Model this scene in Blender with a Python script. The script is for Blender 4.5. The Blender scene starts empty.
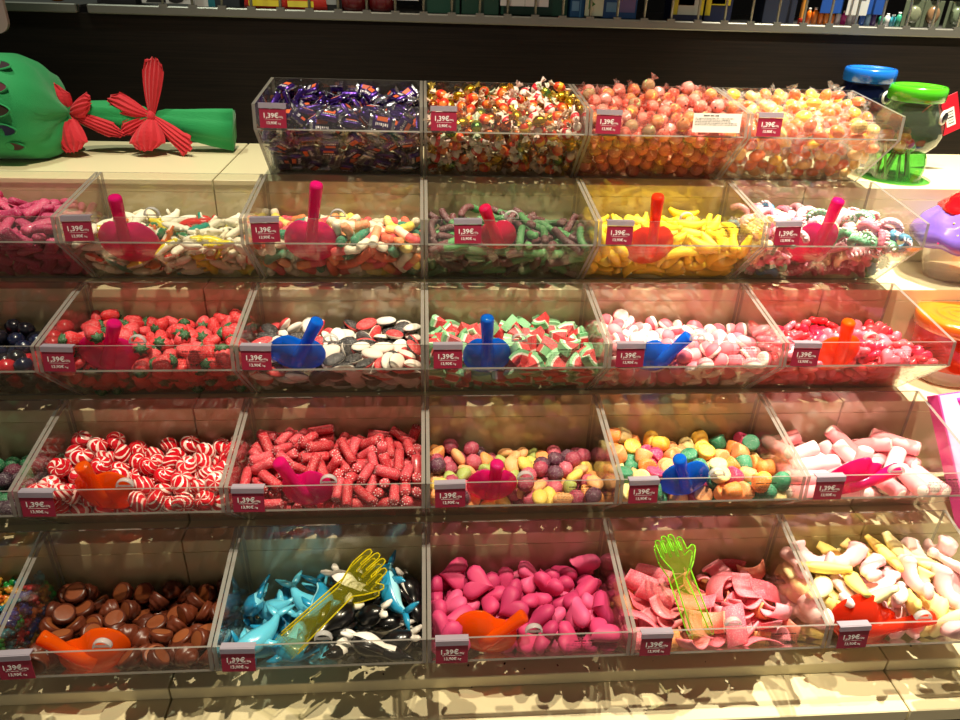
import bpy, math, random, base64, zlib, struct
from math import sin, cos, pi, radians
from mathutils import Vector, Matrix, Quaternion, Euler

# ------------------------------------------------------------------ mesh collector
class MB:
    def __init__(s):
        s.v = []; s.f = []; s.m = []; s.flat = []
    def add(s, V, F, m=0, flat=False):
        o = len(s.v)
        s.v += [tuple(p) for p in V]
        for f in F:
            s.f.append(tuple(o + i for i in f)); s.m.append(m); s.flat.append(flat)
        return s
    def box(s, c, d, m=0, rot=None):
        hx, hy, hz = d[0]/2, d[1]/2, d[2]/2
        P = [Vector((x*hx, y*hy, z*hz)) for x in (-1, 1) for y in (-1, 1) for z in (-1, 1)]
        if rot is not None: P = [rot @ p for p in P]
        P = [p + Vector(c) for p in P]
        return s.add(P, [(0,1,3,2),(4,6,7,5),(0,4,5,1),(2,3,7,6),(0,2,6,4),(1,5,7,3)], m, True)
    def rings(s, R, m=0, cap0=True, cap1=True, mf=None, flat=False):
        """R: list of rings (equal length lists of points)."""
        n = len(R[0]); V = [p for r in R for p in r]; o = len(s.v)
        s.v += [tuple(p) for p in V]
        for i in range(len(R)-1):
            for j in range(n):
                k = (j+1) % n
                s.f.append((o+i*n+j, o+i*n+k, o+(i+1)*n+k, o+(i+1)*n+j))
                s.m.append(mf(i, j) if mf else m); s.flat.append(flat)
        if cap0:
            c = sum((Vector(p) for p in R[0]), Vector())/n; q = len(s.v); s.v.append(tuple(c))
            for j in range(n):
                s.f.append((o+(j+1) % n, o+j, q)); s.m.append(mf(-1, j) if mf else m); s.flat.append(flat)
        if cap1:
            b = o+(len(R)-1)*n
            c = sum((Vector(p) for p in R[-1]), Vector())/n; q = len(s.v); s.v.append(tuple(c))
            for j in range(n):
                s.f.append((b+j, b+(j+1) % n, q)); s.m.append(mf(len(R)-1, j) if mf else m); s.flat.append(flat)
        return s
    def tube(s, P, R, n=8, m=0, up=(0, 0, 1), mf=None, twist=0., cap=True, rf=None, flat=False):
        P = [Vector(p) for p in P]; rings = []
        for i, p in enumerate(P):
            t = (P[min(i+1, len(P)-1)] - P[max(i-1, 0)])
            t = t.normalized() if t.length > 1e-9 else Vector((1, 0, 0))
            side = Vector(up).cross(t)
            side = side.normalized() if side.length > 1e-6 else Vector((0, 1, 0))
            u = t.cross(side).normalized()
            a, b = R[i] if isinstance(R[i], (tuple, list)) else (R[i], R[i])
            ring = []
            for j in range(n):
                an = 2*pi*j/n + twist*i
                k = rf(i, j) if rf else 1.
                ring.append(p + side*(a*cos(an)*k) + u*(b*sin(an)*k))
            rings.append(ring)
        return s.rings(rings, m, cap, cap, mf, flat)
    def lathe(s, prof, n=12, m=0, mf=None, rf=None, c=(0, 0, 0), sx=1., sy=1., cap=True):
        R = []
        for i, (r, z) in enumerate(prof):
            R.append([Vector((c[0]+r*sx*cos(2*pi*j/n)*(rf(i, j) if rf else 1), c[1]+r*sy*sin(2*pi*j/n)*(rf(i, j) if rf else 1), c[2]+z)) for j in range(n)])
        return s.rings(R, m, cap, cap, mf)
    def puff(s, outline, layers, m=0, mf=None, c=(0, 0)):
        """outline: list of xy; layers: list of (scale, z)."""
        return s.rings([[Vector((c[0]+(x-c[0])*k, c[1]+(y-c[1])*k, z)) for x, y in outline] for k, z in layers], m, True, True, mf)
    def xf(s, M, start=0):
        for i in range(start, len(s.v)):
            s.v[i] = tuple(M @ Vector(s.v[i]))
        return s
    def mesh(s, name, mats):
        me = bpy.data.meshes.new(name)
        me.from_pydata(s.v, [], s.f)
        for m in mats: me.materials.append(m)
        me.polygons.foreach_set('material_index', s.m)
        me.polygons.foreach_set('use_smooth', [not x for x in s.flat])
        me.update()
        return me

def lerp(a, b, t): return a+(b-a)*t
def capsule_rad(L, r, k=6, e=None):
    """stations along x with rounded ends"""
    e = e or r; xs = []; rs = []
    for i in range(4):
        a = pi/2*(i+.35)/3.35
        xs.append(-L/2+e*(1-sin(a))); rs.append(r*math.sqrt(max(0, 1-(1-sin(a))**2)) if False else r*sin(pi/2*(i+.6)/3.6))
    xs = [-L/2, -L/2+e*.12, -L/2+e*.4, -L/2+e]; rs = [r*.45, r*.7, r*.92, r]
    for i in range(1, k): xs.append(lerp(-L/2+e, L/2-e, i/k)); rs.append(r)
    xs += [L/2-e, L/2-e*.4, L/2-e*.12, L/2]; rs += [r, r*.92, r*.7, r*.45]
    return xs, rs
def bend(x, R):  # x along arc of radius R in xy plane
    return Vector((R*sin(x/R), R*(1-cos(x/R)), 0)) if R else Vector((x, 0, 0))
def ellip(n_u, n_v, a, b, c, f=None):
    R = []
    for i in range(1, n_v):
        th = pi*i/n_v; r = []
        for j in range(n_u):
            ph = 2*pi*j/n_u
            k = f(th, ph) if f else 1
            r.append(Vector((a*sin(th)*cos(ph)*k, b*sin(th)*sin(ph)*k, -c*cos(th)*k)))
        R.append(r)
    return R

# ------------------------------------------------------------------ candy shapes (metres); each returns MB
MM = .001
def p_wrapped_bar(v=0):
    b = MB(); L, w, h = .030, .021, .0105
    st = [(-.5, .75, .25), (-.47, .98, .7), (-.36, 1, 1), (.36, 1, 1), (.47, .98, .7), (.5, .75, .25)]
    R = []
    for k, a, c in st:
        r = []
        for (y, z) in ((-1, -.55), (-.8, -1), (.8, -1), (1, -.55), (1, .55), (.8, 1), (-.8, 1), (-1, .55)):
            r.append(Vector((k*L, y*w/2*a, z*h/2*c)))
        R.append(r)
    b.rings(R, 0)
    for s_ in (-1, 1):   # crimped silver ends
        R = []
        for k in range(3):
            R.append([Vector((s_*(L*.49+k*.0028), y*w/2*(.8+.12*k), (.0009 if j % 2 else -.0009)+z*.0004)) for j, (y, z) in enumerate(((-1, -1), (-.5, -1), (0, -1), (.5, -1), (1, -1), (1, 1), (.5, 1), (0, 1), (-.5, 1), (-1, 1)))])
        b.rings(R, 1)
    for s_ in (1, -1):
        z = s_*(h/2+.0001)
        b.add([(-.0085, -.0085, z), (.0085, -.0085, z), (.0085, -.0015, z), (-.0085, -.0015, z)], [(0, 1, 2, 3)], 2, True)
        x = -.010
        for wd, ht in ((.0012, .005), (.0012, .004), (.0012, .004), (.0025, .004), (.0012, .006), (.0028, .004), (.0012, .005)):
            b.add([(x, .0015, z), (x+wd, .0015, z), (x+wd, .0015+ht, z), (x, .0015+ht, z)], [(0, 1, 2, 3)], 3, True); x += wd+.0014
    return b
def fan(b, s_, x0, r0, r1, ln, m, seed, n=12):
    rr = random.Random(seed); R = []
    for k, (fx, fr) in enumerate(((0, r0*1.4), (.25, r0), (.6, lerp(r0, r1, .55)), (1, r1))):
        ring = []
        for j in range(n):
            an = 2*pi*j/n; z = 1 if j % 2 else .5
            q = lerp(1, z, fx)*fr*rr.uniform(.85, 1.15)
            ring.append(Vector((s_*(x0+ln*fx*rr.uniform(.8, 1.1)), q*cos(an), q*.55*sin(an))))
        R.append(ring)
    b.rings(R, m, False, False, flat=True)
def p_toffee(v=0):
    b = MB(); b.rings(ellip(12, 8, .0125, .0095, .008), 0)
    b.rings([[Vector((x, .0097*cos(2*pi*j/12)*k, .0082*sin(2*pi*j/12)*k)) for j in range(12)] for x, k in ((-.004, .97), (-.0035, 1.0), (.0035, 1.0), (.004, .97))], 2, False, False)
    for s_ in (-1, 1): fan(b, s_, .0105, .003, .0092, .012, 1, v*7+s_)
    return b
def p_film_ball(v=0):
    b = MB(); b.rings(ellip(12, 8, .0125, .0125, .012), 0)
    for s_ in (-1, 1): fan(b, s_, .0115, .003, .010, .011, 1, v*5+s_, 10)
    b.rings(ellip(8, 6, .0142, .0134, .0132, lambda t, p: 1+.05*sin(5*p+3*t)), 1, flat=True)
    for k in range(3):
        a = k*2.1+v; c = Vector((cos(a)*.0105, sin(a)*.0105*.6, .0085*(1 if k % 2 else -1)))
        b.rings([[c+Vector((.0022*cos(t)*q, .0018*sin(t)*q, .0008*(1-q))) for t in [2*pi*j/6 for j in range(6)]] for q in (1, .5)], 2)
    return b
def p_film_drop(v=0):
    b = MB(); b.rings(ellip(12, 7, .015, .0115, .0085), 0)
    for s_ in (-1, 1): fan(b, s_, .0135, .003, .012, .015, 1, v*11+s_)
    b.rings(ellip(8, 6, .0172, .0130, .0100, lambda t, p: 1+.07*sin(4*p+2*t+v)), 1, flat=True)
    return b
def p_block(v=0):
    b = MB(); xs, rs = capsule_rad(.040, .008, 4, .004)
    b.tube([bend(x, .06) for x in xs], [(r*1.1, r*.7) for r in rs], 8, 0); return b
def p_crocodile(v=0):
    b = MB(); n = 12
    P = []; R = []
    for i in range(n+1):
        t = i/n; x = lerp(-.026, .026, t)
        w = (.003+.0065*sin(pi*min(1, t*1.25))**.8) if t < .8 else lerp(.0068, .004, (t-.8)/.2)
        if .72 < t < .8: w = .0085
        P.append(Vector((x, .005*sin(t*5+v), 0))); R.append((w, w*.72))
    b.tube(P, R, 8, 0, mf=lambda i, j: 0 if 1 <= j <= 3 or j == 0 else 1)
    for x, s_ in ((-.008, 1), (-.008, -1), (.010, 1), (.010, -1)):
        b.tube([(x, s_*.003, -.001), (x+.003, s_*.010, -.001), (x+.005, s_*.0125, -.001)], [.003, .003, .0018], 6, 0)
    return b
def p_finger(v=0):
    b = MB(); xs, rs = capsule_rad(.050, .0075, 10, .006)
    b.tube([bend(x, (.07, .12, .045)[v % 3]) for x in xs], [r*(1+.06*sin(i*2.2)) for i, r in enumerate(rs)], 10, 0, mf=lambda i, j: 0 if i < 8 else 1); return b
def p_snake(v=0):
    b = MB(); xs, rs = capsule_rad(.066, .0062, 12, .005)
    b.tube([Vector((x, .007*sin(x*70+v*2), .002*sin(x*90+v))) for x in xs], [r*(1+.10*((i+1) % 2)) for i, r in enumerate(rs)], 8, 0, mf=lambda i, j: 0 if i < (8, 11, 5)[v % 3] else 1, twist=.25); return b
def p_banana(v=0):
    b = MB(); n = 11; P = []; R = []
    for i in range(n+1):
        t = i/n; x = lerp(-.030, .030, t); w = .009*max(.25, sin(pi*(.06+.88*t)))**.6
        if t < .1: w = .0028 if t < .05 else .0042
        P.append(bend(x, .038)); R.append((w, w))
    b.tube(P, R, 7, 0); return b
def p_teeth(v=0):
    b = MB(); P = []; R = []; n = 12
    for i in range(n+1):
        a = lerp(-1.75, 1.75, i/n); P.append(Vector((.016*sin(a), -.013*cos(a), 0))); R.append((.0055*(1 if 0 < i < n else .6), .0065*(1 if 0 < i < n else .6)))
    b.tube(P, R, 8, 0)
    for i in range(1, 9):
        a = lerp(-1.4, 1.4, (i-.5)/8)
        b.rings([[Vector((.0185*sin(a)+.0026*cos(t)*q, -.0155*cos(a)+.0022*sin(t)*q, z)) for t in [2*pi*j/6 for j in range(6)]] for q, z in ((1, .002), (1, .008), (.6, .0102))], 1)
    return b
def p_berry(v=0):
    b = MB(); b.rings(ellip(18, 12, .0128, .0125, .0115, lambda t, p: 1+.09*sin(6*p+(pi if int(t*3.2) % 2 else 0))*sin(t)+.07*abs(sin(6.4*t))), 0); return b
def p_strawberry(v=0):
    b = MB(); b.lathe([(.0025, -.0145), (.006, -.0125), (.0095, -.006), (.0118, .001), (.0115, .0065), (.0080, .0098), (.004, .0103)], 10, 0, sy=.8, rf=lambda i, j: 1+.05*((i+j) % 2)); return b
def p_strawberry_leaf(v=0):
    b = MB(); n = 14
    b.rings([[Vector(((.0100 if j % 2 else .0062)*k*cos(2*pi*j/n), (.0085 if j % 2 else .0052)*k*sin(2*pi*j/n), z)) for j in range(n)] for k, z in ((.95, .0090), (1.12, .0105), (.8, .0140), (.35, .0170))], 0); return b
def p_oval(v=0):
    b = MB(); b.rings(ellip(14, 8, .0165, .0115, .006), 0, mf=lambda i, j: 1 if i < 3 else 0); return b
def p_melon(v=0):
    b = MB(); th = .0058; A = 1.05
    rad = [0.001, .012, .0205, .021, .0235, .024, .028]
    mats = [0, 0, 0, 1, 1, 2, 2]; n = 6
    for k in range(len(rad)-1):
        r0, r1 = rad[k], rad[k+1]; ring = []
        P0 = [(r0*sin(lerp(-A/2, A/2, j/n)), r0*cos(lerp(-A/2, A/2, j/n))-.016) for j in range(n+1)]
        P1 = [(r1*sin(lerp(-A/2, A/2, j/n)), r1*cos(lerp(-A/2, A/2, j/n))-.016) for j in range(n+1)]
        poly = P1+P0[::-1]
        V = [(x, y, -th) for x, y in poly]+[(x, y, th) for x, y in poly]; N = len(poly)
        F = [(j, (j+1) % N, N+(j+1) % N, N+j) for j in range(N)]
        for j in range(n):
            F.append((N+j, N+j+1, 2*N-2-j, 2*N-1-j)); F.append((j+1, j, N-1-j, N-2-j))
        b.add(V, F, mats[k+1], True)
    return b
def p_foam_dome(v=0):
    b = MB(); b.lathe([(.009, -.006), (.012, -.0055), (.013, -.003), (.0132, .0), (.0128, .003), (.0105, .0075), (.006, .0105), (.002, .0115)], 12, 0, sx=1.12, sy=.95, mf=lambda i, j: 1 if i < 3 else 0); return b
def heart_outline(s, n=22):
    o = []
    for i in range(n):
        t = 2*pi*i/n
        o.append((s*(16*sin(t)**3)/32, s*(13*cos(t)-5*cos(2*t)-2*cos(3*t)-cos(4*t)+2)/32))
    return o
def p_heart(v=0, s=.044, h=.0075):
    b = MB(); b.puff(heart_outline(s), [(.55, -h), (.86, -h*.85), (.98, -h*.3), (1, 0), (.97, h*.35), (.82, h*.85), (.5, h*1.1), (.2, h*1.15)], 0); return b
def p_small_heart(v=0): return p_heart(v, .029, .0048)
def p_swirl(v=0):
    b = MB(); R = []
    for i in range(1, 10):
        t = pi*i/10
        r = []
        for j in range(18):
            ph = 2*pi*j/18 + 1.3*cos(t) + .22*sin(3*t+v*2) + .09*sin(j*2.3+v)
            k = 1+.05*cos(6*2*pi*j/18)+.06*sin(2*pi*j/18*2+v)
            r.append(Vector((.0155*sin(t)**.8*cos(ph)*k, .0155*sin(t)**.8*sin(ph)*k, -.0115*cos(t))))
        R.append(r)
    b.rings(R, 0, mf=lambda i, j: 1 if j % 3 == 0 else 0); return b
def p_tube_candy(v=0):
    b = MB(); L = (.040, .034, .044)[v % 3]
    P = [Vector((x, 0, 0)) for x in (-L/2, -L/2, -L/4, 0, L/4, L/2, L/2)]
    b.tube(P[1:-1], [(.0085, .0075)]*5, 16, 0, rf=lambda i, j: 1 if j % 2 else .88)
    for s_ in (-1, 1):
        for k in range(7):
            a = 2*pi*k/7; c = Vector((s_*(L/2+.0003), .0055*cos(a), .0048*sin(a)))
            b.rings([[c+Vector((s_*.0004*(1-q), .0011*cos(t)*q, .0011*sin(t)*q)) for t in [2*pi*j/5*s_ for j in range(5)]] for q in (1, .6)], 1)
    return b
def p_gumdrop(v=0):
    b = MB(); b.lathe([(.010, -.011), (.0138, -.0105), (.0142, -.008), (.0132, -.001), (.0112, .007), (.0075, .0115), (.003, .0132)], 14, 0); return b
def p_fruit_jelly(v=0):
    b = MB()
    if v == 2: return p_berry()
    if v % 2: b.lathe([(.008, -.008), (.0135, -.0075), (.0145, -.004), (.0125, .002), (.008, .009), (.0045, .0125), (.002, .0135)], 12, 0, sy=.75)
    else: b.rings(ellip(14, 8, .0165, .0125, .0085, lambda t, p: 1+.04*cos(5*p)), 0)
    return b
def p_marshmallow(v=0):
    b = MB(); L = (.078, .066, .085)[v % 3]; xs, rs = capsule_rad(L, .0125, 8, .0035)
    rs[0] = rs[-1] = .0085
    b.tube([bend(x, (.25, .12, .5)[v % 3]) for x in xs], rs, 16, 0, twist=.12, rf=lambda i, j: 1 if j % 4 else .94, mf=lambda i, j: 1 if (i <= 0 or i >= len(xs)-2) else 0); return b
def p_turban(v=0):
    b = MB(); pr = [(.0125, -.010), (.0155, -.0095), (.0160, -.006), (.0150, -.0035), (.0152, -.001), (.0135, .002), (.0115, .0035), (.0118, .0055), (.0085, .0085), (.0065, .0095), (.0055, .0115), (.0015, .014)]
    R = []
    for i, (r, z) in enumerate(pr):
        ring = []
        for j in range(16):
            a = 2*pi*j/16
            k = 1+(.09*sin(3*a+i*1.3) if i > 2 else 0); zz = z+(.0012*sin(a) if i > 2 else 0)
            ring.append(Vector((r*k*cos(a), r*k*sin(a), zz)))
        R.append(ring)
    b.rings(R, 0, mf=lambda i, j: 1 if i < 0 else 0); return b
def p_dolphin(v=0):
    b = MB(); n = 12; P = []; R = []; Rb = (.05, .075)[v % 2]
    wid = [.0022, .0036, .0062, .0100, .0122, .0130, .0128, .0118, .0100, .0080, .0058, .0042, .0030]
    for i in range(n+1):
        P.append(bend(lerp(.040, -.034, i/n), Rb)); R.append((wid[i], wid[i]*.82))
    b.tube(P, R, 10, 0, mf=lambda i, j: 1 if 4 <= j <= 5 or j == 3 and 0 else 0, up=(0, 0, 1))
    t = P[-1]; d = (P[-1]-P[-2]).normalized(); s_ = Vector((-d.y, d.x, 0))
    for sg in (-1, 1):   # flukes lie in the plane of the body
        b.tube([t-d*.002, t+d*.006+s_*sg*.008, t+d*.014+s_*sg*.016], [(.004, .003), (.0045, .0025), (.0012, .0010)], 6, 0)
    m = P[6]
    b.tube([m+Vector((0, -.008, 0)), m+Vector((-.004, -.016, 0)), m+Vector((-.010, -.021, 0))], [(.007, .004), (.0045, .003), (.001, .001)], 6, 0)
    m = P[4]
    b.tube([m+Vector((0, .008, 0)), m+Vector((-.007, .017, .002)), m+Vector((-.013, .022, .002))], [(.005, .0035), (.004, .003), (.001, .001)], 6, 0)
    return b
def p_penguin(v=0):
    b = MB(); n = 10; P = []; R = []
    wid = [.004, .0075, .0095, .0092, .0085, .0115, .0140, .0148, .0135, .0098, .0045]
    for i in range(n+1):
        P.append(Vector((lerp(.034, -.030, i/n), .003*sin(i*.6+v), 0))); R.append((wid[i], wid[i]*.85))
    b.tube(P, R, 10, 0, mf=lambda i, j: 1 if 1 <= j <= 4 and i > 1 else 0)
    b.tube([(.032, 0, .002), (.041, 0, .003), (.045, 0, .002)], [.0035, .002, .0006], 6, 0)
    for sg in (-1, 1):
        b.tube([(.010, sg*.010, 0), (-.004, sg*.018, .002), (-.018, sg*.021, .001)], [(.005, .003), (.0055, .0028), (.0015, .001)], 6, 0)
        b.tube([(-.028, sg*.004, .002), (-.035, sg*.008, .003), (-.040, sg*.011, .003)], [.004, (.005, .003), (.002, .0015)], 6, 1)
    return b
def p_belt(v=0):
    b = MB(); n = 10; w = .015; th = .0013; L = (.052, .044, .058)[v % 3]
    A = (2.2, 3.4, -1.2)[v % 3]; R = []
    for i in range(n+1):
        t = i/n-.5; a = A*t; r = L/abs(A)
        p = Vector((r*sin(a)*(1 if A > 0 else -1), .004*t*(1+v), r*(1-cos(a))*(1 if v % 3 < 2 else 1)))
        nx = Vector((-sin(a), 0, cos(a)))
        R.append([p+Vector((0, -w, 0))-nx*th, p+Vector((0, w, 0))-nx*th, p+Vector((0, w, 0))+nx*th, p+Vector((0, -w, 0))+nx*th])
    b.rings(R, 0, flat=False)
    z = sum(p[2] for p in b.v)/len(b.v); b.v = [(x, y, q-z) for x, y, q in b.v]
    return b
def p_foam_banana(v=0):
    b = MB(); n = 11; P = []; R = []
    for i in range(n+1):
        t = i/n; x = lerp(-.034, .034, t); w = .0125*max(.32, sin(pi*(.05+.9*t)))**.6
        P.append(bend(x, .060)); R.append((w, w*.62))
    b.tube(P, R, 10, 0, rf=lambda i, j: 1.05 if j in (2, 3) else 1); return b
def p_foam_shrimp(v=0):
    b = MB(); n = 14; P = []; R = []
    for i in range(n+1):
        t = i/n; x = lerp(-.032, .032, t); w = lerp(.015, .006, t)*(1+.07*(i % 2))
        if i == 0: w *= .6
        if i > 12: w = .011
        P.append(bend(x, .034)); R.append((w, w*.6))
    b.tube(P, R, 10, 0); return b
def p_bear(v=0):
    b = MB(); b.rings([[p+Vector((-.003, 0, 0)) for p in r] for r in ellip(10, 7, .0105, .0075, .0065)], 0)
    b.rings([[p+Vector((.009, 0, 0)) for p in r] for r in ellip(8, 6, .006, .0062, .0058)], 0)
    for x, y in ((.013, .0045), (.013, -.0045)): b.rings([[p+Vector((x, y, 0)) for p in r] for r in ellip(6, 4, .0022, .0022, .0022)], 0)
    for x, y in ((.002, .007), (.002, -.007), (-.011, .006), (-.011, -.006)): b.rings([[p+Vector((x, y, .002)) for p in r] for r in ellip(6, 4, .0038, .0032, .0038)], 0)
    return b

# colours (linear-ish sRGB hex converted below)
def C(h):
    h = h.lstrip('#'); c = [int(h[i:i+2], 16)/255 for i in (0, 2, 4)]
    return tuple(((x/12.92) if x <= .04045 else ((x+.055)/1.055)**2.4) for x in c)

def bigger(f, k):
    def g(v=0):
        b = f(v); b.v = [(x*k, y*k, z*k) for x, y, z in b.v]; return b
    return g
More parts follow.
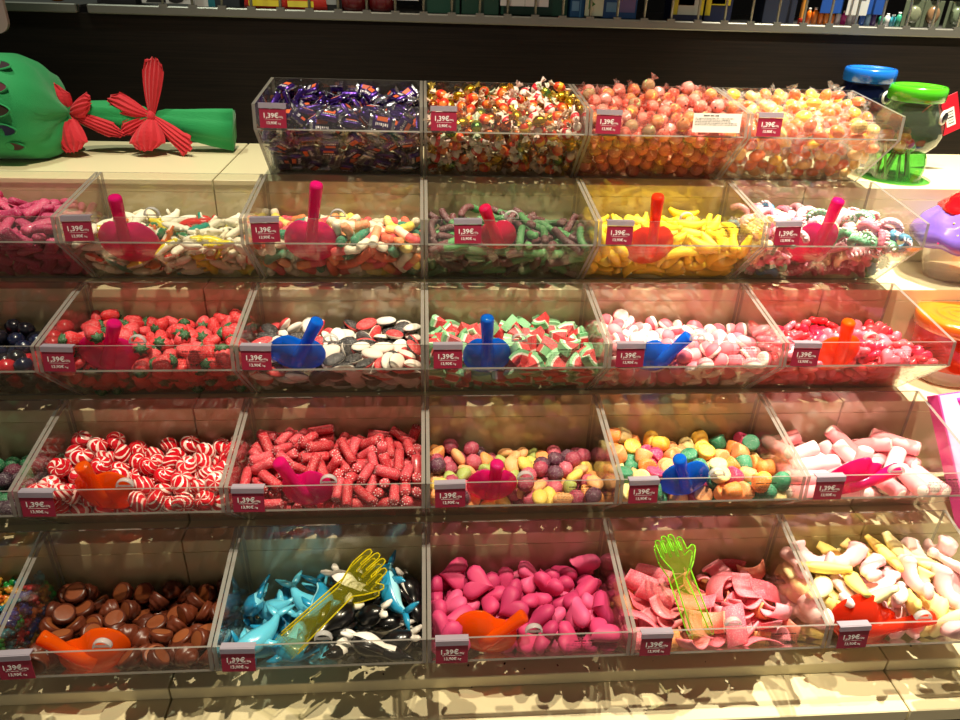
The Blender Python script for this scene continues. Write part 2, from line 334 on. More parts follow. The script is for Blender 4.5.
# kind -> proto, list of variants; variant = (shape v, (mat keys), colour phrase)
# mat key = (style, hex)
def S(c): return ('sugar', c)
def G(c): return ('gummy', c)
def F(c): return ('foam', c)
KINDS = {
 'wrapped_chocolate': (bigger(p_wrapped_bar, 1.05), [(0, (('foil', '4b2a86'), ('silver', 'c8c8d0'), ('paper', 'd9622c'), ('paper', 'f2eef5')), 'purple foil'), (1, (('foil', '38206e'), ('silver', 'c8c8d0'), ('paper', 'c9502a'), ('paper', 'f2eef5')), 'dark purple foil'), (2, (('silver', 'b8bac8'), ('silver', 'd8d8e0'), ('foil', '4b2a86'), ('foil', '4b2a86')), 'silver foil')], 'chocolate'),
 'wrapped_toffee': (p_toffee, [(0, (('paperg', 'f08038'), ('paperg', 'f4d8bc'), ('paperg', 'e03020')), 'orange and cream paper'), (1, (('foil', 'c89a1e'), ('foil', 'e8c860'), ('foil', 'b88a18')), 'gold foil'), (2, (('paperg', 'f4e6dc'), ('paperg', 'f0d8d0'), ('paperg', 'd8283a')), 'white and red paper'), (3, (('foil', 'a8a83a'), ('paperg', 'c8d4b8'), ('foil', '5f8a4a')), 'green foil'), (4, (('foil', '8a3a1c'), ('foil', 'd8a868'), ('foil', 'd06a28')), 'copper foil'), (5, (('paperg', 'e04a28'), ('paperg', 'f6ead8'), ('paperg', 'f4c040')), 'red and yellow paper')], 'candy'),
 'wrapped_bubblegum': (p_film_ball, [(0, (('gloss', 'f6ccc0'), ('filmr', 'f4c4bc'), ('gloss', '301818')), 'pink'), (1, (('gloss', 'f4ecec'), ('filmr', 'f4c4bc'), ('gloss', '281818')), 'white'), (2, (('gloss', 'e8d468'), ('filmr', 'f4c4bc'), ('gloss', '281810')), 'yellow'), (3, (('gloss', 'a8d08c'), ('filmr', 'f4c4bc'), ('gloss', '183018')), 'pale green'), (4, (('gloss', 'f6b8a4'), ('filmr', 'f4c4bc'), ('gloss', '301010')), 'coral')], 'bubblegum'),
 'wrapped_fruit_drop': (p_film_drop, [(0, (('gloss', 'f87a10'), ('film', 'ffffff'), ('gloss', 'ffffff')), 'orange'), (1, (('gloss', 'fac810'), ('film', 'ffffff'), ('gloss', 'ffffff')), 'yellow'), (2, (('gloss', 'f05c18'), ('film', 'ffffff'), ('gloss', 'ffffff')), 'deep orange'), (3, (('gloss', 'fad078'), ('film', 'ffffff'), ('gloss', 'ffffff')), 'pale cream')], 'hard candy'),
 'pink_gummy_strip': (bigger(p_block, 1.15), [(0, (S('b8205e'),), 'magenta'), (0, (S('c83468'),), 'raspberry pink')], 'gummy candy'),
 'gummy_crocodile': (p_crocodile, [(0, (G('d8342c'), F('f4ecd4')), 'red'), (1, (G('2a9a84'), F('f2ecd6')), 'teal'), (2, (G('ecd83c'), F('f4ecd0')), 'yellow'), (3, (G('e87838'), F('f4ead0')), 'orange'), (0, (G('2f7a4c'), F('f0ecd4')), 'green'), (1, (F('f4eed8'), F('f4eed8')), 'white'), (2, (F('f6eccc'), F('f4eed8')), 'cream')], 'gummy candy'),
 'gummy_caterpillar': (p_finger, [(0, (S('f06a48'), S('f0603c')), 'orange'), (1, (S('f2e6c8'), S('f2ead4')), 'cream'), (2, (S('f0dc54'), S('f4e488')), 'yellow'), (0, (S('1f7f5a'), S('23896a')), 'dark green'), (1, (S('ee5058'), S('f4ead0')), 'red and white'), (2, (S('f2ead2'), S('f0a070')), 'white and peach'), (0, (S('e8445a'), S('f09050')), 'red and orange')], 'gummy candy'),
 'gummy_snake': (p_snake, [(0, (S('5a2c30'), S('3f8a48')), 'brown and green'), (1, (S('6a3438'), S('4f9a58')), 'brown with green tip'), (2, (S('5c3030'), S('3d7a40')), 'dark brown and green'), (0, (S('3c7a44'), S('43804a')), 'all green'), (1, (S('50282c'), S('5a3034')), 'all brown')], 'gummy candy'),
 'banana_candy': (p_banana, [(0, (F('f2d02c'),), 'bright yellow'), (0, (F('f4da48'),), 'light yellow')], 'banana candy'),
 'gummy_dentures': (bigger(p_teeth, 1.1), [(0, (S('ee90a8'), F('f8efe0')), 'pink'), (0, (S('f2a8b8'), F('fbe0e4')), 'pale pink'), (0, (S('5fb083'), F('c8ecd8')), 'green'), (0, (S('4f9cc8'), F('e8e0f0')), 'blue'), (0, (F('f3e6b8'), F('f3e6b8')), 'cream'), (0, (S('e07090'), F('f8c8d4')), 'rose pink')], 'gummy candy'),
 'berry_gummy': (p_berry, [(0, (G('14141f'),), 'black'), (0, (G('c02430'),), 'red'), (0, (G('161d3a'),), 'navy blue')], 'gummy candy'),
 'strawberry_gummy': (bigger(p_strawberry, 1.15), [(0, (S('e0242c'),), 'red'), (0, (S('e8404a'),), 'light red'), (0, (S('d01c28'),), 'deep red')], 'gummy candy'),
 'liquorice_oval': (bigger(p_oval, 1.18), [(0, (S('1e1c20'), F('f0e8dc')), 'black and white'), (0, (S('e03038'), F('f6e4d8')), 'red and white'), (0, (F('f0e8dc'), F('e8e0d4')), 'all white'), (0, (S('3a383c'), F('f0ece4')), 'grey and white'), (0, (S('e03a40'), S('1e1c20')), 'red and black')], 'gummy candy'),
 'watermelon_gummy': (bigger(p_melon, 1.15), [(0, (S('d8242c'), F('f4eadc'), S('78c48a')), 'red'), (0, (S('e0444a'), F('f4eee0'), S('98d8a4')), 'light red'), (0, (S('e06a70'), F('f4eee4'), S('86cc94')), 'pink')], 'gummy candy'),
 'foam_mushroom': (p_foam_dome, [(0, (F('f2788a'), F('fdeee6')), 'pink'), (0, (F('f59aa6'), F('fdf2ec')), 'light pink'), (0, (F('ee6a80'), F('fbe6e0')), 'deep pink')], 'foam candy'),
 'heart_gummy': (bigger(p_small_heart, 1.15), [(0, (G('e83a44'),), 'red'), (0, (G('f07a90'),), 'pink'), (0, (G('f4606c'),), 'coral red'), (0, (G('e82c50'),), 'crimson')], 'gummy candy'),
 'purple_berry_gummy': (p_berry, [(0, (S('3a1830'),), 'dark purple'), (0, (S('1f7a4c'),), 'green'), (0, (S('6a1c3c'),), 'wine red')], 'gummy candy'),
 'swirl_candy': (p_swirl, [(0, (('gloss', 'cf1224'), ('gloss', 'f8e4dc')), 'red and white'), (2, (('gloss', 'd82434'), ('gloss', 'fbd8d0')), 'red and pale pink')], 'hard candy'),
 'sour_tube_candy': (p_tube_candy, [(0, (S('c42434'), F('f6dce0')), 'red'), (1, (S('d03c4c'), F('f6dce0')), 'pinkish red'), (2, (S('b81c2c'), F('f6dce0')), 'dark red')], 'gummy candy'),
 'fruit_jelly': (p_fruit_jelly, [(2, (S('a83452'),), 'raspberry'), (1, (S('ee9a4c'),), 'orange'), (0, (S('f0ce58'),), 'yellow'), (2, (S('5a2440'),), 'purple'), (0, (S('f2b070'),), 'peach'), (1, (S('a8b858'),), 'pale green'), (2, (S('c85068'),), 'pink')], 'jelly candy'),
 'gumdrop': (p_gumdrop, [(0, (S('f0862c'),), 'orange'), (0, (S('1f8058'),), 'green'), (0, (S('f4bc34'),), 'yellow'), (0, (S('c42460'),), 'magenta'), (0, (S('ecd890'),), 'pale yellow'), (0, (S('f2a060'),), 'light orange')], 'gumdrop'),
 'marshmallow_twist': (p_marshmallow, [(0, (F('f8a8b0'), F('fdece4')), 'pink'), (1, (F('f79aa6'), F('fdeae4')), 'deeper pink'), (2, (F('fbc8cc'), F('fff2ee')), 'pale pink')], 'marshmallow'),
 'gummy_bear': (p_bear, [(0, (G('c8902c'),), 'gold'), (0, (G('157a8a'),), 'teal'), (0, (G('1c3c8c'),), 'blue'), (0, (G('1f9a40'),), 'green'), (0, (G('c42030'),), 'red'), (0, (G('d86a20'),), 'orange')], 'gummy bear'),
 'chocolate_turban': (p_turban, [(0, (('choc', '5e2a18'), ('choc', '8a4c2a')), 'milk chocolate'), (0, (('choc', '4e2214'), ('choc', '7c4226')), 'darker milk chocolate')], 'chocolate'),
 'dolphin_gummy': (bigger(p_dolphin, 1.3), [(0, (G('2090bc'), F('9adcea')), 'blue'), (1, (G('1c7ea8'), F('78c8e0')), 'deep blue'), (0, (G('5cbcd8'), F('a8e4f0')), 'light blue')], 'gummy candy'),
 'penguin_gummy': (bigger(p_penguin, 1.25), [(0, (G('0e0e10'), F('f2ece0')), 'black and white'), (1, (G('141416'), F('f4f0e8')), 'black and white')], 'gummy candy'),
 'heart_candy': (bigger(p_heart, 1.2), [(0, (F('cc3c70'),), 'magenta'), (0, (F('d85484'),), 'bright pink'), (0, (F('b83064'),), 'dark magenta')], 'foam candy'),
 'sour_belt': (p_belt, [(0, (S('f07888'),), 'pink'), (1, (S('f09a58'),), 'orange'), (2, (S('ee6478'),), 'deep pink'), (0, (S('f08a70'),), 'salmon'), (1, (S('f590a0'),), 'light pink')], 'sour candy'),
 'foam_banana': (bigger(p_foam_banana, 1.18), [(0, (F('fae07c'),), 'yellow'), (0, (F('fbeeb0'),), 'pale yellow')], 'foam candy'),
 'foam_shrimp': (bigger(p_foam_shrimp, 1.18), [(0, (F('fbc4ca'),), 'pink'), (0, (F('fcd8d8'),), 'pale pink'), (0, (F('fbe69a'),), 'yellow')], 'foam candy'),
}
# ------------------------------------------------------------------ layout constants
W = .28; H = .14651; D = .14588
BO = -.043                      # bin back face, behind the shelf lip's front
HB = [.155, .160, .162, .171, .180]
YT, ZT = -.2295-BO, .1378       # local (to the bin's back) front top
YF, ZF = -.2340-BO, .0975       # front bend
YG = -.1356-BO                  # front bottom
TH = .0026
# bins: (row, col) -> (fill level, [(kind, weights per variant)], info)
BINS = {
 (0, 2): (.128, [('wrapped_chocolate', (5, 4, 2))]),
 (0, 3): (.138, [('wrapped_toffee', (6, 2, 3, 1, 3, 4))]),
 (0, 4): (.138, [('wrapped_bubblegum', (4, 4, 3, 2, 4))]),
 (0, 5): (.140, [('wrapped_fruit_drop', (5, 4, 3, 3))]),
 (1, 0): (.115, [('pink_gummy_strip', (3, 2))]),
 (1, 1): (.092, [('gummy_crocodile', (2, 2, 3, 2, 1, 6, 5))]),
 (1, 2): (.098, [('gummy_caterpillar', (3, 4, 3, 4, 3, 3, 2))]),
 (1, 3): (.100, [('gummy_snake', (4, 3, 3, 2, 3))]),
 (1, 4): (.100, [('banana_candy', (3, 2))]),
 (1, 5): (.112, [('gummy_dentures', (4, 4, 2, 2, 3, 3))]),
 (2, 0): (.095, [('berry_gummy', (4, 4, 2))]),
 (2, 1): (.112, [('strawberry_gummy', (4, 3, 3))]),
 (2, 2): (.100, [('liquorice_oval', (5, 4, 3, 2, 3))]),
 (2, 3): (.104, [('watermelon_gummy', (4, 4, 2))]),
 (2, 4): (.104, [('foam_mushroom', (3, 3, 2))]),
 (2, 5): (.098, [('heart_gummy', (3, 4, 3, 2))]),
 (3, 0): (.085, [('purple_berry_gummy', (4, 3, 2))]),
 (3, 1): (.112, [('swirl_candy', (3, 2))]),
 (3, 2): (.115, [('sour_tube_candy', (3, 3, 2))]),
 (3, 3): (.088, [('fruit_jelly', (5, 4, 4, 3, 4, 1, 4))]),
 (3, 4): (.105, [('gumdrop', (4, 4, 3, 3, 3, 3))]),
 (3, 5): (.100, [('marshmallow_twist', (3, 2, 3))]),
 (4, 0): (.100, [('gummy_bear', (4, 3, 3, 3, 3, 2))]),
 (4, 1): (.088, [('chocolate_turban', (3, 2))]),
 (4, 2): (.104, [('dolphin_gummy', (3, 2, 3)), ('penguin_gummy', (1, 1))]),
 (4, 3): (.108, [('heart_candy', (3, 2, 2))]),
 (4, 4): (.095, [('sour_belt', (3, 2, 3, 2, 3))]),
 (4, 5): (.125, [('foam_banana', (3, 2)), ('foam_shrimp', (3, 2, 2))]),
}
def bin_x(col): return (col-3)*W + W/2 - 0*W   # centre: divider index col-3 .. col-2
SCOOPS = [(1, 1, 'magenta', (-0.056, -0.1401, 0.0775), (-0.048, -0.1739, 0.1672), 0.0944, 0.0981),
 (1, 2, 'magenta', (-0.046, -0.1401, 0.0805), (-0.0229, -0.1824, 0.193), 0.0857, 0.0994),
 (1, 3, 'cherry', (-0.017, -0.1401, 0.0925), (-0.044, -0.1633, 0.154), 0.0611, 0.0713),
 (1, 4, 'vermilion', (-0.036, -0.1401, 0.0765), (-0.0487, -0.1787, 0.1792), 0.0817, 0.0959),
 (1, 5, 'magenta', (-0.027, -0.1401, 0.0835), (-0.0258, -0.1744, 0.1746), 0.081, 0.1041),
 (2, 1, 'magenta', (-0.059, -0.1422, 0.1), (-0.0289, -0.1634, 0.167), 0.0888, 0.0717),
 (2, 2, 'blue', (-0.057, -0.1422, 0.1), (-0.018, -0.1643, 0.17), 0.0864, 0.064),
 (2, 3, 'blue', (-0.042, -0.1422, 0.094), (-0.0467, -0.1682, 0.1762), 0.0762, 0.0698),
 (2, 4, 'blue', (-0.049, -0.1422, 0.091), (-0.0075, -0.1575, 0.1395), 0.0698, 0.0599),
 (2, 5, 'orange', (-0.025, -0.1422, 0.094), (-0.0386, -0.1652, 0.1667), 0.0769, 0.0733),
 (3, 1, 'orange', (-0.042, -0.1423, 0.0955), (-0.054, -0.1559, 0.1612), 0.0857, 0.0725),
 (3, 2, 'magenta', (-0.035, -0.1423, 0.0925), (-0.0665, -0.1569, 0.1633), 0.0741, 0.0648),
 (3, 3, 'magenta', (-0.04, -0.1423, 0.0925), (-0.0365, -0.1546, 0.1518), 0.0765, 0.0612),
 (3, 4, 'blue', (-0.022, -0.1423, 0.0975), (-0.0473, -0.1542, 0.1551), 0.0775, 0.0678),
 (3, 5, 'magenta', (-0.033, -0.1423, 0.0945), (0.0253, -0.1487, 0.1253), 0.0639, 0.0781),
 (4, 1, 'orange', (-0.04, -0.1425, 0.079), (-0.0976, -0.1383, 0.121), 0.0993, 0.0695),
 (4, 3, 'orange', (-0.056, -0.1425, 0.09), (-0.003, -0.1384, 0.1311), 0.0945, 0.0701),
 (4, 5, 'vermilion', (-0.046, -0.1405, 0.086), (0.0497, -0.1401, 0.1012), 0.1029, 0.0816)]
SCOOP_N = {1: (0, -.91, -.42), 2: (0, -.95, -.3), 3: (0, -.97, -.2), 4: (0, -1, .1)}
def scoop_frame(s):
    r, c, col, P, Hh, w, h = s
    P = Vector(P)+Vector((0, -.004 if r < 3 else .002, .004 if r == 1 else 0)); Hh = Vector(Hh)+Vector((0, -.006, 0)); n = Vector(SCOOP_N[r]).normalized()
    a = (Hh-P).normalized(); s_ = a.cross(n).normalized(); n = s_.cross(a).normalized()
    # hollow kept upright enough: the pan hangs half way between the handle's line and straight down
    up = (a+Vector((0, 0, 1))*1.0 - n*(Vector((0, 0, 1)).dot(n))).normalized()
    up = (up-n*up.dot(n)).normalized(); sd = up.cross(n).normalized()
    return P, Hh, n, up, sd, a
def scoop_pan(s, th=.0018):
    P, Hh, n, up, sd, a = scoop_frame(s); w, h = s[5]/2, s[6]/2*(1, .95, 1.22, 1.38, 1.14)[s[0]]
    N = 28; b = MB()
    def out(t):   # rounded shovel outline with two shoulders and a dip
        x = sin(t); y = cos(t)
        x = x*(1.0+.10*max(0, -y)) ; y2 = y*(.92 if y > 0 else 1.0)
        if y > 0: y2 = y*.95-.22*math.exp(-(x/.28)**2)*y
        return x, y2
    rings = []
    lay = (1.0, .96, .85, .66, .42, .2)
    dep = lambda k: .018*(1-k**2.3)
    for k in lay:
        rings.append([P+sd*(out(2*pi*j/N)[0]*w*k)+up*(out(2*pi*j/N)[1]*h*k-h*.05*(1-k))+n*(dep(k)-.006) for j in range(N)])
    inner = [[p-n*th for p in r] for r in rings]
    b.rings(inner[::-1]+rings, 0)
    return b
def scoop_handle(s):
    P, Hh, n, up, sd, a = scoop_frame(s); b = MB()
    base = P+n*.006-up*s[6]*.10; L = (Hh-base)
    pts = [base, base+L*.25+n*.004, base+L*.5+n*.004, base+L*.8+n*.001, base+L*.97, Hh, Hh+L.normalized()*.0015]
    b.tube(pts, [.0125, .0100, .0086, .0098, .0104, .0094, .006], 14, 0, up=tuple(n))
    return b
def bin_walls():
    """inner wall boxes for settling; list of (centre, size, rotx)"""
    out = []
    return out
HEAPS = {
 (0, 2): [[-61,132,52,17,4,8,-123,34,10,0,0,9,-113,126,53,-17,-2,-13,13,102,36,7,-1,-14,114,32,15,16,-1,1,-21,150,70,14,0,0,124,66,51,14,5,9,108,73,32,1,3,4,-1,90,14,-14,0,16,-26,133,53,-4,0,0,63,97,35,17,4,7,64,104,25,4,-2,-16,-110,58,21,1,0,-15,-62,81,22,4,2,15,-86,113,34,0,-4,-8,18,154,78,13,-3,-4,123,10,25,0,-9,9,82,113,41,-18,2,7,123,115,39,-2,4,9,-60,149,77,16,0,2,110,101,40,-12,4,-13,-125,162,90,-7,4,12,-5,124,63,2,3,11,-29,161,87,18,-1,-17,32,138,75,3,-4,-14,113,39,31,-16,-1,-12,-77,125,62,-1,4,11,-91,128,74,4,-4,-9,-33,105,56,2,1,9,-26,128,73,-17,2,10,-123,70,67,0,0,-9,61,136,74,-3,-2,-12,-121,22,25,-17,-3,-10,-116,34,49,18,3,18,-50,114,70,12,1,7,123,100,74,-4,1,9,84,142,68,5,3,-17,111,155,75,4,1,17,128,15,99,9,9,9,72,157,88,14,1,-4,125,64,103,-9,2,11,-114,134,103,13,-4,7,71,178,110,-11,1,0,-128,118,78,9,1,-9,4,136,91,-16,2,10,75,134,88,5,2,12,116,86,90,-4,-1,12,108,63,109,13,-1,9,-24,116,90,-14,4,14,-84,140,108,-16,-3,14,92,163,100,-11,4,1,91,9,101,-9,2,18,104,27,108,1,2,-17,-47,121,97,18,-2,-5,81,94,97,-1,1,9,-107,62,110,18,-3,-9,22,66,118,13,-2,-10,116,109,110,-13,-3,-10,-17,174,118,-1,-1,18,26,93,87,3,1,-4,123,119,104,-13,-3,-9,107,175,105,6,6,17,8,109,89,17,-2,-3,-43,154,110,17,-3,2,-77,20,100,0,-2,2,-128,157,114,-9,2,9,17,145,108,-15,-2,-13,98,152,115,13,0,-5,-85,72,100,-1,0,8,50,124,111,2,3,11,105,146,123,13,0,-6,-119,23,100,-12,1,11,-38,85,95,-1,0,3,89,89,111,16,0,5,-59,136,118,18,-2,-16,-106,55,127,-10,2,11,-91,164,118,18,1,-9,-12,77,102,-18,2,9,57,82,113,-14,1,-7,6,91,114,-13,2,7,55,29,101,16,2,16,-123,73,122,12,-3,7,-108,30,142,-16,0,-5,6,32,130,-3,0,0,49,10,117,8,-8,-17,62,36,121,-10,1,-7,-70,80,116,-17,0,-7,-64,52,127,1,-1,-10,32,46,117,-6,-2,-7,98,71,134,2,0,-7,111,40,134,-13,-3,3,-13,62,128,1,-2,-3,-27,23,123,2,3,10,42,34,115,12,0,-6,44,45,136,-3,-1,12,-87,10,120,-8,-6,-1,-62,25,139,-16,1,-9],
  [17,130,50,15,-3,-4,-101,146,66,15,3,4,88,81,22,14,1,12,53,135,59,-15,-2,-13,-119,83,47,-4,-4,-7,-110,107,31,0,3,9,-116,78,11,0,-1,-8,7,79,24,4,0,-17,34,71,10,0,0,5,-60,99,20,3,3,13,95,118,52,-3,0,-7,123,62,12,-16,0,-9,-111,59,34,1,1,15,113,118,61,1,0,18,-113,113,64,-16,4,15,26,113,53,15,1,1,-112,66,51,0,2,-2,-64,162,92,17,1,8,112,51,55,-18,1,6,-26,153,102,17,-1,1,125,29,66,-8,-3,-11,-108,144,85,-1,-3,-2,1,165,94,-15,2,11,44,165,112,15,5,1,-5,111,73,16,-1,-8,-69,114,73,-16,-4,-9,-32,134,88,-2,0,-1,116,126,82,5,-1,-5,123,67,81,-15,-1,-9,-85,162,89,-12,-4,-9,98,35,93,-18,1,11,99,100,88,-6,0,11,19,170,106,-18,1,1,-50,48,107,-1,-1,-13,-108,98,104,-3,-3,-6,1,13,98,-13,6,-4,59,148,107,3,0,12,-70,128,102,9,-2,14,124,161,103,-4,-4,9,-124,25,123,-12,1,10,-81,92,90,3,-1,-15,43,124,94,-17,1,9,-29,174,102,-6,0,-18,74,121,111,-16,-4,-1,-22,101,94,11,-3,0,34,78,104,-3,1,10,-6,134,116,3,0,-8,102,103,112,-12,-1,-12,-110,72,101,17,2,7,-11,32,102,14,0,0,-69,164,111,4,0,9,10,51,101,4,-1,-9,95,17,121,-14,-2,1,-85,48,129,2,5,-15,-11,75,115,-17,-1,-11,-33,67,109,0,2,-11,52,104,120,0,0,-4,112,27,130,-6,0,-17,-41,27,114,15,0,-2,-59,99,104,2,1,-10,-52,108,120,-17,1,-16,6,18,118,13,1,-17,-59,17,123,-4,-2,1,-44,66,123,-14,1,-10,-105,21,126,-11,0,14,36,19,137,-6,-1,17,-85,94,115,11,-1,11,80,31,128,-3,5,17,-17,22,137,0,-3,-9,-4,47,119,-2,2,14],
  [-78,95,35,7,3,17,-39,78,11,0,0,9,56,85,13,-18,-2,-15,128,85,42,-9,-4,-9,109,88,16,1,-1,-2,-18,109,33,-3,-6,-5,49,166,91,3,1,14,-93,71,10,0,0,10,-4,61,10,-18,0,-18,35,116,36,15,-4,-5,94,59,13,0,-2,-2,-100,80,28,4,0,-16,-128,93,33,9,6,9,-49,111,45,12,2,0,-24,84,28,-5,2,6,114,26,40,-2,-1,1,-128,26,76,9,-1,9,-75,106,82,3,-1,-14,-106,165,104,-7,5,-5,-128,77,86,-9,-1,9,119,32,94,9,-3,-5,114,141,91,14,1,14,96,128,97,14,3,12,-98,121,98,-15,1,11,8,110,103,-3,0,4,-128,113,103,9,1,-9,-32,12,101,-9,1,-2,-126,47,102,13,-7,-13,27,121,116,-16,1,10,78,147,113,-1,-5,-14,111,69,126,1,-2,-2,-105,24,105,-12,1,12,85,53,113,-18,0,6,80,82,122,-2,1,10,-81,41,110,1,0,-10,-33,114,112,-1,2,10,67,79,132,2,0,-10],
  ],
 (0, 3): [[6,133,56,-5,3,3,76,107,36,16,1,5,-87,108,59,-1,-3,-13,-4,67,49,15,1,10,102,45,25,-14,3,10,-19,116,74,4,-2,-10,90,96,60,10,-4,10,124,40,52,13,2,9,-67,114,37,-3,-4,-5,-27,93,17,-3,0,1,45,97,21,-6,-1,-1,100,134,59,3,5,10,-85,142,66,-3,0,0,-34,117,41,-4,-3,-4,123,38,12,-16,-1,-9,97,91,15,-6,0,1,-107,121,56,7,-3,14,-101,93,49,-15,-6,16,-33,111,58,1,-3,-14,12,66,38,-9,-4,-2,106,70,19,17,-4,-16,7,119,66,-3,0,0,59,118,68,-5,-1,0,90,71,71,-15,5,9,117,53,94,1,1,18,52,12,102,-6,7,18,-126,68,86,10,-2,9,24,90,96,16,2,-17,18,161,89,-10,4,7,-65,61,80,17,-2,0,119,107,66,-12,-2,-4,-86,123,82,18,4,-9,59,82,101,4,0,6,-7,110,95,-17,-1,8,49,59,113,16,-2,-10,32,14,107,17,-6,0,91,41,117,17,3,6,106,99,82,1,-2,-14,77,152,113,13,2,-6,-66,77,108,-15,2,-13,-117,146,113,18,-1,1,94,130,118,0,2,13,-83,108,112,2,5,1,12,102,110,-13,1,-9,-2,77,130,-3,1,-8,57,81,128,0,2,-9,117,15,114,1,1,-18,-72,104,126,-9,0,-8,2,111,126,-4,2,-9,37,155,105,7,3,-16,-117,60,125,1,2,0,87,15,128,2,4,0,-34,149,114,16,-1,14,78,97,108,0,3,14,118,14,131,17,0,0,111,87,125,-14,-1,11,-56,95,120,4,3,-11,-52,75,136,7,2,16,4,50,143,13,0,11,-107,46,138,1,1,-4,-104,101,131,15,-3,7,-25,81,127,-17,2,11],
  [-81,85,42,2,-3,13,0,96,57,-4,-1,2,107,22,39,-7,2,-9,125,69,26,13,-2,-9,-126,28,82,9,2,-9,117,41,71,-4,3,17,-97,76,12,-17,1,11,-1,83,18,10,-1,-9,-8,114,38,5,4,15,47,69,12,0,0,12,-18,72,21,-16,-5,-8,43,116,42,11,-4,-11,123,96,22,10,-4,-8,-71,67,37,-16,-5,12,12,111,83,-4,-4,-6,-124,135,70,-3,4,-9,39,153,76,-17,4,9,117,13,96,14,0,0,120,134,67,8,-1,-5,-125,108,91,-6,3,-8,-70,38,91,-1,3,-8,-92,43,93,1,-2,9,-29,37,92,-15,3,10,-9,34,95,-1,-2,-8,114,156,80,-16,0,17,-103,52,106,-17,-2,10,-123,46,114,-3,-5,9,3,19,104,1,-1,-17,69,68,117,16,1,-8,-40,38,110,17,3,7,9,19,143,-15,3,14,53,36,120,1,3,8,81,19,109,-16,-4,-12,125,117,114,-6,4,-9,-59,13,104,1,2,18,-22,47,114,-17,1,7,-83,139,96,11,-3,-14,-124,19,134,2,5,-9,57,177,117,-7,2,-18,-71,150,108,-2,0,-15,-93,80,126,-2,2,-8,117,36,126,2,1,0,-108,88,114,17,1,-8,-76,34,134,2,2,17,125,75,132,-7,4,-8,-54,14,142,-1,3,18,117,48,139,-13,1,1,23,135,117,1,4,-7],
  [-125,21,30,13,1,9,-117,115,40,-12,2,2,-52,91,29,4,1,-10,-46,132,56,15,-4,-5,25,70,21,-9,-4,1,82,72,31,-12,1,11,126,120,45,-7,4,10,-117,13,67,2,1,18,-46,98,47,3,0,-13,27,102,54,-6,-2,0,-93,75,64,10,3,8,-44,75,13,-15,0,-17,27,113,38,12,-4,-11,60,50,13,-6,0,13,86,49,13,11,0,-3,79,75,12,16,0,1,-117,52,27,3,2,-17,-71,83,15,14,-1,-7,-85,120,45,-7,-4,-5,-26,95,36,-16,2,17,125,12,20,12,-9,-1,-14,144,69,9,-3,-4,124,12,53,-6,-9,11,124,42,32,0,-2,-9,-17,81,65,-13,1,-12,-85,102,77,-18,-4,15,-34,145,77,3,-1,13,-117,153,76,6,-1,-17,-64,109,80,-14,0,9,115,62,78,1,-1,1,76,137,79,-3,2,-1,-25,55,81,-2,2,-1,30,51,94,-2,3,-13,58,166,102,5,4,-11,-125,20,106,2,0,-9,31,114,100,-2,4,7,75,96,88,1,0,4,106,167,96,-13,0,14,126,94,101,-10,4,-8,125,142,118,9,-4,10,-125,136,94,-6,-5,10,-57,144,75,-3,0,-5,29,61,109,13,-3,11,50,140,85,-15,-5,-9,125,168,106,-7,-4,-11,93,56,107,3,-3,-11,-126,79,107,-7,3,-9,-40,80,90,-1,1,8,55,114,93,-15,-4,13,-53,105,98,-1,1,16,26,35,117,-17,0,-1,103,135,84,16,-3,-6,-99,120,103,14,3,-8,-37,143,96,-16,1,13,-25,13,115,1,-2,0,76,115,97,-2,-4,-17,114,46,111,-16,2,6,-105,14,111,-17,4,0,13,52,126,17,-1,12,47,32,142,4,1,-11,89,79,122,-5,-4,13,100,96,103,17,-3,3,-118,118,114,-13,-2,-3,-72,62,122,-10,-1,-10,-33,37,127,0,1,7,5,147,111,17,-3,13,9,13,120,-17,-2,-18,20,88,132,16,2,-6,54,126,112,7,-5,3,91,138,102,12,-3,-7,-57,13,123,-17,2,-18,24,36,137,-17,3,9,-7,101,114,-18,-1,10,-79,30,114,-16,-3,-7,-101,30,125,13,2,-7,55,106,121,2,-5,-16,72,35,135,7,-8,-4,72,14,149,-1,5,-18,68,55,136,-5,2,-3,-84,13,126,-17,-4,0,-56,33,121,2,6,18,30,12,139,-6,-6,-2],
  [-118,84,29,-2,0,0,32,129,63,-13,-5,9,-125,21,49,5,1,9,-126,98,72,-10,2,-9,-60,80,47,7,0,7,-118,69,62,5,0,18,68,21,79,-15,0,-8,-98,47,17,-1,3,9,-91,100,24,-15,-1,-16,106,108,37,-4,-7,-8,-100,69,84,3,-1,17,-50,171,105,-2,-5,9,-27,96,81,-16,3,12,43,99,81,-18,-2,6,-93,169,95,15,3,14,37,129,91,1,-3,-11,99,75,102,2,2,-16,11,134,100,13,-4,11,-15,137,93,16,5,-17,-24,103,104,14,0,9,-3,55,114,0,1,7,85,56,146,0,4,0,-38,104,116,-1,1,-10,-25,12,134,-4,-2,0],
  [-29,77,40,2,5,13,19,40,27,17,0,-7,12,54,12,-17,0,1,15,96,25,1,2,7,35,85,34,-7,5,4,56,130,54,-16,-4,-12,77,129,58,-15,-2,-11,-64,114,62,1,0,7,117,70,44,-1,-3,0,0,88,76,-13,-6,-11,-11,74,86,-18,-2,3,-29,169,92,10,-2,-2,125,87,68,-4,-7,8,0,174,106,-15,6,16,-18,71,102,17,1,13,-10,158,100,13,7,6,-120,162,96,10,0,-13,31,81,117,1,1,-3,-60,151,92,0,0,-4,55,13,127,-1,-2,18,-43,80,108,17,-1,6,-23,130,112,1,-4,4,-50,58,127,-10,5,-3,-84,131,115,18,-2,-16,-123,90,125,-12,3,-10],
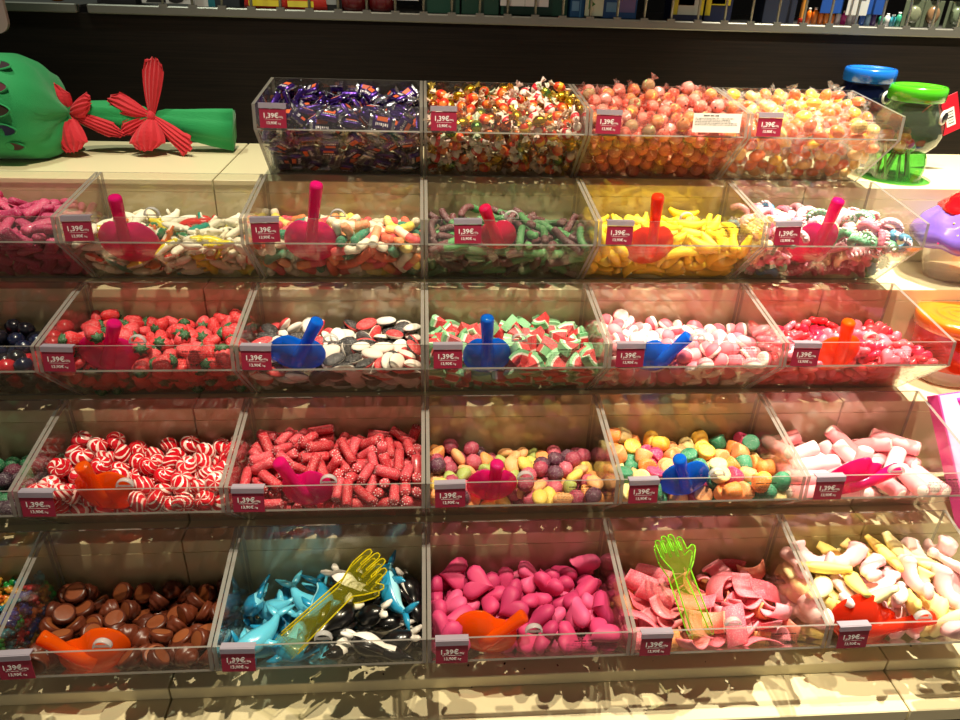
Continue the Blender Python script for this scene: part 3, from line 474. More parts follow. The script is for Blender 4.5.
  [66,104,51,-5,-2,2,-116,66,42,3,-1,-4,63,154,78,-15,-5,-13,88,64,45,-15,2,11,-108,94,95,-14,1,9,121,26,85,1,-5,-10,-71,55,12,-17,-1,18,-117,31,17,-2,-3,2,-123,75,12,-17,0,-9,34,38,15,-8,0,12,62,73,27,16,0,10,3,90,39,-17,0,-11,-124,51,62,18,-6,-10,-124,91,47,-11,-1,11,108,90,41,-13,1,16,-81,157,85,2,0,14,18,139,74,17,-4,9,-48,119,83,14,-2,-14,33,107,116,-16,5,9,72,49,104,16,1,-11,82,169,92,16,5,6,117,76,91,-17,-1,0,-53,53,100,1,-1,11,93,116,71,-4,-2,-16,72,143,97,-16,-1,11,-75,55,99,17,-3,9,-109,129,86,15,3,-9,33,174,103,4,-7,-13,107,116,100,15,1,-15,-93,84,100,4,-1,11,9,66,103,0,1,10,-57,125,107,-14,-1,-4,124,132,89,-7,2,11,-13,38,128,5,2,8,125,64,116,-4,4,-9,111,144,106,-5,-1,-9,-88,61,114,6,-2,11,92,29,139,6,-5,9,-28,38,144,-16,-1,-10,36,63,134,-16,2,7,116,13,151,-4,2,0],
  ],
 (0, 4): [[-119,95,24,0,0,-18,-6,103,32,14,7,2,35,141,75,-5,4,-8,122,88,22,-13,-7,5,-119,17,52,-11,-2,-4,-5,123,52,14,-2,3,-122,19,100,-18,-3,9,122,67,67,-17,3,10,-123,127,85,0,0,8,-103,70,16,-14,1,8,-56,99,27,5,-1,0,-47,127,55,-9,4,9,45,96,24,11,3,13,77,124,52,6,-4,-5,-123,22,76,10,1,-8,-116,110,67,2,0,-2,-124,82,104,-9,3,9,97,157,83,4,-1,-17,-29,124,89,-1,-2,12,68,156,84,12,3,13,123,156,113,-17,4,10,-24,15,123,0,-3,-18,75,120,101,5,2,9,-123,131,106,0,0,9,-14,40,121,15,5,11,44,140,102,11,3,-13,-100,138,97,11,5,12,-55,35,150,5,-4,10,-92,53,128,-11,3,0,-8,133,106,14,-6,17,74,75,116,11,-1,3,-111,89,137,-12,3,5,56,75,136,-6,-1,-5,93,142,106,-14,-5,9,-107,138,129,-4,-4,-2,-25,109,112,14,-4,-3,-21,62,114,0,-6,-12,79,68,140,9,0,-6,-66,66,132,1,6,13],
  [-119,45,14,0,0,-11,-77,81,16,-6,1,16,121,37,15,9,1,5,-51,97,50,17,-1,-13,-124,66,70,-9,-1,-9,117,40,97,2,1,13,122,109,86,-5,0,-11,-7,113,90,-15,-5,16,13,100,94,1,0,-6,98,92,19,17,-4,-8,-122,44,50,-15,5,-10,-123,84,52,0,-2,-8,-75,132,59,-14,1,17,58,135,63,-10,4,8,-45,160,87,3,-4,-13,24,161,90,-7,3,5,34,118,92,-9,0,3,75,43,110,-9,-2,-8,123,80,133,0,3,-9,114,133,97,7,-2,-1,-52,82,113,-10,-2,12,17,141,99,8,4,-16,-108,16,145,8,-3,-15,-75,16,142,12,-2,16,80,22,155,-3,0,-16,111,105,136,7,-2,2,-89,74,139,14,5,-3,-85,157,114,-13,2,6,-63,127,118,0,6,3,32,61,127,16,7,9,26,16,144,5,4,-18],
  [-122,67,31,17,0,10,-112,135,63,5,-1,-2,73,100,35,2,3,-2,-123,53,93,0,1,-9,-118,15,125,-18,2,0,124,15,136,9,8,9,20,69,16,-17,1,0,120,66,15,9,0,4,-123,23,29,9,3,9,18,113,43,-16,-4,-1,100,136,65,18,1,9,119,15,59,-1,0,0,123,126,60,1,5,-8,-95,30,128,13,4,-14,-116,40,112,-3,0,-1,-51,135,85,-6,3,-1,96,59,102,18,0,10,-71,148,79,17,1,12,-25,150,97,17,2,-2,37,93,98,-14,7,-16,-100,151,77,14,1,1,55,53,117,-1,2,-7,101,16,138,0,6,-10,-98,171,97,17,-4,-8,29,173,115,12,-5,-18,-22,16,148,15,-5,-15,45,155,122,2,-5,14,117,169,95,4,-1,-17,-122,66,123,-1,-1,-10,-47,109,124,0,7,15,40,39,137,7,4,10,67,38,134,-16,-3,17,39,87,125,17,-1,-7,0,21,131,16,-2,-10,97,57,126,14,-3,-1,115,52,147,12,2,-6,-13,157,116,-12,-3,-16,36,118,114,-18,0,2,-76,85,118,-18,4,15,-77,44,143,14,1,-5,3,51,144,1,0,16,-123,156,118,-2,-7,11,-33,36,134,-7,6,-17],
  [-122,113,44,1,1,10,19,95,23,-12,-4,-4,-123,96,87,-17,4,10,114,14,107,-9,-1,0,-41,59,99,-8,-2,-12,20,74,107,10,2,10,-62,40,124,2,3,-9,58,125,86,15,1,8,81,135,80,17,4,18,-101,74,109,-18,-4,9,-55,149,106,-4,1,-14,91,113,116,4,3,9,-30,173,102,13,5,0,101,84,120,6,1,-7,-97,123,115,-5,3,16,-101,98,117,12,4,18,18,40,127,-6,2,-10,6,14,157,-9,6,-18,-35,81,133,4,-1,17,92,40,142,13,6,12,-117,62,145,10,-1,16],
  [-71,114,43,-12,-2,15,-51,73,18,14,-4,-7,49,116,43,4,0,18,122,107,40,-1,-1,9,-1,77,33,-4,3,-14,-30,112,41,13,-6,-3,121,16,84,3,-4,-3,97,114,44,10,2,13,16,113,73,11,3,5,122,40,72,1,6,12,-34,111,69,-3,2,14,-28,139,66,-15,-4,-12,-8,145,77,-2,-1,7,123,144,77,-18,1,-8,-87,100,27,5,0,18,-98,118,46,-10,4,8,-24,84,14,0,0,-1,48,67,15,-9,0,-8,16,136,64,4,-4,-14,69,87,16,5,-2,-16,124,19,37,9,0,-9,123,47,42,10,8,9,40,117,66,1,-4,-2,122,69,92,-9,0,-13,-73,15,118,-18,0,-1,-120,38,137,5,-2,14,40,17,120,4,1,-15,97,110,90,-11,2,-13,122,92,108,-16,-1,7,-122,163,91,-7,4,11,-72,169,97,-16,-2,-6,-6,89,110,8,4,-10,49,166,95,6,-3,-10,88,89,101,8,-4,-16,120,62,115,11,0,5,-78,109,108,0,2,-16,-75,100,85,14,2,7,-55,109,96,16,-2,9,-1,166,95,-1,-2,-10,76,17,125,5,4,-15,-48,15,136,0,7,-18,-28,84,105,2,9,-17,7,117,111,7,-1,14,69,150,107,9,-2,-9,-45,57,126,1,-8,13,61,104,116,8,1,-9,86,172,101,16,0,-16,119,117,115,5,0,0,-76,131,97,14,3,8,56,15,142,0,-1,-18,17,99,123,-3,3,14,122,37,125,-8,6,6,84,95,133,7,7,17,-122,110,123,7,1,11,2,69,127,17,-3,-15],
  ],
 (0, 5): [[-83,103,32,13,4,13,-59,95,32,-17,0,9,-14,119,47,8,4,7,85,84,22,12,-9,-3,-125,41,75,-9,0,-9,-116,95,25,-3,-3,-15,115,15,97,-1,1,18,-2,59,13,-18,0,-10,53,80,14,-1,1,5,-85,125,53,-5,2,16,6,87,37,-16,-5,-9,8,117,56,1,1,-10,124,23,38,9,-1,-9,-103,36,81,13,3,8,-114,106,45,0,3,-2,51,116,81,-16,0,-4,-122,35,99,-1,-1,9,-60,89,90,-6,0,-11,-91,40,106,15,0,-2,39,148,75,14,2,16,89,157,82,-4,-2,-2,123,141,72,18,-2,-9,-124,75,105,-5,5,9,-125,118,77,-8,-5,-9,-55,52,103,-1,-4,16,-49,127,90,-13,-1,14,52,88,91,-17,-2,17,124,125,88,-10,-3,-8,-79,155,80,3,-4,-13,-17,141,105,14,2,12,76,139,92,-13,3,-17,-94,101,104,-4,2,-9,-63,95,114,9,0,-8,-36,147,112,10,0,11,38,15,124,18,0,0,70,169,94,4,2,16,103,75,104,-18,3,-10,-82,15,108,18,-1,18,-113,131,103,-1,5,-9,29,174,108,-13,2,0,73,109,98,16,1,-8,-118,15,128,18,6,0,-21,97,132,-16,3,8,-16,23,114,0,-3,-10,-32,101,116,-16,-2,17,45,102,121,-4,-7,-7,29,118,115,-1,1,15,100,50,133,-3,-1,-9,110,114,102,15,-3,1,-85,15,128,-18,1,0,-122,60,121,-14,-5,-9,-83,73,118,1,3,8,-57,46,151,-3,0,-11,7,26,122,-2,-1,9,-87,53,130,2,-2,-16,-37,51,140,15,-3,-10,59,48,148,-7,7,14,60,88,130,-11,-2,-18,122,57,143,18,0,-9,106,128,123,-11,-3,8],
  [-45,120,44,14,2,2,-104,49,45,-1,1,9,57,87,38,-18,5,0,123,98,37,6,3,-11,-115,15,54,3,-5,2,-89,71,14,-1,0,5,-19,95,24,-9,4,5,37,47,15,-14,0,12,104,60,19,17,3,-9,-123,71,23,1,-6,-10,-64,107,59,14,3,1,-37,93,56,-5,2,11,-104,98,64,-6,2,-3,125,115,53,9,4,-9,-44,111,72,12,-1,11,13,123,75,-17,-1,3,-86,123,76,11,-1,8,59,15,109,0,2,-18,6,149,82,16,-2,3,104,142,89,10,-5,-3,-87,136,98,14,0,-12,-36,80,102,-17,-2,18,75,38,115,4,4,-15,101,14,136,18,7,-11,123,18,126,9,-8,-4,-48,22,119,-17,0,0,38,157,96,4,-3,2,-14,125,124,13,1,16,45,38,122,-18,0,17,85,128,115,-2,2,7,24,23,140,-1,-2,9,64,20,138,-16,-4,15,123,51,123,18,0,-9,89,110,131,-2,-1,-13,-42,69,124,17,-2,1,-51,121,118,-10,4,1,-10,68,133,-11,3,-5,34,42,151,3,-1,6,54,66,133,-9,-1,-3,10,57,130,-9,1,16,-21,32,146,5,-3,12,23,80,142,-1,0,0,-111,28,147,15,-1,-16],
  [-123,23,21,3,4,8,-91,68,32,18,-1,0,-60,132,71,4,-3,13,43,107,60,6,0,-2,-113,13,87,-9,-4,0,-18,134,72,-1,-5,9,-113,47,15,5,0,16,21,83,14,-1,1,5,47,112,36,-1,4,8,88,112,36,2,4,12,-125,49,41,9,-3,9,-36,85,24,-1,8,12,34,83,33,0,-3,-11,125,47,15,-9,0,9,81,109,64,0,4,2,-87,23,65,6,0,-10,-106,118,81,9,-2,9,-93,87,84,17,1,15,-25,157,88,-1,-2,-10,-118,99,100,7,-1,-12,4,120,96,-15,-1,-15,-115,152,80,8,0,1,-7,89,94,3,1,9,125,47,102,-9,0,9,22,87,100,1,1,-11,81,68,100,-3,-3,7,-35,108,95,-2,0,14,2,172,98,-6,3,1,125,87,99,9,-3,9,-50,165,105,11,3,-7,61,74,110,-17,-2,10,-123,163,101,-5,-5,9,-1,103,118,14,-2,8,79,59,127,-3,-3,10,109,88,119,2,3,-7,61,145,109,5,2,11,-103,64,106,-8,-6,9,-47,45,122,1,-3,18,25,153,120,3,1,0,-23,174,117,7,-4,3,66,115,120,2,-1,-12,-100,165,102,18,5,-9,-10,14,139,-6,2,17,91,31,149,17,-1,-2,1,45,149,-3,4,4],
  [83,63,23,18,7,18,68,119,46,-8,4,9,98,132,59,-15,-2,-17,-14,88,49,-12,-4,-10,-105,54,66,1,-2,-8,-1,92,72,-2,-2,-8,37,131,60,-9,2,16,123,34,74,5,-5,11,124,75,70,11,-6,-9,-122,132,58,16,-6,-9,-65,82,14,0,1,4,17,110,35,4,0,18,115,87,17,-13,0,-14,-100,15,24,12,4,-1,-105,83,46,-5,-4,15,-123,75,72,3,-7,-6,-53,151,86,14,3,-3,39,125,97,16,0,10,-72,166,104,4,-3,13,10,144,106,-1,2,-10,89,93,111,-8,-3,11,99,165,110,-15,2,-9,-64,140,115,-7,-5,-3,-82,114,118,-2,1,-7,-17,61,113,15,1,-9,-49,15,140,0,-1,-18,-106,104,127,-2,6,16,32,79,120,17,2,2,66,175,117,9,2,17,-75,116,138,-16,1,-10,-113,38,127,-13,-1,-17,-68,77,135,-3,0,-10,-79,35,145,-3,0,-9],
  ],
 (1, 0): [[-93,112,34,-2,4,9,-62,81,18,4,3,2,-25,115,46,-13,1,13,-1,104,26,15,-5,-9,78,80,23,-1,-2,11,78,113,35,1,4,13,116,82,14,11,1,13,99,108,36,2,-3,-7,-97,89,15,2,1,1,-70,25,40,3,0,7,34,20,38,9,0,-14,110,77,32,2,-2,1,-122,141,74,1,1,9,47,128,66,1,-1,6,95,123,64,-16,-2,-15,-33,97,18,5,2,15,111,54,15,-7,0,-17,-50,119,41,17,4,5,44,97,39,18,2,2,45,121,44,1,-3,-15,112,95,43,-15,-2,16,94,137,58,-3,0,0,-72,113,55,-4,3,3,109,98,65,17,-2,-1,-89,154,74,-3,1,1,30,121,81,1,0,2,112,158,80,17,-4,-5,-14,126,85,14,0,4,37,133,87,7,-1,4,51,143,77,-1,0,4,128,27,61,8,0,9,-108,119,79,2,3,5,-57,19,65,3,-5,5,-24,110,88,-5,0,2,-47,152,88,3,1,8,32,158,88,16,0,-15,67,154,86,14,-1,3,124,74,63,-15,4,9,-88,126,83,-14,1,10,-66,21,80,12,-2,14,-38,146,99,-4,2,-8,50,82,85,-16,-1,-8,74,105,85,-1,2,-11,46,168,100,-2,-1,3,107,40,65,17,3,-5,114,158,109,15,1,4,-114,136,106,-5,0,-4,-82,41,84,-17,3,-14,-26,162,107,-16,4,5,28,17,79,17,-1,-17,72,106,99,17,-2,3,69,132,91,17,1,3,103,72,73,-18,0,6,112,134,96,17,1,2,-13,24,83,17,1,13,-1,88,88,12,0,12,-22,178,100,-12,0,-18,24,46,94,-18,2,-18,27,78,94,18,-1,-11,44,91,99,-18,0,9,69,172,97,8,-4,-15,111,12,81,3,2,18,111,86,88,17,0,-2,95,117,98,-17,-3,-11,-114,22,106,17,-2,14,-114,45,100,-14,4,-2,-54,24,95,16,2,-5,-52,154,108,4,1,-8,-28,24,92,17,1,13,-1,148,103,3,0,-9,34,76,109,-16,-1,-9,73,13,97,0,0,18,76,86,108,15,-5,-1,112,66,86,1,1,-1,-86,27,97,5,0,-10,-49,24,108,3,2,5,-27,49,109,1,2,14,30,30,108,17,0,6,31,106,113,11,2,16,89,38,102,15,2,-2,66,59,114,16,1,-14,66,130,106,2,0,13,109,25,101,11,2,11,104,67,102,0,0,-14,94,60,113,16,0,3,-90,27,113,17,0,8,-116,66,118,13,4,15,-108,117,110,3,-1,16,-36,59,123,16,-1,4,-74,69,124,4,0,15,11,25,110,-18,-3,-10,-8,123,118,4,0,-9,114,85,108,2,-3,-17,108,117,115,0,0,16,-106,39,118,10,-1,9,-124,79,119,-3,-6,9],
  [-109,72,11,-16,0,2,-77,127,48,16,5,8,114,24,20,-14,-3,12,-126,69,27,14,-1,9,-114,119,50,-13,4,17,7,130,51,14,4,5,128,25,27,11,-2,-9,126,114,55,-15,1,-9,-114,10,48,-7,-4,0,-56,139,69,1,2,11,7,26,52,-2,-1,-8,80,10,25,7,4,18,65,26,42,2,1,9,126,148,78,6,7,10,-79,25,11,-17,0,-11,-59,98,31,6,-2,2,-19,78,13,-3,0,0,21,101,23,-18,4,12,79,72,11,-17,0,-3,54,95,19,-16,-3,-13,115,103,25,15,-4,-5,-111,136,58,4,0,18,-21,146,70,10,1,18,42,72,21,-1,4,-13,-15,129,65,11,1,-17,19,133,66,13,-2,-9,126,60,32,-3,-5,9,-106,142,83,2,-4,-11,71,149,71,-16,2,16,112,18,42,17,-1,2,-127,156,94,12,1,9,-87,95,75,-3,-3,-2,-55,126,78,-1,2,2,76,24,68,-1,2,-5,103,63,54,9,-1,13,99,161,93,17,3,10,-71,152,91,14,-1,6,98,16,61,-9,1,16,111,129,78,-13,-2,-17,-80,135,97,17,-1,-10,0,150,89,18,-1,7,108,114,79,7,2,17,-102,74,91,-15,-1,-14,-58,107,98,-17,-2,9,-68,162,105,16,2,-8,-22,90,89,3,5,6,36,136,105,16,-1,10,113,37,81,-1,0,-15,-128,26,83,-8,2,-9,-112,64,98,5,2,-17,-91,92,103,-2,-1,9,-58,49,98,-17,2,-4,-75,70,96,-15,1,10,-73,118,108,13,0,-8,22,109,92,4,-3,-13,-104,24,87,4,0,5,-45,102,110,-1,2,-9,-19,91,110,-13,-2,11,29,22,94,-1,1,3,12,71,105,-15,-2,-8,63,65,98,2,0,-2,124,34,97,13,-2,9,114,105,101,3,0,14,-104,86,112,4,2,-12,-114,107,93,3,0,13,-69,55,111,-17,0,1,-65,77,111,2,-2,-16,-12,11,98,5,-4,-18,-23,66,100,18,-1,2,-1,93,107,9,1,-7,-37,26,119,10,0,7,-11,37,109,-1,3,-2,-24,117,110,-6,-4,10,-24,148,115,-3,0,-5,20,151,106,-14,1,-9,54,32,112,2,-1,-12,63,80,118,16,2,-13,92,149,111,-1,1,-14,87,24,113,-1,-1,-5],
  ],
 (1, 1): [[-87,60,19,15,-1,14,-109,66,10,16,0,-6,-121,124,48,2,3,9,-23,76,21,-17,2,-9,128,111,46,-8,3,9,-59,102,61,17,0,-17,5,120,55,1,-1,-9,-76,34,46,0,3,-17,-38,130,81,8,-6,-16,-117,92,85,14,-1,5,23,55,88,1,-1,1,33,11,74,8,0,1],
  [-93,106,29,-17,-4,-14,12,68,10,-16,1,-15,-113,77,31,7,-1,10,-121,66,64,-1,-3,-5,-13,40,66,-5,2,15,41,87,89,0,0,8,27,31,72,-6,-8,9],
  [-34,98,48,-2,-2,-8,60,86,38,18,0,-15,53,107,27,-14,-4,-12,107,81,17,7,-1,-4,-60,10,34,-10,-6,18,-60,96,33,-1,-1,5,41,119,58,5,1,-5,88,137,66,-3,3,12,-8,103,48,9,0,-12,64,25,53,-2,-1,2,102,85,52,-1,-1,-18,-71,71,62,-16,-1,13,-35,110,70,1,3,1,0,130,71,-5,-1,6,67,13,62,-13,2,-18,-115,133,93,-2,2,-14,-48,28,68,17,1,-11,46,88,76,15,-1,7,93,164,87,2,1,17,-90,29,78,-4,0,-10,-8,65,77,0,0,-17,69,143,88,1,-1,-17,123,73,75,-14,-3,11,-34,48,74,-7,-4,16,-116,28,85,-17,1,-12,-82,83,88,-17,0,13],
  [-86,74,26,-3,-1,13,-70,100,46,3,1,-15,31,54,59,-14,-3,-2,128,28,23,-10,-4,9,-48,84,23,0,0,11,67,112,50,-1,-1,-11,109,106,68,-9,-1,2,-114,36,70,2,2,-5,-41,65,70,4,0,16,-6,117,79,14,-5,4,-82,50,85,-18,3,-5,-30,102,86,9,-2,-9],
  [-127,81,30,-7,8,11,46,61,51,-1,0,11,-50,61,11,-1,0,-1,-23,67,46,1,-2,12,104,72,64,0,1,2,20,96,77,3,1,12,105,22,58,-1,1,4,74,46,70,-18,-1,-11,-47,80,86,1,0,-10,-16,102,80,10,2,9],
  [-31,28,30,1,1,-6,14,122,43,2,2,16,109,52,17,6,-3,18,117,71,22,8,3,14,-102,92,42,-15,-4,17,-29,29,47,-4,0,14,122,149,74,3,3,10,34,96,29,4,-1,5,102,28,21,-15,4,-5,113,112,43,-8,4,9,0,69,32,17,-1,-7,44,19,39,1,2,-2,104,63,46,-13,0,-3,-104,113,57,15,-1,15,73,60,48,-17,0,-9,-114,23,55,17,0,3,-110,126,70,15,-1,1,-68,112,73,-15,0,4,21,130,69,-1,0,9,42,85,59,18,0,-5,100,26,43,17,-2,-13,-109,16,68,-16,1,-3,-95,90,66,2,-2,-1,-110,120,83,1,1,-14,-73,28,62,-1,0,8,63,92,75,16,-2,5,53,142,70,1,-2,-2,-110,102,74,18,2,-17,-52,78,68,-2,4,2,-69,117,87,-16,3,-6,0,21,75,-14,1,-5,4,86,65,-15,0,12,-106,62,76,1,0,16,121,38,77,-17,4,-9,-118,151,95,1,-3,7,-31,23,84,4,-3,5,3,77,87,17,1,-2,57,112,90,4,-1,-16,51,124,81,12,-1,0,94,15,83,-15,0,0,112,124,73,2,-4,-11,-66,53,93,-2,2,-8,-2,34,85,-1,2,-17,44,29,70,-1,-6,0,90,45,82,17,3,5],
  [-120,11,29,6,7,-1,-17,55,14,4,0,-7,86,85,27,2,1,16,83,112,32,15,2,2,20,62,67,-15,-3,-3,-115,101,22,2,-3,-14,-62,84,10,-1,0,0,28,88,13,-2,0,2,70,85,15,5,0,15,109,10,17,-10,-1,18,-10,91,29,0,1,-2,98,130,57,-2,3,12,30,93,50,0,0,-2,110,45,36,-4,-3,-1,92,94,41,-17,0,10,99,98,60,-12,-1,2,-62,52,47,-13,2,-17,2,17,47,-17,0,-1,72,129,67,15,0,9,4,26,58,-1,2,-11,-13,74,55,17,-1,-12,117,35,53,0,2,6,75,90,68,3,-5,-3,62,55,62,-1,0,-5,46,154,82,-17,1,13,96,55,71,1,4,13,-67,29,76,-18,-1,7,115,21,69,-17,1,-5,58,45,81,-5,1,7,101,95,83,-4,1,8,-115,64,90,16,-1,4,-67,22,91,-2,0,15],
  ],
 (1, 2): [[2,123,54,9,1,6,11,111,34,7,2,15,44,138,62,-1,4,14,74,129,53,5,2,4,-125,37,44,-13,6,-9,65,85,55,14,-3,8,-20,100,23,10,5,8,-65,111,79,6,0,1,55,81,77,-5,2,-14,-95,63,79,9,3,12,-18,66,72,14,0,-6,10,82,85,-2,-3,6,115,52,83,0,2,-5,16,26,75,13,0,6,75,140,92,18,1,11,-125,148,83,3,-1,-10,-51,112,101,13,-1,1],
  [-125,76,22,16,3,-9,110,115,61,14,-3,-4,-82,12,52,-2,-4,0,-109,159,81,15,4,10,-12,100,48,-1,2,1,32,76,61,4,-1,9,-99,78,12,-14,0,14,-74,78,18,7,3,0,43,78,13,-5,0,4,91,100,36,10,5,0,106,126,51,-10,-4,-6,71,25,34,2,-1,-5,-96,124,74,3,2,8,-77,43,63,8,-1,-11,-67,71,59,13,3,1,-57,41,58,10,2,6,48,116,76,10,0,-12,-19,31,64,7,-2,9,-125,12,76,11,9,16,-37,28,87,0,1,0,85,43,71,8,-2,-7,8,53,87,6,2,-14,100,33,73,15,-1,10,116,98,96,9,4,14],
  [-109,73,45,14,-1,-1,62,91,14,16,-1,-15,123,87,31,-17,0,9,109,147,76,10,-1,-7,-58,126,76,4,-3,-17,12,88,59,-4,-4,-9,29,119,75,17,0,-12,22,100,87,3,-2,3,-4,24,76,6,-3,9,-4,42,87,11,1,-15,-21,123,94,7,0,4,-6,76,92,4,-2,5,82,67,89,14,-1,12,100,117,99,7,1,18,-108,31,81,10,2,-2],
  [-110,133,56,-14,3,15,105,81,23,10,-3,14,-122,12,28,2,-7,-16,-47,90,33,1,-3,13,-127,86,57,2,4,-9,-109,103,61,11,-1,-9,-57,120,58,11,-2,-17,50,106,57,-17,2,12,-123,44,12,2,0,9,110,68,12,4,0,17,-110,62,61,-4,1,-1,-36,77,25,1,0,-1,-89,109,53,-8,-2,-8,4,156,91,17,1,9,19,123,59,12,0,6,90,140,66,12,-3,-10,103,91,57,6,5,14,23,12,49,-5,-1,0,-58,102,64,-3,0,-17,18,73,73,-4,1,12,41,55,78,8,-1,-11,114,43,58,4,1,12,125,99,77,-5,-5,-9,-99,123,91,11,0,18,-54,82,66,7,0,3,31,133,90,15,0,7,70,11,62,-9,-3,0,-58,67,75,7,-1,-15,116,73,90,4,1,14,-61,57,94,15,1,-14],
  [126,12,28,-9,9,9,-126,127,64,9,-1,-9,11,151,74,-4,-1,-1,114,28,29,-18,0,-8,117,101,49,4,-4,-5,114,75,55,14,-3,14,-50,92,15,7,2,2,11,94,18,0,-2,-3,-108,59,35,-9,-4,16,43,115,47,5,1,13,116,26,13,-9,0,13,-67,92,52,-2,-2,16,95,66,49,7,1,3,-96,83,73,-3,0,14,-61,31,75,3,2,2,66,146,80,0,-1,-7,-111,27,65,-17,0,-10,-48,43,77,-7,-1,-15,-50,126,93,-17,3,4,66,91,88,17,-3,18,47,145,87,17,1,-12,-73,100,93,-12,0,1,-34,64,86,-4,1,-8,69,16,79,5,1,16,31,37,80,18,1,-12,73,108,90,-16,-1,-17,112,144,96,11,-2,15],
  [-32,77,43,-4,-1,11,126,47,43,10,0,9,91,101,67,17,-2,-6,-94,111,34,-17,-4,-10,111,51,13,11,-1,-2,-106,90,36,-18,-3,-9,-75,85,38,1,-3,9,74,12,12,7,-1,0,-120,94,92,-4,3,8,53,61,70,3,4,-12,100,18,43,-3,-4,2,74,111,73,-12,0,-7,-112,107,79,12,0,-14,37,27,63,10,1,-10,112,123,86,2,-1,-5,-3,132,98,12,5,8,126,28,64,9,2,9,-52,84,85,4,4,-5,17,133,98,14,-4,-10,-49,11,77,7,0,-18,-25,105,84,12,-2,17,0,92,99,8,1,1,24,106,101,10,0,0,62,34,72,1,-4,-3,59,152,95,11,-2,8],
  [-118,101,27,-3,-4,-13,55,110,33,6,2,16,120,118,44,-14,-4,-5,-53,112,36,1,1,18,-21,118,59,-6,5,-3,65,52,60,14,0,15,84,95,18,11,-3,-13,109,80,73,13,0,18,-95,30,63,-3,1,-9,-10,122,73,13,1,1,6,21,57,9,1,-4,93,143,87,7,-1,-7,-116,53,83,1,2,12,-93,17,82,7,-1,-2,-25,71,98,13,0,6],
  ],
 (1, 3): [[-29,95,18,12,0,-1,105,100,21,2,-2,-17,-27,70,11,-2,0,12,-75,81,15,-18,1,5,30,33,27,16,-1,8,-115,93,49,-2,6,-8,-102,81,37,17,-1,-17,-34,62,41,16,0,16,126,52,28,-5,0,-10,94,90,37,-7,0,13,-19,85,59,-18,2,17,14,43,57,-3,-1,-6,18,123,47,3,-1,-4,-25,47,41,10,1,15,32,146,68,-7,-2,-2,-82,38,56,-1,0,5,-63,86,61,10,2,-17,95,121,61,-4,-2,-13,-89,61,69,-7,-1,-14,-69,122,59,-17,1,0,-35,67,65,-3,-2,-1,52,56,65,-1,-1,13,123,34,53,17,3,-6,75,115,71,15,2,7,-33,113,56,1,-3,-1,70,37,73,-5,0,8,119,62,58,0,-2,6,-87,106,78,-6,1,1,-41,100,65,-14,2,-15,107,87,66,-1,1,12,125,88,81,16,2,11,-126,40,68,-1,-1,7,-49,135,66,-9,-3,17,-53,32,87,4,1,-6,17,111,82,-7,-2,9,81,136,81,-17,0,8,-70,33,80,-13,1,12,-36,98,92,-1,1,-3,39,129,96,15,-1,-7,104,120,91,15,-1,17,-101,158,82,16,-1,1,-18,79,98,-1,-2,18,43,31,90,18,2,-4,-81,101,97,-15,-2,0,83,19,82,17,2,4,-91,77,97,-3,3,-6],
  [-127,36,17,-11,2,9,47,114,36,17,4,11,111,69,15,-16,1,4,-106,55,12,-2,0,-13,46,55,14,-17,-1,3,3,78,33,-11,-6,-7,127,97,49,-11,-2,-9,68,31,46,-3,3,-12,103,123,47,-4,-1,-1,-102,105,57,-15,1,0,-25,102,49,3,-2,-1,93,69,40,-14,-2,14,77,117,56,17,-1,-13,33,92,62,-1,1,-14,15,77,74,-5,-1,-17,-82,75,73,9,-1,-13,-104,49,73,15,-1,-13,-66,118,86,-18,1,-17,42,138,83,17,-1,-12,-81,44,90,-12,0,-8,-105,142,76,5,-3,0,-59,30,106,6,0,6,112,71,89,-12,3,-14,8,98,98,-16,3,-11],
  [-127,100,34,12,-3,-10,-36,109,33,6,1,16,-103,79,11,-12,1,-16,109,43,13,3,0,-12,75,75,17,4,1,10,69,21,33,0,1,-14,-57,22,35,11,-4,3,108,18,30,-8,5,4,32,106,47,-18,3,15,14,68,56,-13,-1,14,-71,55,51,-10,1,-11,-27,54,55,0,-1,16,94,50,47,15,2,-4,-53,70,78,0,-1,-10,113,123,71,6,0,-6,-110,37,57,-16,1,9,-37,31,80,-13,0,-6,32,113,71,5,-3,4,-57,151,72,-11,1,18,38,19,78,1,3,-14,110,51,81,10,-2,4,-101,56,88,17,1,-10,-37,71,90,17,-2,-18,126,141,97,-1,2,-8,10,24,98,-18,1,-4,39,74,87,-13,3,-12,60,113,94,0,-1,11,88,60,94,3,1,13,36,79,105,-12,1,10],
  [69,55,28,1,2,-14,53,94,25,-12,2,15,15,25,40,-1,-1,-4,-92,53,40,17,1,4,20,32,82,-2,0,11,21,141,95,-11,0,-10,-17,35,97,12,2,13,76,76,92,-15,-1,-4],
  [-58,10,18,-11,3,0,90,35,19,12,1,8,-116,10,33,-12,6,-1,-100,118,40,-16,-3,-15,-56,64,27,-4,1,-10,26,80,23,13,-2,4,-115,40,31,-6,-5,-13,-20,90,39,-15,-1,-3,56,93,50,-3,4,-17,21,12,50,2,0,-18,-94,23,43,-2,1,-16,-65,90,42,1,0,8,-16,31,43,10,-2,-5,53,34,57,0,2,-7,-103,126,68,-10,3,-2,-30,29,67,-2,-1,-5,65,87,81,-4,0,-6,6,34,70,16,-1,-7,-35,117,80,-9,-2,-1,-6,36,84,-17,0,-8,102,36,60,-5,0,-8,98,38,77,14,1,-13,101,142,88,-16,-3,14,-122,80,90,14,1,-10,-105,13,74,0,-4,-17,16,59,98,-7,1,-6],
  ],
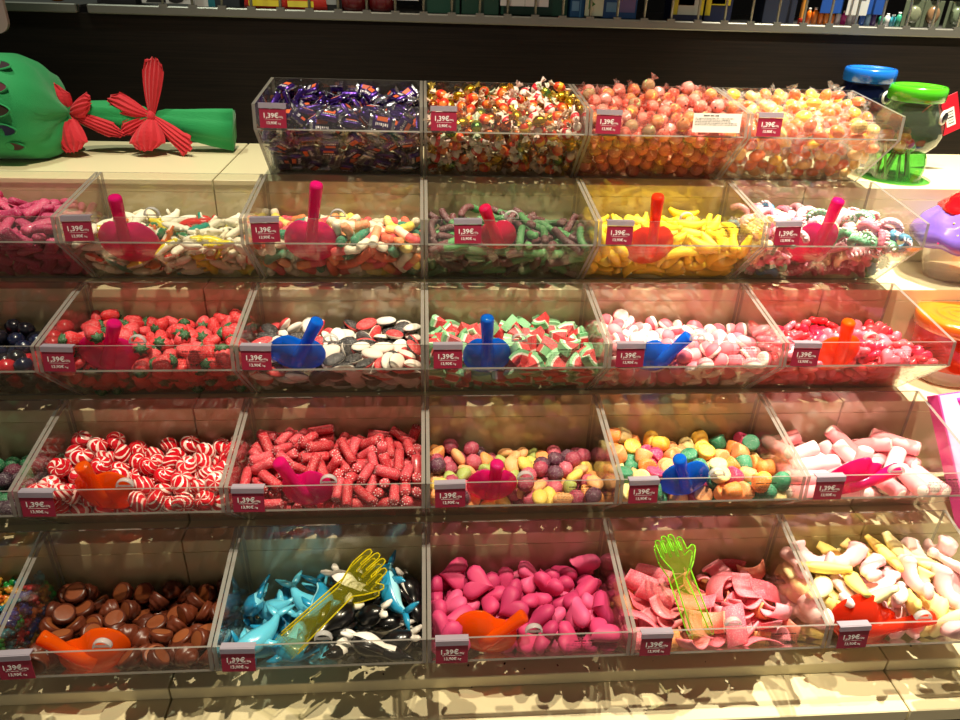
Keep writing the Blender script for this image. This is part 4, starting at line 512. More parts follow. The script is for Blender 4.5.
 (1, 4): [[-110,64,33,11,-2,13,-106,88,24,13,1,-4,-52,104,28,-6,-4,-5,-15,102,27,-11,0,18,61,106,31,14,0,17,125,78,13,12,0,9,105,119,44,1,0,-1,-117,158,86,17,-7,-14,-85,151,74,17,-4,-14,93,13,38,-14,1,-2,84,137,62,-13,4,12,121,57,39,-18,0,-13,125,84,48,6,-1,-9,125,151,77,6,-6,-9,-106,55,13,11,0,-2,-105,74,12,-1,0,16,-121,102,26,-17,-4,-9,-75,78,15,1,-1,-11,-47,85,26,-3,-4,-4,40,91,16,16,2,17,103,23,14,3,2,-12,95,90,14,2,0,18,-91,131,55,1,4,4,65,124,52,2,2,7,111,81,28,14,-1,-2,105,106,31,-17,0,16,-95,31,36,-3,-3,6,-121,79,55,18,-5,-9,-79,98,35,7,0,15,-61,13,39,-12,0,-18,-14,12,53,-7,-2,0,20,150,74,-11,1,17,43,122,49,15,-2,-10,15,121,51,-2,-5,-1,125,21,32,-12,-8,11,-107,100,60,-1,-2,-17,-123,129,56,13,-2,-9,-60,22,54,5,4,-5,48,91,58,1,0,11,103,77,52,-17,-2,9,-125,29,58,10,1,-10,-91,82,51,10,-1,-4,-126,119,81,7,0,9,5,36,50,14,4,1,4,82,56,-2,-1,13,-19,112,63,12,-2,-8,46,34,58,4,-1,-2,50,135,73,-18,-1,-3,124,60,68,5,2,-9,112,132,67,0,3,2,-105,88,74,10,-1,16,-96,126,75,16,1,1,-63,90,61,12,0,-7,-32,93,79,3,0,11,17,30,63,15,1,-5,18,70,65,3,0,10,67,16,66,-15,1,-3,104,92,67,-12,1,-6,108,147,83,11,-1,8,-103,33,65,2,-1,-16,-104,67,70,-6,-2,-4,-85,123,91,-14,1,8,-56,23,77,11,2,-5,-27,61,72,-12,1,9,-57,130,84,-9,-5,-15,10,112,81,1,-1,1,5,131,86,13,2,16,52,25,78,-17,-2,2,36,94,74,-15,3,-13,-89,12,64,-4,-3,16,-77,32,78,-2,-1,9,-56,95,79,-18,-1,-9,-43,134,98,3,5,7,6,73,83,-2,0,9,32,13,73,6,-3,0,19,23,81,4,-1,-2,79,62,85,12,0,7,126,93,95,-17,1,-9,90,151,88,15,0,-10,-105,24,80,8,2,18,-124,38,91,15,-3,11,-78,83,86,17,2,11,-8,38,83,10,-2,5,28,74,82,11,-4,-11,54,52,77,3,2,-2,52,156,86,12,1,-3,93,81,95,9,-1,5,91,107,87,11,-1,-14,-90,52,86,5,3,13,-117,99,96,4,0,10,-105,131,95,11,0,8,-62,68,92,13,0,-6,-50,105,96,12,0,5,9,41,92,-16,4,2,21,58,95,9,-1,-14,8,97,97,9,0,-6,58,21,98,10,0,16,50,80,98,14,0,16,92,26,74,10,0,-13],
  [-123,30,17,14,-3,-9,-122,18,34,-14,4,6,-65,85,34,11,-2,-4,-14,86,17,-7,0,-1,29,106,31,-17,-4,-7,52,75,13,-15,0,14,-109,103,42,3,-1,13,-20,108,44,17,-1,17,77,87,40,13,-1,-2,-110,32,46,15,0,10,-15,51,48,-12,6,13,-37,119,65,-2,6,14,2,123,63,-13,-5,-2,66,109,66,-3,-1,-10,89,105,63,9,3,-7,-34,23,59,14,-2,15,-47,82,64,0,2,-8,-78,112,59,10,4,-2,109,22,50,5,-2,12,-88,53,56,-14,1,9,-4,97,66,16,-1,13,59,73,73,-16,-1,-4,37,117,83,17,3,6,125,25,73,-6,6,-9,-40,17,88,-14,3,5,74,136,81,13,2,-7,77,53,57,4,-1,2,112,77,79,1,0,16,118,114,76,16,-2,-14,-106,70,88,10,0,-2,-16,22,77,11,3,-13,-17,132,96,15,1,14,107,36,76,15,-6,13,-95,99,92,16,4,-14,-59,46,80,15,4,-7,-34,50,86,2,-2,6,-16,84,85,6,0,-9,54,102,89,0,1,-1,101,54,79,-2,3,-17,-36,67,99,-3,-1,13,60,50,95,-3,1,-13],
  ],
 (1, 5): [[-121,26,7,-9,0,8,-112,108,51,-18,-3,15,81,98,30,-11,2,-3,-87,138,60,1,-4,-10,-24,76,59,16,0,4,-28,94,43,16,-1,3,-70,88,66,-13,-4,-7,21,70,51,-7,1,-9,87,69,77,11,-2,-10,-95,48,11,0,0,-8,50,98,18,1,1,16,-8,26,24,-8,2,9,5,105,24,-9,-1,-17,45,11,36,-9,-2,-18,30,55,30,0,0,-3,-4,113,64,-1,6,3,111,23,53,0,-3,18,113,92,78,-13,-3,-15,-2,25,87,-5,3,11,11,37,66,-5,-2,-6,49,114,95,-7,1,-10,84,34,83,-6,-1,8,-100,91,112,-12,-6,4,-38,69,102,-8,2,6,42,25,81,-5,3,11,111,62,103,-9,0,-15,-65,76,101,-8,-4,-8],
  [-34,24,11,0,0,14,-12,58,15,-18,0,12,114,26,15,1,-1,9,-129,68,57,-5,3,9,9,74,39,-12,-2,10,113,58,50,5,2,1,111,139,64,-11,0,-18,-36,114,70,-7,-2,14,25,124,74,0,3,11,-111,76,22,18,-2,-17,36,59,15,-18,0,15,41,87,31,-6,1,-17,-98,24,21,-5,-5,-12,-15,55,34,18,0,-15,81,126,43,-13,1,2,70,127,65,-13,1,-8,-108,106,75,-16,4,-11,-72,11,44,-9,2,18,97,99,51,-12,3,6,58,145,72,-14,1,17,111,128,70,-15,-1,-1,-11,94,76,-4,5,11,-72,163,99,-8,1,13,20,11,46,-9,5,-18,112,14,71,-9,3,0,-111,145,97,2,6,11,22,106,83,-9,1,18,-118,25,102,-12,3,-4,-109,53,91,-8,-2,-16,-85,90,89,-3,1,16,-10,116,106,-9,2,-2,41,80,81,-11,-3,-15,75,120,98,-11,-2,-6,112,119,95,-12,2,-2,-113,74,98,-8,1,-16,47,89,111,-9,-3,2,103,26,97,-7,1,10,113,126,109,-9,-2,16,-15,25,105,-12,-4,-7,-1,47,106,-9,0,-16,-31,91,114,-7,2,-12],
  [-111,109,25,-5,0,18,123,69,7,-9,0,-9,-123,26,55,-9,-2,-8,-92,164,83,-10,3,15,97,154,82,-11,1,12,-129,64,26,13,5,-9,-67,78,15,-18,0,1,-68,108,27,-10,1,1,111,124,43,-10,-3,-15,-112,81,46,-15,1,15,-37,9,47,-5,5,0,41,165,94,-4,-2,-8,118,79,66,1,-2,-14,-103,27,70,-8,0,10,52,160,94,-5,0,10,-24,92,90,-5,1,-7,20,138,92,-3,5,14,-48,55,80,-15,-2,1,123,26,93,-7,0,10,70,111,118,-10,2,11,10,73,108,-7,0,17],
  [-131,26,38,0,2,9,-32,40,72,4,-2,15,22,29,87,13,-1,-6,65,26,75,-2,9,-2,114,161,95,-16,-5,-13,-73,88,11,-4,1,1,113,105,29,-6,-5,-15,39,42,61,-2,3,14,-55,19,70,-9,-4,6,62,137,83,-11,-3,-6,-131,35,81,-1,-1,9,-16,122,90,-4,2,-2,105,145,94,-11,-4,-12,-68,128,86,-10,2,5,-75,35,109,-5,-2,8,29,26,94,-7,2,10],
  [-86,117,61,-3,4,9,96,42,53,-1,5,-9,51,130,49,-6,-3,-4,-123,124,67,-9,-7,9,-9,138,109,-7,2,1,-8,55,69,3,4,10,120,46,58,15,4,4,-74,35,11,0,0,-8,43,102,46,-6,3,-16,-122,164,80,-9,4,9,-80,69,67,-9,-4,-8,94,114,81,-11,2,11,-112,64,73,-10,-3,-15,-115,109,94,-2,1,-6,-85,25,63,-8,-2,10,-12,26,75,-4,-2,-7,18,60,86,-5,0,-4,71,79,94,-6,1,3,-79,32,85,-10,1,-10,-77,120,108,-8,-1,-12,72,26,99,-7,2,11,-101,126,111,-8,3,10,-48,34,98,-12,1,10,39,65,101,-6,0,14],
  [-23,82,22,4,-2,-4,57,103,29,-13,1,16,114,88,57,-17,-3,-13,-117,95,68,-7,-2,-13,-28,60,70,1,-3,-6,7,85,7,-9,0,-17,94,95,11,-14,1,1,-103,67,30,-9,2,0,-77,134,53,-13,-4,-10,-106,32,47,-10,0,-10,-12,110,52,3,0,-14,-90,77,67,10,4,11,-85,117,87,-5,-3,-13,-26,98,80,11,1,-4,6,86,73,1,-3,5,77,11,62,-9,3,18,31,73,75,15,1,-9,-51,84,84,-8,-2,-8,68,68,69,-6,4,10,63,104,75,-3,2,-14,76,160,98,-10,2,-11,114,40,71,-6,-1,14,112,83,88,-9,1,-18,-128,149,100,-5,3,9,-18,68,85,-5,4,10,112,70,81,-11,1,-1,-90,34,106,-7,-2,-10,-33,28,99,-9,3,-6,2,95,100,-5,-3,-17,65,142,111,-6,-2,-8,79,59,102,-8,-1,-15,-90,83,111,-12,3,-9,-59,127,108,-8,0,-11,55,46,89,-4,-5,6],
  ],
 (2, 0): [[-121,16,24,10,-5,-3,-121,105,34,-10,4,16,-66,16,17,-10,2,15,-52,73,39,-7,-6,-11,-20,16,17,13,-8,-7,-21,81,17,-10,-4,-4,7,16,16,-4,2,-15,29,85,16,17,3,-2,30,104,34,-8,-1,-6,41,123,52,5,-2,1,78,17,38,-17,4,-15,78,114,45,-12,4,6,121,61,16,2,-2,17,106,82,17,10,5,-10,96,101,32,-17,-4,3,122,47,38,-8,1,-5,-104,114,72,13,2,6,-74,57,39,4,1,15,-63,16,44,8,-3,-5,-65,40,56,-17,5,18,-95,89,65,14,2,-11,-77,101,49,11,-3,13,-84,153,83,-1,0,-15,-56,16,72,-2,7,11,-50,91,58,16,7,-1,-61,143,73,-15,-4,10,-20,17,44,15,-5,1,-41,27,55,-12,2,15,4,63,65,-11,0,-16,-3,106,66,15,-2,11,44,38,56,13,-2,7,35,98,60,3,0,-8,55,16,66,17,2,17,79,32,59,-15,2,-7,122,20,43,-9,-5,9,108,39,60,-11,0,1,-93,97,89,11,0,-2,-98,25,80,-17,6,15,-96,56,90,9,-7,13,-83,172,101,9,5,-16,-30,16,96,-3,-8,17,-60,59,74,-11,1,-3,3,16,67,2,-1,-15,-16,40,55,-17,-2,-14,25,37,73,16,-4,4,-23,16,71,-13,4,-14,-7,149,78,14,-1,6,19,16,88,-12,-6,-17,30,60,59,6,-1,12,9,98,88,-15,2,-9,16,157,87,-14,-5,11,16,57,88,-14,6,-14,62,40,76,12,2,6,44,27,88,-2,5,4,77,16,80,-9,1,-13,80,80,64,-11,5,0,49,116,76,-2,-1,12,63,149,78,1,-5,6,79,133,91,-3,1,-2,97,91,82,-3,3,15,-121,17,89,-18,-5,2,-121,55,89,2,6,-3,-101,152,103,13,0,17,-109,36,102,-18,-4,-12],
  [-93,16,17,16,-7,11,-91,78,16,17,3,-15,-96,100,30,1,7,-2,-95,118,48,9,-7,15,-54,108,38,-12,-2,1,-42,17,30,-13,-4,-8,-47,86,17,0,6,-9,-64,125,54,0,-1,-3,-36,122,52,-10,-6,-2,7,95,25,2,0,-3,15,119,50,4,-4,12,62,16,17,4,6,9,55,107,38,-5,-4,14,80,83,17,-6,0,8,94,17,16,1,4,4,121,16,17,7,-4,4,122,98,29,8,4,-10,121,133,63,0,-7,9,-110,140,70,10,0,13,-99,16,43,2,7,-10,-99,38,54,7,5,0,-81,43,74,13,0,10,-71,76,57,15,-2,-15,-38,54,61,2,-2,13,-49,113,73,3,7,-16,-34,141,70,17,2,0,12,92,51,4,2,3,63,60,59,-5,-3,5,95,77,42,-11,-3,10,62,99,62,12,-2,11,65,131,61,-15,7,-9,99,16,54,-10,7,-7,89,57,58,5,-5,-2,96,100,58,-3,-7,2,120,62,61,7,-2,18,121,109,73,10,-5,15,122,151,81,-10,-5,-12,-121,37,72,15,-7,11,-96,131,91,-8,-4,15,-122,155,86,-5,3,14,-121,98,86,-13,3,-1,-77,112,74,-13,4,12,-76,16,90,7,7,-5,-96,62,63,-15,-5,13,-80,76,82,-5,0,-6,-71,137,98,-5,7,-1,-35,88,79,-15,-5,-11,-22,136,95,-11,3,-13,-46,131,92,11,5,10,-21,55,80,-12,-5,17,-6,168,97,-18,-6,-16,-44,158,88,-14,-3,-9,-1,40,75,-10,0,1,-24,117,76,2,1,17,0,123,86,-3,-5,-8,23,116,75,-13,0,-11,41,159,88,11,-4,8,91,41,80,17,2,17,102,17,87,5,-3,8,102,65,80,6,4,-13,79,163,92,2,-1,18,80,112,73,-12,4,3,105,124,83,-11,5,-6,-108,77,97,-3,6,-13,-122,123,89,-9,5,-7],
  [-115,87,17,-12,7,11,-121,123,53,-11,0,2,-71,93,24,7,-1,-11,-30,100,31,-15,3,-7,-11,85,41,-18,1,-14,-8,111,41,4,4,18,34,17,16,1,-2,-17,55,89,19,-8,6,-13,108,39,17,7,1,-13,94,129,59,-2,-5,2,120,73,38,-18,2,-9,113,116,46,-4,-4,16,-122,17,55,-14,2,7,-85,135,66,0,5,-12,-21,74,62,11,1,2,-10,130,59,5,-3,17,28,16,56,17,-4,12,14,139,68,9,-6,14,50,15,41,-5,7,5,40,140,70,-12,-1,1,121,91,55,-14,3,-4,96,148,78,17,6,-17,122,81,79,13,0,7,-117,75,73,18,-2,-9,-81,16,63,6,-1,-1,-61,37,90,12,5,11,-62,93,83,9,3,-15,-38,35,80,12,1,13,-17,100,94,17,-1,11,-7,77,84,7,1,-16,40,55,82,9,-5,-12,76,62,82,-10,-1,16,49,78,72,-1,-1,0,22,81,73,-3,-1,2,69,90,86,14,-4,-3,121,16,68,1,3,10,121,46,82,4,0,-7,106,167,96,-5,3,7,-121,174,104,4,-5,6],
  ],
 (2, 1): [[-90,107,36,-10,-1,4,-55,119,94,15,6,11,26,125,62,-16,-1,10,5,15,49,-10,-3,-10,58,16,55,10,-6,-18,64,103,72,9,-4,-1,80,16,54,-1,1,-11,97,153,80,6,-2,-8,124,49,39,2,-4,-9,118,15,71,-11,7,6,-118,111,80,-5,0,4,-81,36,72,-4,1,3,-108,143,126,-4,-7,9,-61,98,62,10,5,3,3,15,72,-8,4,-10,41,14,76,-12,-5,13,34,67,75,-10,-2,-5,50,160,89,10,2,-15,55,56,62,7,5,-5,58,126,78,-7,4,11,93,54,81,-11,-4,-16,102,171,98,7,-2,-4,122,44,100,-10,5,-10,109,99,89,17,-6,-4,106,135,92,-2,-4,-2,-95,55,81,-5,6,12,-94,99,82,-12,3,-13,-77,105,108,-2,1,-1,-69,14,95,-18,-7,-17,-23,59,83,17,-1,6,-35,104,60,3,0,0,9,58,70,9,-4,5,1,85,71,0,3,4,-13,119,76,-17,-2,7,21,36,69,-11,-5,4,11,117,84,7,3,-10,20,159,87,-2,-5,4,22,23,93,14,1,14,78,133,94,18,-4,-16,123,20,96,-7,7,-17,123,122,106,5,-4,-13,-92,14,82,0,-2,14,-78,49,96,3,-6,-8,-87,77,93,-11,6,14,-76,129,106,-8,-1,8,-43,74,85,-9,3,-17,-59,85,106,4,-1,-5,-102,17,108,-13,-4,0,-13,43,103,-11,5,14,-23,111,100,-17,-2,-16,-6,69,90,-14,-3,-13,-5,98,94,12,-5,2,27,48,96,0,1,12,17,69,94,15,1,12,42,73,97,12,-1,2,29,82,112,-9,1,-16,79,15,99,-13,-4,-8,70,37,96,-18,1,11,86,111,106,-12,0,9,102,15,104,-9,7,0,120,59,117,5,5,4,113,103,115,6,-8,-5,-99,19,15,7,-3,-1,-78,93,22,13,-3,-2,-4,101,28,11,0,14,44,81,17,-4,3,4,24,97,25,-2,-2,16,62,19,14,-8,0,5,50,99,28,13,1,2,107,15,14,8,-3,-6,121,35,16,-17,0,-18,117,85,15,-10,0,1,-123,20,55,7,6,0,-63,108,38,14,4,12,-64,14,37,-16,-8,-2,-27,127,54,4,-1,-5,70,148,74,-12,-2,-2,83,14,25,14,5,12,109,58,60,-6,-3,-7,64,102,48,-6,-3,-3],
  [-120,44,52,9,-6,-5,-124,70,59,17,3,9,-120,160,89,3,4,-13,-73,122,80,-17,-8,-9,-78,16,58,8,-1,-17,-84,104,58,-9,0,17,-34,105,33,-14,7,2,48,16,36,-7,0,11,84,58,57,-10,-3,-9,102,15,48,-3,0,-13,122,78,55,-7,-2,15,122,82,79,7,0,-2,-122,43,78,15,-1,2,-115,137,84,11,-2,-12,-108,84,69,1,0,-11,-96,127,70,10,-1,1,-59,18,73,-14,-1,8,-23,74,60,3,-4,4,14,143,73,-4,-3,5,74,164,94,-13,-1,-11,62,73,79,9,-2,-5,-120,116,103,7,0,-13,-123,141,108,13,-4,13,-49,74,64,11,1,-5,-67,70,82,15,0,-17,-69,94,85,-17,-2,-6,-46,107,112,-12,5,-9,-23,90,78,6,3,-16,3,140,95,5,2,15,47,93,88,17,-2,-15,62,113,96,9,4,6,69,83,101,-2,7,-12,92,116,82,-15,-1,16,-101,35,95,17,-4,17,-108,72,103,13,6,12,-102,97,106,12,0,8,-99,120,116,14,5,-5,-39,42,89,-13,1,-2,-55,61,103,-10,0,17,-6,16,94,-9,6,7,-6,147,116,-8,0,-17,21,93,87,-18,2,4,33,143,99,13,-2,17,49,22,97,10,-5,0,38,105,107,4,-1,8,80,173,115,-16,-1,5,56,142,106,12,-2,12,121,175,113,2,1,-18,-120,78,17,-10,-5,14,-104,93,21,-14,-1,-17,-74,18,17,13,0,12,-45,16,16,18,1,12,11,113,43,9,-2,-2,85,107,37,-7,-3,6,115,59,16,13,0,1,121,105,33,14,-2,-2,-122,101,59,2,9,-16,-50,32,52,6,-1,-17,43,142,70,10,-6,-14,-29,17,36,6,1,-18,29,15,52,2,0,6,36,19,16,-6,-4,13,114,39,79,-7,-3,10,97,76,73,7,1,-17,122,16,33,4,-3,0,118,73,34,-7,1,9],
  [-119,84,41,12,-2,-13,-122,106,34,-5,-1,-16,-103,16,40,-11,6,-2,-77,127,53,-5,3,14,123,157,86,-15,6,-4,113,100,64,-12,-2,-1,114,136,67,-11,1,-15,-122,67,85,8,0,-9,-122,169,115,-15,5,9,-54,121,61,17,1,12,-37,15,68,-10,-3,0,-38,49,63,0,-8,7,68,17,78,-16,2,-11,71,44,73,11,0,13,83,93,85,6,0,3,121,66,94,-4,1,17,122,119,82,9,3,9,-117,20,78,7,-1,0,-119,50,103,-10,3,-6,-122,89,95,-14,3,-18,-60,45,76,-4,-1,16,-95,122,91,7,0,6,-35,16,91,-7,-4,9,-14,147,76,17,-5,6,-16,31,79,-2,5,17,4,40,88,-12,-8,0,37,120,89,5,-3,2,46,37,71,8,-8,-6,31,173,102,-7,7,-6,92,22,80,-8,-4,-6,50,50,90,-11,2,17,94,42,102,16,-1,-6,93,72,99,12,-3,5,119,151,107,7,1,10,-124,16,100,17,2,9,-67,160,145,11,4,6,-60,33,98,-7,6,15,-42,98,89,-15,-4,14,-5,164,93,13,-2,-2,-35,121,80,-9,6,15,17,120,106,-5,0,15,90,148,107,9,-5,9,116,82,109,-6,-4,6,-124,17,16,0,7,8,-123,55,16,-18,1,-12,-106,120,49,7,-2,10,-52,90,20,-1,5,0,-26,87,18,4,-1,11,-1,131,58,3,2,2,-13,14,16,3,6,-12,-5,76,15,-7,2,-11,13,16,16,18,-1,-11,70,88,18,-5,3,-7,96,93,24,-16,-5,13,123,119,53,-5,5,6,-123,131,60,-1,2,-5,-100,29,62,-13,3,-4,38,113,43,7,-2,6,58,128,55,-7,-2,-9,82,131,60,17,-4,-6,99,119,53,-1,-5,-4,122,32,56,12,0,-16],
  ],
 (2, 2): [[-115,16,11,0,0,0,-124,45,18,7,3,6,-32,73,16,-12,0,-5,3,107,31,-17,-3,-11,73,89,24,17,2,-13,116,140,61,14,-1,-1,-123,46,44,-7,-2,-12,-47,12,36,-8,-1,-2,-43,105,47,17,-3,10,37,15,56,-6,-1,15,46,121,54,2,-1,12,120,103,62,-1,-3,-13,-64,32,71,-17,3,-6,-108,161,91,-7,-2,-11,-30,11,62,7,7,16,-25,93,83,-16,1,-4,-62,109,54,3,-2,-6,-30,49,61,-3,2,8,10,19,60,18,3,-11,24,71,64,15,1,10,14,168,89,-4,-2,-2,33,41,76,11,1,-14,36,74,55,2,3,-15,98,94,83,-15,-3,6,-100,69,83,-2,-1,12,-68,47,78,4,0,-1,-54,118,84,-1,-1,13,-1,106,88,0,3,-4,29,145,92,1,-1,-10,37,104,92,18,-1,-12,80,22,83,0,0,10,119,53,101,17,1,6,84,158,94,13,1,-11,97,166,98,-12,1,6,-59,103,32,17,1,6,-117,139,60,4,-2,-16,-6,142,63,-14,-3,-15,83,138,64,2,3,6,-120,93,68,0,-2,8,-85,10,45,-9,3,-18,-97,126,85,-18,0,-12,-82,28,59,0,-2,6,71,67,67,-8,2,1,57,147,78,-17,-1,4,79,92,70,-10,2,9,98,17,66,-18,-2,-2,-63,86,82,5,3,18,-109,136,102,3,-2,-11,-59,10,66,-9,7,0,-42,46,71,12,1,8,14,69,76,-5,-2,7,12,85,88,3,-2,-1,105,14,87,-5,4,4,57,55,58,10,4,-17,40,124,80,17,0,8,17,121,91,-2,-7,-16,109,34,80,-3,1,17,69,57,84,17,3,6,124,17,66,-5,-6,-9,-115,74,97,1,0,17,-57,21,91,-16,2,-8,-21,52,80,-14,-2,12,-44,68,90,-1,-3,-16],
  [-42,78,25,6,1,-6,24,125,46,-3,4,5,74,123,49,18,-2,-12,83,103,33,-16,2,0,127,80,21,-9,6,-9,-117,101,47,-5,2,-2,-11,125,93,14,2,-16,55,135,66,-17,-1,14,-123,147,82,14,-1,9,-36,101,94,-4,4,17,65,117,76,18,0,12,120,70,56,-18,1,-7,121,166,93,17,-2,-11,-122,27,65,-4,-1,11,-117,117,107,1,1,-15,-41,19,83,13,-4,6,-97,103,99,14,1,12,50,20,80,13,-2,15,55,42,82,10,-6,4,57,130,93,18,0,-3,90,66,96,-1,-1,-6,-119,64,31,-10,-4,-14,-118,117,42,-11,4,15,-74,125,70,15,-7,-8,124,22,16,13,1,10,117,100,26,8,3,17,-97,106,74,0,0,11,-36,120,74,1,5,-16,-14,105,43,16,1,4,115,60,43,15,0,17,116,86,41,-1,-2,-1,120,115,48,5,-1,13,-93,11,74,-7,-2,0,21,97,75,3,2,-14,72,106,91,-17,0,1,120,61,88,-17,1,11,118,111,81,-1,3,-2,111,136,94,-15,1,12,-120,20,83,-1,-2,5,-96,30,97,-4,4,11],
  [23,20,23,16,1,6,-82,122,44,3,-1,-18,13,12,40,-6,1,0,0,118,54,15,3,-13,123,36,56,2,-6,17,-117,83,52,-14,-1,15,73,32,67,0,-1,4,-10,122,74,3,0,6,3,39,82,-1,0,-17,-122,79,12,-2,0,-9,-19,96,27,16,-1,-12,30,99,23,-3,5,7,50,81,19,0,4,-7,78,81,12,2,0,-4,103,119,40,-16,-4,-12,115,12,34,-10,4,16,-117,16,42,1,2,-2,-44,73,62,1,-4,18,102,17,49,3,-3,-2,94,53,68,4,1,-3,120,132,73,16,-4,-7,-78,65,70,-14,1,16,-54,101,72,1,0,-11,24,28,69,-3,-1,-16,57,87,75,18,-5,-9,-81,31,90,-2,-4,-1,-127,53,78,-9,3,9],
  [-118,96,27,-15,-2,16,-63,137,58,4,-2,-16,115,33,35,-7,-4,-8,49,15,35,-4,-2,-1,95,116,67,-9,-5,17,-121,110,92,-17,2,-9,0,43,63,-13,1,16,121,62,72,2,1,8,-66,64,86,1,2,0,73,17,97,18,-1,-2,-87,100,22,-17,-4,-10,-60,90,14,14,-1,-3,-6,13,16,-6,0,18,1,87,12,2,0,18,55,110,32,16,-4,-6,-49,29,54,18,-1,-16,-16,21,48,-16,0,-11,29,147,70,-3,5,7,105,81,68,2,0,15,-101,48,77,-14,-6,3,-1,147,92,0,-1,4,40,59,81,-9,-5,16,6,139,78,1,0,9,-3,60,88,18,-3,11],
  [111,64,19,-16,5,7,-116,17,26,1,0,2,-95,140,69,-2,-2,-14,-29,128,53,7,4,17,75,20,50,2,-2,-11,106,154,78,-16,0,18,-97,35,67,-4,0,13,-76,104,71,-8,-7,-8,-7,89,71,18,-3,12,47,163,92,16,0,6,92,70,81,-18,-1,-14,75,153,85,-5,-1,-13,-118,87,84,-18,0,-5,-74,119,96,0,0,7,-24,28,72,-9,7,16,18,18,89,-16,-2,15,41,27,96,-1,1,-15,99,40,91,16,3,-14,42,76,84,-6,0,0,123,89,87,-6,6,-3,122,116,96,4,-1,11,121,50,20,-15,-6,-17,-122,121,75,2,1,-8,-28,107,64,-14,0,-3,64,10,67,-9,2,0,92,129,81,15,-3,14,-126,162,98,-7,-1,9,-28,78,70,-14,1,4,-45,125,97,2,0,2,-4,17,72,-17,5,-15,-118,43,95,17,0,-6,-86,87,91,18,2,-12],
  ],
 (2, 3): [[-127,55,28,9,-6,9,-122,117,49,-1,1,-3,-75,115,49,5,-1,3,-48,82,20,-9,-3,7,43,10,38,9,6,0,59,107,33,14,-4,13,118,52,28,14,0,18,118,121,46,14,2,-12,-122,112,65,11,6,12,-96,18,49,1,2,2,-33,106,33,9,2,-11,21,10,15,9,5,18,84,144,65,1,-4,-10,110,10,31,9,0,0,114,43,53,16,-3,17,111,148,69,-18,-4,-10,-101,10,74,-9,2,0,-106,135,81,3,6,12,-113,167,99,-18,0,-2,-44,14,44,-12,-3,-9,8,164,99,5,-4,-3,49,19,71,-9,0,0,45,43,78,8,6,5,90,57,69,5,7,-9,119,78,73,6,4,14,89,78,75,-11,6,-7,101,118,81,14,1,1,120,51,68,-1,3,-9,121,160,81,0,-4,-10,-127,77,90,-9,4,-9,-127,150,116,-9,-7,-9,-47,130,93,17,1,-12,62,35,104,-15,-2,-5,72,10,50,9,-4,0,101,18,77,16,5,15,97,115,102,0,-1,-13,121,97,97,8,4,9,119,69,94,4,-6,-14,-111,14,15,12,-6,12,10,122,49,5,1,-8,27,117,44,7,-7,-15,76,66,11,0,0,16,65,96,20,-16,3,12,-13,92,52,-8,-4,14,123,62,40,4,-2,3,-106,117,85,15,3,8,-96,167,92,-13,7,-12,-40,90,68,1,3,13,-55,118,67,-17,1,-2,19,76,70,-1,2,7,126,120,86,9,2,-9,-123,30,75,-1,2,-3,-99,49,91,-9,1,0,-68,126,88,10,2,8,23,146,91,-4,-3,-1,-39,121,79,-16,0,2,20,122,74,9,1,-17,30,171,95,14,-3,12,118,29,75,10,4,-13,-93,70,102,-1,5,1,-72,88,97,10,6,-17,-5,31,85,16,-2,13,25,29,71,-2,0,5,15,20,86,4,7,7,32,14,86,6,-1,13],
  [-58,101,33,14,-1,-8,3,132,65,-3,3,16,-8,106,28,2,-4,-13,38,88,23,16,-5,9,19,102,24,14,1,1,87,122,44,3,-4,-13,119,88,27,-1,6,-12,-119,91,72,3,7,13,-45,117,50,-16,-1,-2,60,144,70,0,-5,4,121,125,67,0,-4,-9,-63,29,62,14,-1,-9,-80,114,91,12,-8,5,-92,135,97,-13,4,4,4,45,69,8,6,-7,-24,80,83,-16,-2,-11,19,95,76,-1,3,14,-4,110,58,-6,-7,2,51,156,81,-18,-3,-11,67,98,74,-1,4,0,34,93,87,13,4,-7,114,102,72,4,-1,-4,-116,28,88,0,-2,17,-100,86,95,5,-2,14,-92,86,76,-17,2,16,-29,42,85,-1,0,15,-73,51,96,-12,2,-17,-7,107,96,10,7,8,105,41,90,2,-2,-1,29,115,102,-8,-2,13,64,168,93,4,-4,5,5,124,90,3,-1,-6,53,128,96,0,-4,-15,10,142,106,18,-6,-7,82,10,81,9,0,18,87,146,110,17,1,-7,119,10,74,-9,-1,-18,117,169,103,-14,5,2,-125,67,11,0,0,-3,-107,96,18,-4,1,1,-68,73,12,18,0,5,95,10,17,-9,0,18,127,19,13,9,6,9,127,76,13,9,6,9,-125,42,39,-12,3,16,-125,61,53,-4,2,-16,-125,144,65,14,2,2,-96,145,67,4,-3,-15,9,13,54,8,-4,0,48,129,50,-15,3,14,72,126,51,-3,-7,5,125,134,56,14,-2,-2,-121,52,75,12,4,-6,-124,152,87,-2,0,-15,-78,18,48,-15,6,-16,-34,23,63,14,2,13,-17,13,54,11,-3,8,20,155,76,4,0,18,-16,123,45,-16,-4,-12,50,110,80,-17,0,0,70,141,90,8,2,-15,74,10,29,-9,4,-18,116,70,59,1,-3,9,125,20,53,-17,0,-15,-119,174,120,-9,-1,0,-82,29,74,-1,-4,3,-53,10,72,9,2,18,-73,71,86,10,-6,-4,-7,23,73,-15,-2,3,5,82,86,-16,0,-17,82,40,73,3,4,16,87,73,94,18,0,-17,97,168,93,3,-2,6,124,60,79,3,-1,3,110,135,91,-14,3,-1,118,149,95,14,3,-13,-117,35,103,2,1,8,-108,104,107,-2,6,-15,-58,66,100,-14,5,3,-66,113,107,-1,4,4,-13,61,89,-8,3,-11,-11,126,103,5,-2,-13,47,72,95,-3,2,12],
